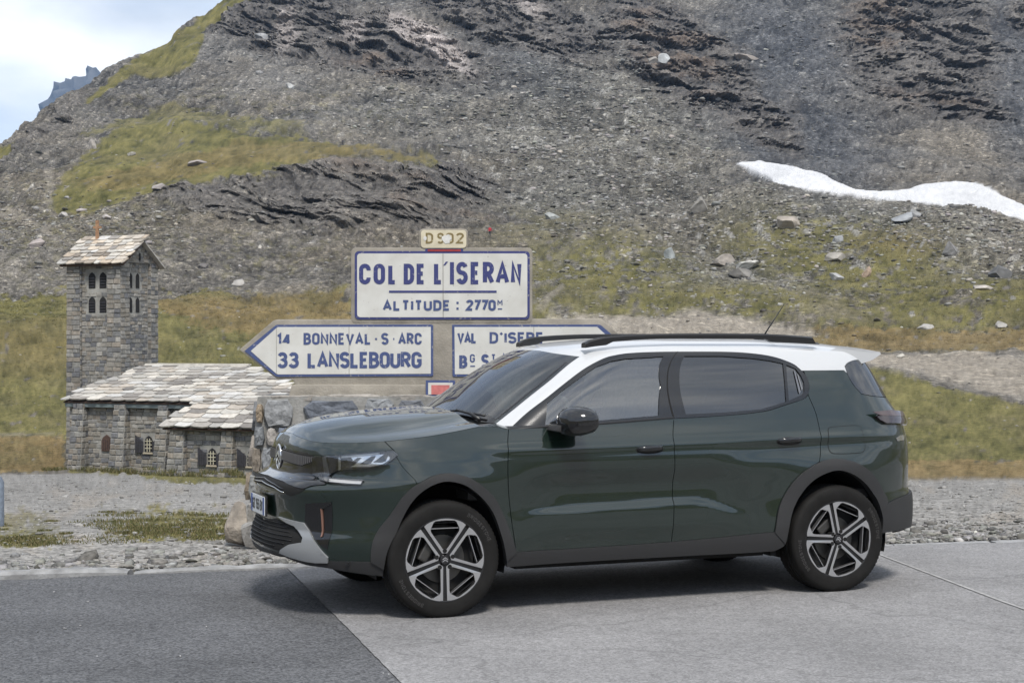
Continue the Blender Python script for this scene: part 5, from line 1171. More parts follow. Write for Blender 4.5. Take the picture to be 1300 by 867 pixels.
panel('accent_edge', 'B', sharp('fog_top'), M_SATIN, (fg[0], fg[1]), off=.016, lip=.014)
# headlights
hl = panel('headlight', 'B', sharp('head'), M_GLOSS, car, off=.003, lip=.004)
pr = (hl[0], hl[1])
panel('reflector', 'B', sharp('head_lens2'), M_LED, pr, off=.006, lip=.003, bulge=.004)
panel('light_bar', 'B', sharp('head_bar'), M_LED, pr, off=.008, lip=.004, ds=.004)
panel('light_bar', 'B', sharp('head_bar2'), simple('lamp_prism', (.45, .45, .46), .2, .6), pr, off=.008, lip=.005, ds=.006)
panel('light_bar', 'B', sharp('head_top'), simple('lamp_strip', (.62, .62, .60), .25, .4), pr, off=.008, lip=.004, dz=.006)
panel('daytime_lamp', 'B', sharp('drl'), simple('day_lamp_strip', (.70, .70, .71), .2, .3), pr, off=.009, lip=.004, dz=.006)
for (a, b, c, d) in ((.665, .915, .70, .885), (.735, .925, .785, .90), (.80, .94, .855, .91)):
    q = [(a + .055, b + .026), (a + .075, b + .026), (c, d + .012), (c - .02, d + .004), (a - .005, d + .006)]
    panel('lamp_shade', 'B', q, M_GLOSS, pr, off=.012, lip=.004)
panel('lens', 'B', sharp('head'), M_LENS, pr, off=.017, lip=.012)
# emblem: chrome oval ring with two chevrons, standing on the grille panel
q, nq = surf_n(np.array([0.]), np.array([.905]), 'B'); ex = q[0][0] - .012
ring_pts = [(ex, .060 * math.cos(t), .905 + .074 * math.sin(t)) for t in np.linspace(0, 2 * math.pi, 41)]
em = MB().tube(ring_pts, .007, 8, False).build('emblem', M_CHROME, bumper, True)
MB().prism([(.057 * math.cos(t), .905 + .071 * math.sin(t)) for t in np.linspace(0, 2 * math.pi, 32)[:-1]], ex - .002, ex + .01, lambda u, v, w: (w, u, v)).build('emblem_back', M_GLOSS, em)
for dz_ in (-.026, .012):
    V = []; Fc = []
    MB().prism([(-.04, .885 + dz_), (0, .915 + dz_), (.04, .885 + dz_), (.04, .900 + dz_), (0, .932 + dz_), (-.04, .900 + dz_)], ex - .008, ex - .003, lambda u, v, w: (w, u, v)).build('chevron', M_CHROME, em)
# number plate
npx = -.900; npz = .622
pl = MB().box((npx, 0, npz), (.014, .376, .122)).build('number_plate', M_GLOSS, bumper)
MB().box((npx - .009, 0, npz), (.004, .36, .108)).build('plate_face', M_PLATE, pl)
for s_ in (-1, 1): MB().box((npx - .0115, s_ * .162, npz), (.002, .036, .106)).build('plate_band', M_PBLUE, pl)
solid_text('plate_lettering', 'GZ 155 EK', .066, .0115, (npx - .0125, .136, npz - .033), (0, -1, 0), (0, 0, 1), (-1, 0, 0), M_PTXT, pl, width=.272, depth=.0005)
# parking sensor
for z_, s_ in ((.335, .74),):
    q, nq = surf_n(np.array([s_]), np.array([z_]), 'B'); q = q[0]; nq = nq[0]
    for sg in (1, -1):
        MB().tube([(q[0] + nq[0]*.002, (q[1] + nq[1]*.002)*sg, q[2]), (q[0] + nq[0]*.012, (q[1] + nq[1]*.012)*sg, q[2])], .011, 10).build('parking_sensor', M_SATIN, bumper)
# ---- tail lamps
tl = panel('tail_light', 'B', sharp('tail'), M_TAILL, car, off=.022, lip=.03, bulge=.012)
panel('clear_band', 'B', [(4.06, 1.142), (4.2, 1.146), (4.45, 1.112), (4.6, 1.105), (4.6, 1.085), (4.3, 1.10), (4.10, 1.118)], M_TAILW, (tl[0], tl[1]), off=.036, lip=.004)
panel('reflector', 'B', sharp('tail_refl'), M_CHROME, (qp[0], qp[1]), off=.004, lip=.003)
# ---- greenhouse
rg = G4
fr_out = join(curve('frame_top'), curve('frame_rear'), curve('frame_bot'))
panel('window_frame', 'G', fr_out, M_GLOSS, car, off=.001, lip=.012, holes=[closed(nm, 0) for nm in ('fglass', 'rglass', 'qglass')])
panel('window', 'G', inset(closed('fglass', 0), -.004), M_GLASS, (fdoor[0], fdoor[1]), off=-.006, lip=0)
panel('window', 'G', inset(closed('rglass', 0), -.004), M_PRIV, (rdoor[0], rdoor[1]), off=-.006, lip=0)
panel('quarter_light', 'G', inset(closed('qglass', 0), -.004), M_PRIV, (rdoor[0], rdoor[1]), off=-.006, lip=0)
# vertical trim pieces in the quarter light and the door split through the pillar
panel('light_trim', 'G', [(3.435, 1.425), (3.455, 1.415), (3.505, 1.29), (3.485, 1.275)], simple('dim_trim', (.22, .22, .23), .3, .7), (rdoor[0], rdoor[1]), off=.002, lip=.004)
panel('light_trim', 'G', [(3.475, 1.405), (3.49, 1.395), (3.53, 1.31), (3.517, 1.295)], simple('grey_trim', (.25, .25, .25), .3, .6), (rdoor[0], rdoor[1]), off=.002, lip=.004)
panel('pillar_gap', 'G', [(1.604, 1.548), (1.616, 1.548), (2.232, 1.138), (2.218, 1.138)], M_DARK, car, off=.0028, lip=.002)
M_DPIL = simple('pillar_film', (.035, .035, .037), .25)
ZE = pchip([0,.5,.8,1.1,1.6,3.0,3.6,4.1,SE],[1.574,1.566,1.552,1.560,1.572,1.572,1.558,1.545,1.545])
edge_top = [(s_, float(ZE(s_))) for s_ in np.linspace(0, SE, 120)]
wscr = centre_panel('windscreen', 'G', join(curve('ws_top', True), curve('ws_edge', True), curve('ws_bot', True)), M_WSCR, car, lip=0)
# dark printed border along the foot and the sides of the screen
panel('screen_border', 'G', join(curve('ws_bot'), [(p[0] - .03, p[1]) for p in curve('ws_edge')][1:-2], [(p[0] - .045, p[1] + .0) for p in curve('ws_edge')][::-1][2:-2], [(.60, 1.168), (.38, 1.178), (0, 1.192)]), M_GLOSS, wscr, off=.0015, lip=0)
white_poly = join(curve('ws_edge'), curve('ws_top'), edge_top, [(SE, 1.50)], curve('rg_top', True), [OUT['rg_front'][1]], [OUT['dsplit'][-1]], [(s_, 1.424) for s_ in np.linspace(OUT['dsplit'][-1][0], OUT['frame_top'][-1][0], 8)], curve('frame_top', True), curve('abase'))
centre_panel('roof_side', 'G', white_poly, M_WHITE, car, lip=.01)
# roof skin
SPZ = pchip([.90, 1.0, 1.2, 1.6, 2.2, 2.7, 3.0, 3.16], [1.574, 1.592, 1.615, 1.634, 1.632, 1.615, 1.59, 1.545])
rows = []
E = ring(np.linspace(0, SE, 160), ZE(np.linspace(0, SE, 160)), 'G')
xa, xb_ = E[0, 0], E[-1, 0]
for e in E:
    row = []
    fx = e[0]
    for q in np.linspace(0, 1, 22):
        zs_ = float(SPZ(fx)); g = 1 - (1 - q) ** 3.2
        row.append((fx, e[1] * (1 - q), e[2] + (max(zs_, e[2]) - e[2]) * g))
    rows.append(row)
full = [r + [(p[0], -p[1], p[2]) for p in r[::-1][1:]] for r in rows]
loft('roof', full, M_WHITE, car, flip=True)
# spoiler over the rear window
sp_rows = []
for t in np.linspace(-1, 1, 31):
    y_ = t * .60; c = 1 - .30 * t * t; d_ = .020 * t * t
    sp_rows.append([(2.70, y_ * .985, 1.600 - .05 * t * t), (2.90, y_ * .99, 1.598 - .040 * t * t), (3.08, y_ * .985, 1.586 - .030 * t * t), (2.95 + .335 * c, y_ * .96, 1.560 - d_), (2.95 + .342 * c, y_ * .96, 1.545 - d_), (2.95 + .24 * c, y_ * .97, 1.508 - d_), (2.93 + .12 * c, y_ * .985, 1.470 - .5 * d_), (2.75, y_ * .985, 1.470)])
sp = loft('spoiler', sp_rows, M_WHITE, car)[0]
me = sp.data; bm = bmesh.new(); bm.from_mesh(me)
for r_ in (0, 30): bm.verts.ensure_lookup_table(); bm.faces.new([bm.verts[r_ * 8 + k] for k in range(8)])
bmesh.ops.recalc_face_normals(bm, faces=bm.faces); bm.to_mesh(me); bm.free(); me.set_sharp_from_angle(angle=R(35))
# ---- bonnet top
bt = join(curve('bon_top', n=12), curve('wing_top', n=12)); sE = np.array([p[0] for p in bt]); zE = np.array([p[1] for p in bt])
E = ring(sE, zE, 'B'); x0, x1 = E[0, 0], E[-1, 0]
SPB = pchip([-.74, -.705, -.66, -.56, -.40, -.2, .0, .16], [1.04, 1.058, 1.092, 1.125, 1.155, 1.178, 1.192, 1.199])
rows = []
for e in E:
    f = (e[0] - x0) / (x1 - x0); row = []
    for q in np.linspace(0, 1, 40):
        x_ = e[0] + ((x0 + f * (.15 - x0)) - e[0]) * q; y_ = e[1] * (1 - q)
        zs_ = float(SPB(x_)); g = .72 * (1 - (1 - q) ** 2.4) + .28 * sstep(.0, .9, q)
        k_ = float(sstep(.05, .35, f)) * .011
        z_ = e[2] + (max(zs_, e[2]) - e[2]) * g + k_ * float(sstep(.30, .40, q) - sstep(.40, 1.0, q) * .8) - k_ * .8 * float(np.exp(-((q - .20) / .09) ** 2))
        row.append((x_, y_, z_))
    rows.append(row)
full = [r + [(p[0], -p[1], p[2]) for p in r[::-1][1:]] for r in rows]
bonnet = loft('bonnet', full, M_PAINT, car, flip=True)[0]
centre_panel('bonnet_nose', 'B', bonnet_front, M_PAINT, bonnet, gap=.0015)
# cowl between bonnet and screen, wing corner, belt seal
A_ = rows[-1][::-1]; A_ = [A_[int(i)] for i in np.linspace(0, len(A_) - 1, 30)]
wb = join(curve('ws_bot')); wbs = [wb[int(i)] for i in np.linspace(0, len(wb) - 1, 30)]
Bc = ring(np.array([p[0] for p in wbs]), np.array([p[1] for p in wbs]), 'G')
loft('cowl', [[(p[0], p[1], p[2] - .006) for p in A_], [((a[0]+b[0])/2, (a[1]+b[1])/2, (a[2]+b[2])/2 - .022) for a, b in zip(A_, Bc)], [(b[0] + .01, b[1], b[2] - .008) for b in Bc]], M_BLACK, car, mirror=True)
w2 = curve('wing_top2'); C1 = ring(np.array([p[0] for p in w2]), np.array([p[1] for p in w2]), 'B')
ab = cat_rom(OUT['abase'][::-1], len(w2) - 1); C2 = ring(np.array([p[0] for p in ab]), np.array([p[1] for p in ab]), 'G')
loft('wing_corner', [C1, C1 * .5 + C2 * .5 + np.array([0, 0, .004]), C2 + np.array([0, 0, .002])], M_PAINT, car, mirror=True)
b1 = [p for p in curve('belt1', n=16)]; C1 = ring(np.array([p[0] for p in b1]), np.array([p[1] for p in b1]), 'B')
xs_ = C1[:, 0]; ss = np.linspace(.80, 2.4, 400); fb = join(curve('frame_bot', True)); zfb = np.interp(ss, [p[0] for p in fb], [p[1] for p in fb]); GG = ring(ss, zfb, 'G')
sg_ = np.interp(xs_, GG[:, 0], ss); C2 = ring(sg_, np.interp(sg_, [p[0] for p in fb], [p[1] for p in fb]), 'G')
loft('belt_seal', [C1 + np.array([0, .002, -.004]), C1 * .6 + C2 * .4 + np.array([0, -.004, .008]), C2 + np.array([0, .004, .012])], M_SATIN, car, mirror=True)
# ---- wipers
def scr(s_, z_, off, sg=1):
    q, nq = surf_n(np.array([abs(s_)]), np.array([z_]), 'G'); q = q[0] + nq[0] * off; return (q[0], q[1] if s_ >= 0 else -q[1], q[2])
for a, b in ((.62, .10), (-.05, -.5)):
    w_ = MB().tube([scr(a + (b - a) * t, 1.150 + .02 * (1 - abs(2*t-1)), .022) for t in np.linspace(0, 1, 14)], .008, 6).build('wiper', M_SATIN, car, True)
    MB().tube([scr(a + (b - a) * .52, 1.168, .03), scr(a + (b - a) * .2, 1.150, .034), scr(a + (b - a) * -.02, 1.120, .03)], [.007, .010, .014], 8).build('wiper_arm', M_SATIN, w_, True)
# ---- roof rails
def rail(sg):
    path = [(1.02, .555, 1.604), (1.06, .562, 1.622), (1.16, .570, 1.643), (1.45, .578, 1.659), (1.9, .580, 1.664), (2.3, .575, 1.661), (2.55, .568, 1.650), (2.70, .560, 1.640)]
    px = cat_rom(path, 6); V = []; n = len(px); Fc = []
    for i, p in enumerate(px):
        t = i / (n - 1); w = .018 + .016 * math.exp(-(t / .10) ** 2) + .016 * math.exp(-((1 - t) / .18) ** 2); hgt = .024 + .02 * math.exp(-((1 - t) / .16) ** 2) if t > .5 else .024
        zb = float(SPZ(p[0])) - .022
        low = zb if (t < .30 or t > .72) else min(p[2] - .030, zb + .018)
        if t > .97: p = (p[0], p[1], low + .012)
        for (dy, z_) in ((-w, low), (-w, p[2] - .010), (-w * .5, p[2]), (w * .5, p[2]), (w, p[2] - .008), (w, low)): V.append((p[0], (p[1] - dy) * sg, z_))
    for i in range(n - 1):
        for k in range(6): Fc.append((i*6+k, i*6+(k+1) % 6, (i+1)*6+(k+1) % 6, (i+1)*6+k))
    Fc += [tuple(range(6)), tuple(range((n-1)*6, n*6))[::-1]]
    o = obj('roof_rail', V, Fc, M_SATIN, car, True, True); o.data.set_sharp_from_angle(angle=R(38)); return o
rail(-1); rail(1)
an = MB().tube([(2.56, 0, 1.622), (2.60, 0, 1.640), (2.66, 0, 1.645), (2.72, 0, 1.628)], [.02, .026, .02, .008], 8).build('antenna', M_SATIN, car, True)
MB().tube([(2.62, 0, 1.64), (2.79, 0, 1.87)], [.006, .0028], 6).build('antenna_rod', M_SATIN, an, True)
# ---- door mirrors
def mirror_(sg, door):
    # housing as rings along x, wide and rounded
    V = []; Fc = []; n = 14
    secs = [(.70, .050, .040, 1.125), (.715, .085, .066, 1.130), (.75, .110, .085, 1.137), (.80, .118, .090, 1.140), (.845, .112, .082, 1.142), (.86, .104, .074, 1.142)]
    for (x_, ry, rz_, zc) in secs:
        for k in range(n):
            t = 2 * math.pi * k / n; c, s_ = math.cos(t), math.sin(t); m = (abs(c) ** 3 + abs(s_) ** 3) ** (1/3.)
            yy = ry * c / m; V.append((x_ - .06 * max(0, -yy) / .118 * 0 + .03 * (-yy / .118), (-.975 + yy) * -sg * -1 if sg == 1 else (.975 - yy), zc + rz_ * s_ / m * (1 - .18 * (yy < 0) * abs(yy) / .118)))
    V = [(x, -abs(y) if sg == 1 else abs(y), z) for x, y, z in V]
    for i in range(len(secs) - 1):
        for k in range(n): Fc.append((i*n+k, i*n+(k+1) % n, (i+1)*n+(k+1) % n, (i+1)*n+k))
    Fc += [tuple(range(n)), tuple(range((len(secs)-1)*n, len(secs)*n))[::-1]]
    h = obj('door_mirror', V, Fc, M_GLOSS, door, True, True); h.data.set_sharp_from_angle(angle=R(50))
    s = -1 if sg == 1 else 1
    MB().prism([(.66, 1.085), (.70, 1.075), (.80, 1.078), (.83, 1.098), (.78, 1.115), (.68, 1.118)], .80 * s, .96 * s, lambda u, v, w: (u, w, v)).build('mirror_arm', M_BLACK, h, bevel=.006, angle=40)
    MB().box((.80, 1.006 * s, 1.128), (.10, .17, .012)).build('mirror_seam', M_CHROME if False else M_SATIN, h)
    MB().prism([(-.095, 1.08), (.07, 1.075), (.09, 1.14), (.07, 1.205), (-.085, 1.205)], .868, .872, lambda u, v, w: (w - .03 * u * s * 0, .975 * s + u * s, v)).build('mirror_glass', M_CHROME, h)
mirror_(1, fdoor[0]); mirror_(-1, fdoor[1])
# ---- door handles
def handle(x_, z_, door, sg):
    y0 = float(-ring(np.array([S1 + (x_ + .09 - XB) / (XT - XB) * (S2 - S1)]), np.array([z_]), 'B')[0, 1])
    P = cat_rom([(x_, y0 - .012, z_ - .004), (x_ + .025, y0 + .022, z_), (x_ + .09, y0 + .033, z_ + .004), (x_ + .155, y0 + .024, z_ + .006), (x_ + .185, y0 - .012, z_ + .004)], 5)
    V = []; Fc = []; n = 10
    for i, p in enumerate(P):
        t = i / (len(P) - 1); rz_ = .017 * (1 - .35 * abs(2*t - 1) ** 3); ry = .010
        for k in range(n): a = 2*math.pi*k/n; V.append((p[0], (p[1] + ry*math.cos(a)) * sg, p[2] + rz_*math.sin(a)))
    for i in range(len(P) - 1):
        for k in range(n): Fc.append((i*n+k, i*n+(k+1) % n, (i+1)*n+(k+1) % n, (i+1)*n+k))
    Fc += [tuple(range(n)), tuple(range((len(P)-1)*n, len(P)*n))]
    h = obj('handle', V, Fc, M_GLOSS, door, True, True)
    pts = [(S1 + (x_ + .09 + .095*math.cos(a) - XB) / (XT - XB) * (S2 - S1), z_ - .006 + .026*math.sin(a)) for a in np.linspace(0, 2*math.pi, 24)[:-1]]
    panel('handle_recess', 'B', pts, M_DARK if sg < 0 else M_DARK, h, off=.0015, lip=.001, mirror=False)
    if sg > 0:
        o = [c for c in h.children][0]; o.data.transform(Matrix.Diagonal((1, -1, 1, 1))); o.data.flip_normals()
for sg, k in ((-1, 0), (1, 1)):
    handle(1.232, .958, fdoor[k], sg); handle(2.226, .985, rdoor[k], sg)
# ---- wheels
def make_wheel():
    w = MB().tube([(0, -.045, 0), (0, .08, 0)], .06, 16).build('wheel', M_DARK, None, True)       # hub carrier; its parts below
    RT = .345; prof = [(.225, -.098), (.236, -.104), (.262, -.110), (.298, -.1135), (.322, -.110), (.335, -.102), (.3415, -.090)]
    # tyre: sidewalls and crown with grooves
    crown = [(RT - .003, -.088), (RT, -.070), (RT, -.052), (RT - .007, -.050), (RT - .007, -.044), (RT, -.042), (RT, -.024), (RT - .007, -.022), (RT - .007, -.016), (RT, -.014)]
    pf = prof + crown; pf = pf + [(r_, -y) for r_, y in pf[::-1]]
    N = 160; V = []; Fc = []; m = len(pf)
    for k in range(N):
        t = 2 * math.pi * k / N
        for i, (r_, y) in enumerate(pf):
            if r_ > .334 and abs(y) > .05 and (k % 2 == 0): r_ -= .004          # shoulder blocks
            V.append((r_ * math.sin(t), y, r_ * math.cos(t)))
    for k in range(N):
        for i in range(m - 1): Fc.append((k*m+i, k*m+i+1, ((k+1) % N)*m+i+1, ((k+1) % N)*m+i))
    ty = obj('tyre', V, Fc, M_RUBBER, w, True, True); ty.data.set_sharp_from_angle(angle=R(45))
    # raised maker's lettering on the sidewall
    for a0, a1, tx in ((62, 20, 'BRIDGESTONE'), (242, 200, 'BRIDGESTONE')):
        V = []; Fc = []; hgt = .022
        def tf(u, v, k=0):
            a = R(a0 + (a1 - a0) * u / .30); r_ = .281 + v; return (r_ * math.cos(a), -.1145, r_ * math.sin(a))
        V, Fc = text_mesh(tx, hgt, .0042, tf, .30, .3)
        obj('sidewall_lettering', V, Fc, simple('raised_rubber', (.045, .043, .042), .6), ty)
    # rim barrel
    V = []; Fc = []; pf = [(.238, -.098), (.232, -.100), (.228, -.090), (.220, -.075), (.205, -.02), (.200, .09), (.232, .10)]; N = 64; m = len(pf)
    for k in range(N):
        t = 2 * math.pi * k / N
        for r_, y in pf: V.append((r_ * math.sin(t), y, r_ * math.cos(t)))
    for k in range(N):
        for i in range(m - 1): Fc.append((k*m+i, k*m+i+1, ((k+1) % N)*m+i+1, ((k+1) % N)*m+i))
    rim = obj('rim', V, Fc, M_RIMDK, w, True, True)
    # five framed openings divided by dark grooves
    def petal(a0):
        ca, sa = math.cos(a0), math.sin(a0)
        half = R(36); g = .0092
        def pt(x, y): return (x * ca - y * sa, x * sa + y * ca)
        t = math.tan(half)
        def side(x, off): return x * t - off / math.cos(half)
        ro = .2315
        outer = []; 
        xi = .036
        a_end = half - math.asin(g / ro) - .015
        outer.append((xi, -side(xi, g))); 
        for k in range(13):
            a = -a_end + 2 * a_end * k / 12; rr = ro - .004 * (abs(a) / a_end) ** 8; outer.append((rr * math.cos(a), rr * math.sin(a)))
        outer.append((xi, side(xi, g)))
        gi = .0255
        hole = [(.060, -.012), (.154, -.0805), (.164, -.0850), (.176, -.0845), (.211, -.068), (.2185, -.056), (.2215, 0), (.2185, .056), (.211, .068), (.176, .0845), (.164, .0850), (.154, .0805), (.060, .012)]
        bm = bmesh.new(); y0 = -.098
        def depth(r_): return y0 + .012 * max(0., 1 - r_ / .12)
        # triangulate ring between outer and hole by hand: bridge by angle
        oq = [Vector(p) for p in outer]; hq = [Vector(p) for p in hole]
        if area(outer) < 0: oq.reverse()
        if area(hole) < 0: hq.reverse()
        from mathutils.geometry import tessellate_polygon
        allp = oq + hq
        tris = tessellate_polygon([[Vector((p.x, p.y, 0)) for p in oq], [Vector((p.x, p.y, 0)) for p in hq]])
        vt = [];
        for p in allp:
            X, Z = pt(p.x, p.y); vt.append(bm.verts.new((X, depth(p.length), Z)))
        for tr in tris:
            try: bm.faces.new([vt[i] for i in tr])
            except ValueError: pass
        no = len(oq)
        fr = bmesh.new(); fr.free()
        face = bm
        # walls
        wb_ = bmesh.new()
        for loop in (oq, hq):
            for i in range(len(loop)):
                p, q = loop[i], loop[(i+1) % len(loop)]; vv = []
                for (r_, dy) in ((p, 0), (q, 0), (q, .03), (p, .03)):
                    X, Z = pt(r_.x, r_.y); vv.append(wb_.verts.new((X, depth(r_.length) + dy + (.0006 if dy == 0 else 0), Z)))
                wb_.faces.new(vv)
        sp_ = bobj('spoke_frame', bm, M_ALU, rim); 
        bobj('spoke_wall', wb_, M_RIMDK, rim)
        # thin bar across the opening and the dark inner step
        for (xb0, wd, mt, dy) in ((.176, .0035, M_ALU, .006), (.2065, .003, M_RIMDK, .012)):
            yb = .082 if xb0 < .2 else .068
            V = []; 
            for (x_, y_) in ((xb0 - wd/2, -yb), (xb0 + wd/2, -yb), (xb0 + wd/2, yb), (xb0 - wd/2, yb)):
                X, Z = pt(x_, y_); V += [(X, y0 + dy, Z), (X, y0 + dy + .03, Z)]
            obj('spoke_bar', V, [(0, 2, 4, 6), (0, 1, 3, 2), (2, 3, 5, 4), (4, 5, 7, 6), (6, 7, 1, 0), (1, 7, 5, 3)], mt, rim, False, True)
    for k in range(5): petal(R(90 + 72 * k))
    # groove floors, hub cap, bolts
    for k in range(5):
        a = R(90 + 36 + 72 * k); ca, sa = math.cos(a), math.sin(a); V = []
        for (x_, y_) in ((.03, -.014), (.232, -.013), (.232, .013), (.03, .014)): V += [(x_*ca - y_*sa, -.088, x_*sa + y_*ca), (x_*ca - y_*sa, -.06, x_*sa + y_*ca)]
        obj('spoke_core', V, [(0, 2, 4, 6), (0, 1, 3, 2), (2, 3, 5, 4), (4, 5, 7, 6), (6, 7, 1, 0), (1, 7, 5, 3)], M_RIMDK, rim, False, True)
    hc = MB().tube([(0, -.096, 0), (0, -.091, 0), (0, -.05, 0)], [.026, .030, .034], 24).build('hub_cap', M_GLOSS, rim, True, 40)
    for k in range(5):
        a = R(90 + 72 * k); MB().tube([(.050 * math.cos(a), -.0935, .050 * math.sin(a)), (.050 * math.cos(a), -.05, .050 * math.sin(a))], .0125, 12).build('bolt', M_DARK, rim, True, 40)
    for dz_ in (-.013, -.001):
        MB().prism([(-.016, dz_), (0, dz_ + .010), (.016, dz_), (.016, dz_ + .006), (0, dz_ + .017), (-.016, dz_ + .006)], -.0995, -.0975, lambda u, v, q: (u, q, v)).build('cap_chevron', M_CHROME, rim)
    MB().tube([(0, -.040, 0), (0, -.030, 0)], .140, 40).build('brake_disc', M_DISC, w, True, 40)
    MB().tube([(0, -.03, 0), (0, -.02, 0)], .20, 40).build('backing_plate', M_DARK, w, True, 40)
    MB().box((-.10, -.045, .05), (.06, .06, .13), Matrix.Rotation(R(30), 3, 'Y')).build('caliper', M_DISC, w, bevel=.01)
    rim.scale = (1.04, 1, 1.04); rim.location = (0, -.009, 0)
    return w
wheel0 = make_wheel()
for i, (x_, sg, rot) in enumerate(((0, 1, 0), (2.67, 1, 22), (0, -1, 10), (2.67, -1, 40))):
    w = wheel0 if i == 0 else copy_tree(wheel0)
    w.parent = car; w.location = (x_, -.765 * sg, .345); w.rotation_euler = (0, R(rot), 0 if sg == 1 else math.pi)
    if sg == -1: w.rotation_euler = (0, R(rot), math.pi)
# ---- dark inner shell, floor and wheel housings
shell = join([(1.56, 1.09)], [(p[0], p[1] - .012) for p in curve('belt1')], [(p[0], p[1] - .012) for p in curve('belt2')], [(4.2, 1.22), (4.85, 1.2), (4.85, .35), (4.16, .35)], [(p[0] + .0, p[1] + .015) for p in curve('rear_arch_o', True)], [(p[0], p[1] - .05) for p in curve('rdoor_bottom', True)], [(p[0], p[1] - .05) for p in curve('door_bottom', True)], [(p[0], p[1] + .015) for p in curve('front_arch_o', True)], [(.3, .33), (0, .33), (0, .95), (.4, .94), (.88, .97), (.92, 1.02), (1.2, 1.06), (1.38, 1.10)])
panel('inner_shell', 'B', shell, M_DARK, car, off=-.016, lip=0, ds=.03, dz=.03)
mb = MB(); mb.box((1.335, 0, .30), (1.70, 1.50, .10)); mb.box((-.22, 0, .42), (.60, .9, .12)); mb.box((2.95, 0, .45), (.70, 1.0, .14)); mb.box((2.67, 0, .36), (.5, 1.0, .12)); mb.box((0, 0, .36), (.5, 1.0, .12))
mb.build('underbody', M_DARK, car)
for cx in (0, 2.67):
    for sg in (1, -1):
        V = []; Fc = []; n = 22
        for k in range(n + 1):
            a = math.pi * (-.08 + 1.16 * k / n); c, s_ = math.cos(a), math.sin(a)
            V += [(cx + .405 * c, -.80 * sg, .345 + .43 * s_), (cx + .40 * c, -.50 * sg, .345 + .43 * s_)]
        for k in range(n): Fc.append((2*k, 2*k+1, 2*k+3, 2*k+2))
        Fc.append(tuple(2*k+1 for k in range(n + 1)))
        obj('wheel_housing', V, Fc, M_DARK, car, True, True)
for sg in (1, -1): MB().box((2.235, -.70*sg, .285), (.04, .18, .07)).build('mud_flap', M_DARK, car)
# ---- cabin
MB().box((1.7, 0, .62), (2.6, 1.44, .05)).build('cabin_floor', M_INT, car)
MB().prism([(.20, 1.10), (.45, 1.135), (.74, 1.10), (.80, 1.0), (.78, .66), (.2, .66)], -.70, .70, lambda u, v, w: (u, w, v)).build('dashboard', M_INT, car, bevel=.03, angle=40)
for y_ in (-.36, .36):
    st = MB().prism([(1.16, .82), (1.66, .78), (1.69, .84), (1.90, 1.32), (1.83, 1.35), (1.74, 1.33), (1.56, .94), (1.17, .96)], y_ - .24, y_ + .24, lambda u, v, w: (u, w, v)).build('front_seat', M_SEAT, car, bevel=.05, angle=50)
    MB().prism([(1.80, 1.37), (1.90, 1.37), (1.945, 1.53), (1.89, 1.555), (1.84, 1.54)], y_ - .125, y_ + .125, lambda u, v, w: (u, w, v)).build('headrest', M_SEAT, st, bevel=.03, angle=50)
rs = MB().prism([(2.05, .80), (2.56, .78), (2.82, 1.26), (2.72, 1.28), (2.48, .94), (2.06, .96)], -.66, .66, lambda u, v, w: (u, w, v)).build('rear_seat', M_SEAT, car, bevel=.04, angle=50)
MB().tube([(.905 + .055 * math.cos(t), -.36 + .175 * math.sin(t), 1.09 + .165 * math.cos(t)) for t in np.linspace(0, 2 * math.pi, 33)], .014, 8, False).build('steering_wheel', M_INT, car, True)
MB().box((.86, 0, 1.475), (.02, .22, .065), Matrix.Rotation(R(-12), 3, 'Y')).build('rear_view_mirror', M_INT, car, bevel=.008)
MB().box((2.95, 0, .80), (.6, 1.0, .3)).build('boot_floor', M_DARK, car)

# ================================================================ stones, tufts, walkers, distant peak, air
def ico():
    p = (1 + 5**.5)/2; V = np.array([(-1,p,0),(1,p,0),(-1,-p,0),(1,-p,0),(0,-1,p),(0,1,p),(0,-1,-p),(0,1,-p),(p,0,-1),(p,0,1),(-p,0,-1),(-p,0,1)], float); V /= np.linalg.norm(V, axis=1)[:, None]
    Fc = np.array([(0,11,5),(0,5,1),(0,1,7),(0,7,10),(0,10,11),(1,5,9),(5,11,4),(11,10,2),(10,7,6),(7,1,8),(3,9,4),(3,4,2),(3,2,6),(3,6,8),(3,8,9),(4,9,5),(2,4,11),(6,2,10),(8,6,7),(9,8,1)])
    return V, Fc
ICO_V, ICO_F = ico()
def vcol_mat(name, rough=.92, grain=.35, scale=18.):
    m, nt, b = new_mat(name); b.inputs['Roughness'].default_value = rough; b.inputs['Specular IOR Level'].default_value = .15
    N = nt.nodes.new; a = N('ShaderNodeAttribute'); a.attribute_name = 'tone'; g = N('ShaderNodeNewGeometry'); n = N('ShaderNodeTexNoise'); n.inputs['Scale'].default_value = scale; n.inputs['Detail'].default_value = 4
    mr = N('ShaderNodeMapRange'); mr.inputs[1].default_value = .3; mr.inputs[2].default_value = .7; mr.inputs[3].default_value = 1-grain; mr.inputs[4].default_value = 1+grain
    x = N('ShaderNodeMixRGB'); x.blend_type = 'MULTIPLY'; x.inputs[0].default_value = 1; L_ = nt.links.new
    L_(g.outputs['Position'], n.inputs['Vector']); L_(n.outputs['Fac'], mr.inputs[0]); L_(a.outputs['Color'], x.inputs[1]); L_(mr.outputs[0], x.inputs[2]); L_(x.outputs[0], b.inputs['Base Color'])
    return m
M_SCREE = vcol_mat('scree_stone', scale=1.5); M_RUBBLE = vcol_mat('rubble_stone', scale=30.)
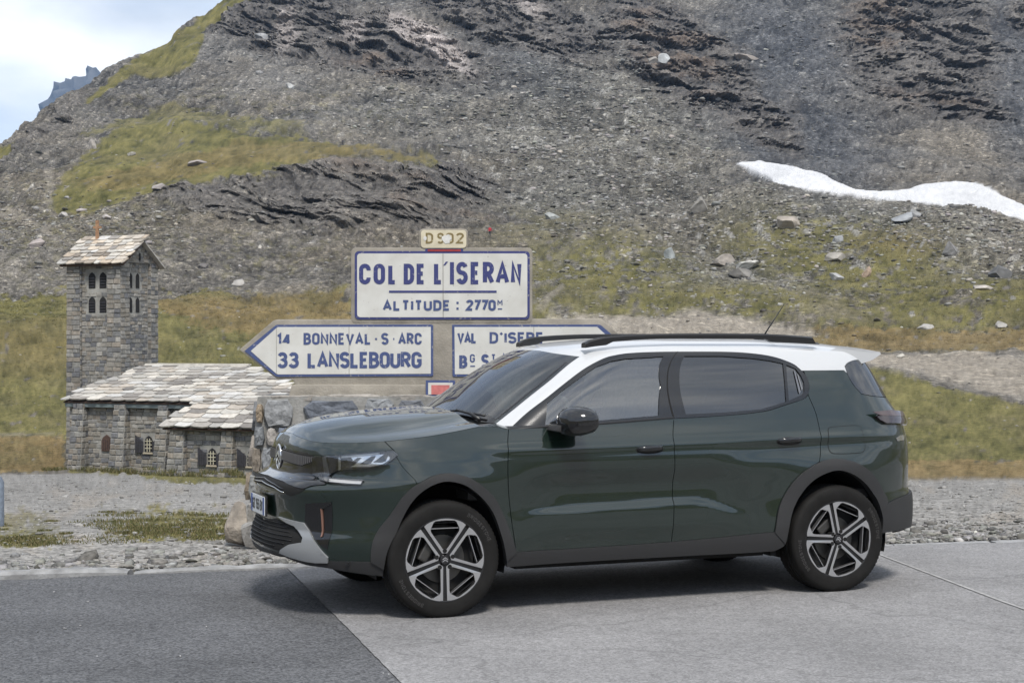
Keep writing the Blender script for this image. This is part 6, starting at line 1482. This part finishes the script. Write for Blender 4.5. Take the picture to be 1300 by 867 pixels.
def stone_shape(r):
    V = ICO_V*(1 + r.uniform(-.28, .22, (12, 1))); V = V*np.array([r.uniform(.8, 1.45), r.uniform(.7, 1.1), r.uniform(.28, .62)])
    a = r.uniform(0, 6.28); c, s = math.cos(a), math.sin(a); V = V @ np.array([[c, s, 0], [-s, c, 0], [0, 0, 1]]).T
    t = r.normal(0, .28); c, s = math.cos(t), math.sin(t); return V @ np.array([[1, 0, 0], [0, c, s], [0, -s, c]]).T
def stone_mass(name, P, S, C, mat, seed, sink=.25):
    r = np.random.RandomState(seed); shapes = [stone_shape(r) for _ in range(40)]; n = len(P)
    V = np.zeros((n, 12, 3)); 
    for i in range(n): V[i] = shapes[i % 40]*S[i] + P[i]
    V[:, :, 2] += (S*(.5-sink)*.6)[:, None]
    Fc = (ICO_F[None] + (np.arange(n)*12)[:, None, None]).reshape(-1, 3)
    me = bpy.data.meshes.new(name); me.vertices.add(n*12); me.vertices.foreach_set('co', V.astype(np.float32).ravel()); me.loops.add(Fc.size); me.loops.foreach_set('vertex_index', Fc.ravel().astype(np.int32))
    me.polygons.add(len(Fc)); me.polygons.foreach_set('loop_start', np.arange(0, Fc.size, 3).astype(np.int32)); me.update(calc_edges=True)
    a = me.attributes.new('tone', 'FLOAT_COLOR', 'POINT'); cc = np.ones((n, 12, 4)); cc[:, :, :3] = C[:, None]; a.data.foreach_set('color', cc.astype(np.float32).ravel())
    me.materials.append(mat); o = link(bpy.data.objects.new(name, me)); return tag(o, kind='stuff')
sr = np.random.RandomState(21)
# scree over the slopes: denser where the survey marks blocks
i0, i1 = 4+N1+40, 4+N1+N2+N3-2; dens = np.zeros(KS, np.float32)
dens[i0:i1] = (.10 + 1.0*stony + .25*darkscree)[i0:i1]*(1-.75*grass[i0:i1])*(1-snow[i0:i1])*(1-.6*rock[i0:i1])*(1-.9*lotk[i0:i1])
dens[:, :20] = 0; dens[:, -20:] = 0
pd = dens.ravel().astype(float); pd /= pd.sum(); ch = sr.choice(len(pd), 24000, p=pd); P = PT.reshape(-1, 3)[ch]; pm = PXM.ravel()[ch]
S = pm*np.clip(sr.lognormal(.22, .58, len(ch)), .55, 6.0)*.85
base = col.reshape(-1, 3)[ch]; lum = sr.uniform(.08, .30, (len(ch), 1)) + .16*(sr.uniform(size=(len(ch), 1)) > .82); C = .35*base*1.2 + .65*lum*np.stack([sr.uniform(.98, 1.06, len(ch)), np.ones(len(ch)), sr.uniform(.88, 1.0, len(ch))], -1)
stone_mass('scree', P, S, C, M_SCREE, 3)['label'] = 'grey and pale broken stones scattered over the mountain slopes'
dn2 = np.zeros(KS, np.float32); dn2[i0:i1] = (stony**1.5 + .9*roll_blur(inpoly([(960,238),(1060,252),(1180,268),(1310,292),(1310,340),(1150,330),(980,300)]), 6, 6, 2))[i0:i1]*(1-.5*grass[i0:i1])*(1-snow[i0:i1])*(1-.8*rock[i0:i1])*(1-lotk[i0:i1]); dn2[:, :20] = 0; dn2[:, -20:] = 0
pd = dn2.ravel().astype(float); pd /= pd.sum(); ch = sr.choice(len(pd), 2600, p=pd); P = PT.reshape(-1, 3)[ch]; pm = PXM.ravel()[ch]; S = pm*np.clip(sr.lognormal(.75, .42, len(ch)), 1.2, 6.0)
lum = sr.uniform(.10, .36, (len(ch), 1)); C = lum*np.stack([sr.uniform(.98, 1.12, len(ch)), np.ones(len(ch)), sr.uniform(.82, 1.0, len(ch))], -1)
stone_mass('block_field', P, S, C, M_SCREE, 13, .2)['label'] = 'grey and tan broken blocks strewn below the snow and over the central slope'
# rubble along the verge, loose grit on the lot
n = 5200; bx_ = sr.uniform(-5.2, 6.5, n); off = np.abs(sr.normal(0, .42, n)) + .10; P = np.stack([bx_, 11.9 + .268*bx_ + off*1.25, 0*bx_ + .0], -1)
S = np.clip(sr.lognormal(-4.15, .55, n), .008, .06); big_ = sr.uniform(size=n) < .035; S = np.where(big_ & (bx_ < -1), S*2.0, S)
lum = sr.uniform(.09, .27, (n, 1)) + .12*(sr.uniform(size=(n, 1)) > .93); C = lum*np.stack([sr.uniform(.98, 1.06, n), np.ones(n), sr.uniform(.88, 1.02, n)], -1)
ok = ~((P[:, 0] > -2.2) & (P[:, 0] < 1.0) & (P[:, 1] > 12.85)); stone_mass('verge_rubble', P[ok], S[ok], C[ok], M_RUBBLE, 5, .15)['label'] = 'grey broken rubble lying along the edge of the road'
n = 5200; dd = sr.uniform(612, 692, n); bq = sr.uniform(-30, 1330, n); P = np.array([on_ground(b_, d_)[0] for b_, d_ in zip(bq, dd)]); S = np.clip(sr.lognormal(-4.6, .5, n), .006, .05)*np.clip(P[:, 1]/16, 1, 2.0)
C = sr.uniform(.12, .32, (n, 1))*np.array([[1.03, 1, .95]]); stone_mass('lot_grit', P, S, C, M_RUBBLE, 6, .15)['label'] = 'loose grey grit and pebbles on the gravel lot'
n = 240; X_ = sr.uniform(-4, 5, n); P = np.stack([X_, sr.uniform(7.6, 11.3, n) + .268*X_, 0*X_ + .006], -1); stone_mass('road_grit', P, np.clip(sr.lognormal(-5.3, .4, n), .003, .012), sr.uniform(.1, .4, (n, 1))*np.ones((1, 3)), M_RUBBLE, 7, .1)['label'] = 'a few tiny stones lying on the asphalt'
# grass blades where turf breaks through the lot and round the chapel foot
def blades(name, spots, n, h, mat, seed, label):
    r = np.random.RandomState(seed); V = []; Fc = []; T = []
    for k in range(n):
        p, rad, sc = spots[r.randint(len(spots))]; a = r.uniform(0, 6.28); q = rad*math.sqrt(r.uniform()); bx0 = p[0] + q*math.cos(a); by0 = p[1] + q*math.sin(a)*.8; bz = p[2]
        hh = h*sc*r.uniform(.5, 1.3); t = r.uniform(0, 6.28); w = .004*sc + hh*.05; dx, dy = math.cos(t)*w, math.sin(t)*w; lx, ly = r.normal(0, hh*.4, 2); i = len(V)
        V += [(bx0-dx, by0-dy, bz-.01), (bx0+dx, by0+dy, bz-.01), (bx0+dx*.6+lx*.5, by0+dy*.6+ly*.5, bz+hh*.6), (bx0-dx*.6+lx*.5, by0-dy*.6+ly*.5, bz+hh*.6), (bx0+lx, by0+ly, bz+hh)]; Fc += [(i, i+1, i+2, i+3), (i+3, i+2, i+4)]
        c = [(.095,.10,.038),(.135,.122,.055),(.19,.16,.085),(.08,.088,.034)][r.randint(4)]; T += [c]*5
    o = tone_mesh(name, V, Fc, T, mat, None); return tag(o, label, kind='stuff')
M_BLADE = vtone_mat('dry_grass', .2, 30., .8, 0., 10.)
spots = []
for k in range(46): b_, d_ = sr.uniform(118, 300), sr.uniform(652, 688); spots.append((on_ground(b_, d_)[0], sr.uniform(.10, .38), 1.0))
for k in range(14): b_, d_ = sr.uniform(-25, 72), sr.uniform(682, 693); spots.append((on_ground(b_, d_)[0], sr.uniform(.08, .25), .9))
for k in range(6): b_, d_ = sr.uniform(-10, 110), sr.uniform(655, 685); spots.append((on_ground(b_, d_)[0], sr.uniform(.05, .12), .8))
blades('lot_grass', spots, 12000, .021, M_BLADE, 4, 'low olive turf breaking through the gravel lot')
cm = chapel.matrix_basis; spots = []
for k in range(90):
    x_ = sr.uniform(-.1, 12); y_ = (sr.uniform(-1.1, -.35) if x_ < 6.2 else sr.uniform(-3.1, -2.35)); p_ = cm @ Vector((x_, y_, 0)); d_ = 430 + (1.63+4.2)/p_.y*2052; spots.append((Vector((p_.x, p_.y, ground_z(p_.x, p_.y))), .35, 1.0))
blades('chapel_foot_grass', spots, 7000, .16, M_BLADE, 8, 'green and ochre grass along the foot of the chapel walls')
# meadow: dry tufts too small to tell apart
md = np.zeros(KS, np.float32); md[4+N1+30:4+N1+N2+120] = (grass*(TY > 40)*(TY < 260))[4+N1+30:4+N1+N2+120]; md[:, :20] = 0; md[:, -20:] = 0; pd = md.ravel().astype(float); pd /= pd.sum(); ch = sr.choice(len(pd), 26000, p=pd); PP_ = PT.reshape(-1, 3)[ch]; pm_ = PXM.ravel()[ch]; oc = ochre.ravel()[ch]
nt_ = len(ch); K = 4; rep = np.repeat(np.arange(nt_), K); q = PP_[rep] + np.stack([sr.normal(0, 1.5, nt_*K)*pm_[rep], sr.normal(0, 1.5, nt_*K)*pm_[rep], 0*rep - .02], -1); an = sr.uniform(0, 6.28, nt_*K); w_ = (pm_[rep]*sr.uniform(.25, .6, nt_*K))[:, None]; hh = pm_[rep]*sr.uniform(.5, 1.6, nt_*K)
dv = np.stack([np.cos(an), np.sin(an), 0*an], -1)*w_; tp = q + np.stack([sr.normal(0, .7, nt_*K)*hh, sr.normal(0, .7, nt_*K)*hh, hh], -1); V = np.stack([q-dv, q+dv, tp], 1).reshape(-1, 3); Fc = np.arange(nt_*K*3).reshape(-1, 3)
base = col.reshape(-1, 3)[ch][rep]; T = np.repeat(base*sr.uniform(.7, 1.6, (nt_*K, 1))*np.array([[1.02, 1, .95]]), 3, axis=0)
tag(tone_mesh('meadow_tufts', V, Fc, T, M_BLADE, None), 'dry olive and ochre tufts over the meadow', kind='stuff')
# ---- boulders one can tell apart
def boulder(b, d, wpx, hpx, tone, label, tilt=0., seed=0):
    p, n = on_ground(b, d); m = p.y/FOC; r = np.random.RandomState(seed + int(b))
    bm = bmesh.new(); bmesh.ops.create_icosphere(bm, subdivisions=3, radius=1)
    ax = [Vector(r.normal(size=3)).normalized() for _ in range(16)]; cut = [r.uniform(.42, .78) for _ in ax]
    for v in bm.verts:
        c = v.co.copy()
        for a_, k_ in zip(ax, cut):
            e = c.dot(a_)
            if e > k_: c -= a_*(e-k_)
        v.co = Vector((c.x*wpx*m*.80, c.y*wpx*m*.65, c.z*hpx*m*.92)) + Vector(r.normal(0, .012, 3))*hpx*m
        if tilt: v.co = Matrix.Rotation(R(tilt), 3, 'Y') @ v.co
    o = bobj('boulder', bm, simple('boulder_rock', tone, .92, noise=.35, nscale=1.2/max(m*wpx, .1)*1.2, bump=.5, bscale=8/max(m*wpx, .1)))
    o.location = p + Vector((0, 0, hpx*m*.30)); tag(o, label, 'boulder', 'boulders lying on the slopes'); return o
BL = [(1000,285,30,16,(.30,.265,.225),'pale tan flat boulder just below the left part of the snow'), (889,270,20,17,(.26,.245,.22),'tall grey boulder left of and below the snow tip'), (1065,307,13,10,(.24,.245,.25),'small grey block right of the tan flat boulder'), (1062,328,22,11,(.29,.27,.24),'long beige block lying in green turf under the tan boulder'), (1100,345,9,14,(.33,.25,.19),'narrow orange upright stone in the turf'), (916,332,24,14,(.30,.27,.24),'beige block among the stones above the car roof'), (946,335,32,9,(.42,.41,.38),'long whitish slab beside the beige block'), (942,351,28,13,(.18,.17,.155),'dark brown boulder below the whitish slab'), (851,327,13,12,(.30,.32,.32),'bluish pale stone left of the beige block'), (1144,288,30,10,(.25,.26,.27),'wide grey slab under the snow'), (1158,283,14,10,(.22,.22,.22),'grey block behind the wide slab'),
 (1205,330,16,16,(.20,.195,.19),'dark upright block on the right slope'), (1265,350,22,18,(.12,.12,.12),'dark crag block near the right edge'), (1175,410,15,8,(.35,.34,.32),'pale stone low on the right meadow'), (1270,410,12,8,(.36,.35,.33),'pale stone on the meadow near the right edge'), (1245,372,22,7,(.36,.33,.30),'light flat stone below the dark crag block'), (1062,352,16,9,(.33,.33,.33),'grey stone at the foot of the orange upright stone'), (700,276,16,9,(.30,.31,.30),'greenish grey stone on the scree right of the sign'), (840,87,15,9,(.40,.41,.41),'whitish block high in the brown outcrop'), (828,86,14,10,(.27,.25,.225),'tan block beside the whitish one in the outcrop'), (945,75,28,7,(.27,.24,.215),'long tilted slab high on the scree'),
 (245,210,22,7,(.24,.215,.205),'flat pinkish boulder on the grassy knoll'), (202,243,20,7,(.29,.265,.25),'pale flat boulder under the knoll turf'), (117,187,8,11,(.36,.33,.30),'pale upright boulder on the left scree'), (167,198,9,5,(.34,.32,.29),'small pale stone on the knoll turf'), (50,323,17,10,(.32,.28,.265),'pink grey boulder left of the bell tower'), (302,361,17,10,(.30,.285,.265),'grey slab at the foot of the scree right of the bell tower'), (257,340,12,6,(.15,.14,.135),'dark stone on the scree right of the tower roof'), (333,49,17,9,(.30,.30,.30),'pale boulder under the upper left cliff'), (370,117,10,6,(.42,.42,.41),'whitish stone in the middle of the upper scree'), (78,268,12,6,(.33,.31,.29),'pale stone beside the left footpath'), (134,278,10,7,(.34,.31,.29),'small pale boulder just above the tower cross'), (1140,455,12,5,(.36,.34,.30),'low pale stone on the gravel track behind the car')]
for k, (b_, d_, w_, h_, t_, lb) in enumerate(BL): boulder(b_, d_, w_, h_, t_, lb, sr.uniform(-14, 14), k*7)
# rough rocks at the foot of the plinth
def near_rock(x, y, sx_, sy_, sz_, tone, label, seed):
    r = np.random.RandomState(seed); bm = bmesh.new(); bmesh.ops.create_icosphere(bm, subdivisions=3, radius=1); ax = [Vector(r.normal(size=3)).normalized() for _ in range(20)]; cut = [r.uniform(.40, .80) for _ in ax]
    for v in bm.verts:
        c = v.co.copy()
        for a_, k_ in zip(ax, cut):
            e = c.dot(a_)
            if e > k_: c -= a_*(e-k_)
        v.co = Vector((c.x*sx_, c.y*sy_, c.z*sz_)) + Vector(r.normal(0, .008, 3))*sx_
    o = bobj('foot_rock', bm, simple('foot_rock_stone', tone, .92, noise=.4, nscale=9, bump=.7, bscale=40)); o.location = (x, y, sz_*.62); return tag(o, label, 'rock', 'rocks at the foot of the plinth')
near_rock(-2.17, 12.72, .19, .20, .22, (.26,.228,.19), 'tan rough rock at the left foot of the stone plinth', 3); near_rock(-2.02, 12.52, .15, .14, .20, (.27,.26,.245), 'grey rough rock between the tan rock and the bumper', 5)
# ---- two walkers far up the slope
def walker(b, d, hpx, top, trousers, label):
    p, n = on_ground(b, d); s = hpx*p.y/FOC/1.75; skin = simple('skin', (.35, .22, .16), .7)
    nodes = {'pelvis': (0, 0, .95, .15), 'chest': (0, 0, 1.30, .17), 'neck': (0, 0, 1.50, .07), 'head': (0, -.02, 1.64, .11), 'lsh': (-.19, 0, 1.42, .07), 'lel': (-.30, .03, 1.15, .05), 'lha': (-.26, -.10, .92, .045), 'rsh': (.19, 0, 1.42, .07), 'rel': (.33, .02, 1.18, .05), 'rha': (.36, -.12, .98, .045), 'lk': (-.11, -.05, .50, .075), 'lf': (-.12, .03, .05, .06), 'rk': (.12, .02, .50, .075), 'rf': (.14, -.06, .05, .06)}
    ks = list(nodes); E_ = [('pelvis','chest'),('chest','neck'),('neck','head'),('chest','lsh'),('lsh','lel'),('lel','lha'),('chest','rsh'),('rsh','rel'),('rel','rha'),('pelvis','lk'),('lk','lf'),('pelvis','rk'),('rk','rf')]
    me = bpy.data.meshes.new('person'); me.from_pydata([tuple(c*s for c in nodes[k][:3]) for k in ks], [(ks.index(a), ks.index(b_)) for a, b_ in E_], []); o = link(bpy.data.objects.new('person', me))
    m = o.modifiers.new('skin', 'SKIN'); 
    for i, k in enumerate(ks): me.skin_vertices[0].data[i].radius = (nodes[k][3]*s,)*2
    me.skin_vertices[0].data[0].use_root = True; o.modifiers.new('sub', 'SUBSURF').levels = 1
    dg = bpy.context.evaluated_depsgraph_get(); me2 = bpy.data.meshes.new_from_object(o.evaluated_get(dg)); o.modifiers.clear(); o.data = me2; me2.materials.clear()
    for mt in (top, trousers, skin): me2.materials.append(mt)
    for f in me2.polygons: z = f.center.z/s; f.material_index = 1 if z < .92 else (2 if z > 1.53 else 0); f.use_smooth = True
    o.location = p - Vector((0, .3, .03*s)); return tag(o, label, 'person')
walker(621, 303, 13, simple('red_jacket', (.42, .02, .03), .8), simple('dark_trousers', (.03, .03, .035), .9), 'person in red jacket and dark trousers standing on the slope right of the number plate')
walker(434, 181, 9, simple('dark_jacket', (.03, .03, .035), .8), simple('grey_trousers', (.05, .05, .055), .9), 'person in dark clothes standing on the edge of the grassy knoll')
# ---- post at the left edge of the lot
pb = on_ground(-3, 668)[0]; po = MB().tube([pb + Vector((0, 0, -.1)), pb + Vector((0, 0, .42)), pb + Vector((0, 0, .47))], [.055, .055, .03], 14).build('post', simple('blue_grey_post', (.16, .19, .24), .6, noise=.2), None, True, 40); tag(po, 'blue grey post at the left edge of the gravel lot', 'post')
# ---- far peak beyond the ridge
fx = np.linspace(-60, 260, 90); fd = np.concatenate([np.linspace(300, 175, 10)[:-1], np.linspace(175, 0, 60)]); PK = pch([-60, 40, 52, 56, 66, 77, 86, 100, 106, 114, 122, 128, 140, 165, 200, 260], [220, 165, 135, 128, 117, 107, 105, 99, 97, 90, 88.5, 93, 105, 125, 150, 190])
rows_ = []
for f in np.linspace(0, 1, 70): d_ = 330 + (PK(fx)-330)*f; y_ = 3400 + 900*f; rows_.append(np.stack([(fx-650)/FOC*y_, 0*fx + y_, EYE + (HOR-d_)/FOC*y_], -1))
PKP = np.array(rows_); nn = fbm(PKP[..., 0]/60, PKP[..., 2]/45, 5, .6, True); ff = np.linspace(0, 1, 70)[:, None]; PKP[..., 1] -= (nn-.4)*90; PKP[..., 2] += (nn-.45)*16*smooth(.5, 1., ff); PKP[..., 0] += fbm(PKP[..., 0]/40+9, PKP[..., 2]/40, 3)*10
cc = lp((.035,.036,.04), (.13,.13,.13), .4 + .6*(nn-.4)); pk = make_grid('distant_peak', PKP, M_TERRAIN, {'cover': (cc[..., 0], cc[..., 1], cc[..., 2])}); tag(pk, kind='structure')
# ---- mountain air
hz = MB().box((0, 1500, 230), (4200, 8200, 640)).build('haze', None); hm, nt, b = new_mat('thin_mountain_haze'); nt.nodes.remove(b); pv = nt.nodes.new('ShaderNodeVolumePrincipled'); pv.inputs['Color'].default_value = (.45, .66, 1, 1); pv.inputs['Density'].default_value = .00008; pv.inputs['Anisotropy'].default_value = .1
nt.links.new(pv.outputs[0], nt.nodes['Material Output'].inputs['Volume']); hz.data.materials.append(hm); tag(hz, 'thin pale mountain haze', kind='stuff')

# ---- keep every thing at three levels: thing > part > sub-part
def chain(o):
    c_ = []
    while o.parent is not None: o = o.parent; c_.append(o)
    return c_
deep = [(o, chain(o)) for o in list(bpy.data.objects)]
for o, ch_ in deep:
    if len(ch_) > 2:
        M_ = o.matrix_basis.copy()
        for q in ch_[:-2]: M_ = q.matrix_basis @ M_
        o['_p'] = ch_[-2].name; o['_m'] = [x for row in M_ for x in row]
for o, ch_ in deep:
    if '_p' in o.keys():
        m_ = list(o['_m']); o.parent = bpy.data.objects[o['_p']]; o.matrix_parent_inverse = Matrix(); o.matrix_basis = Matrix((m_[0:4], m_[4:8], m_[8:12], m_[12:16])); del o['_p']; del o['_m']
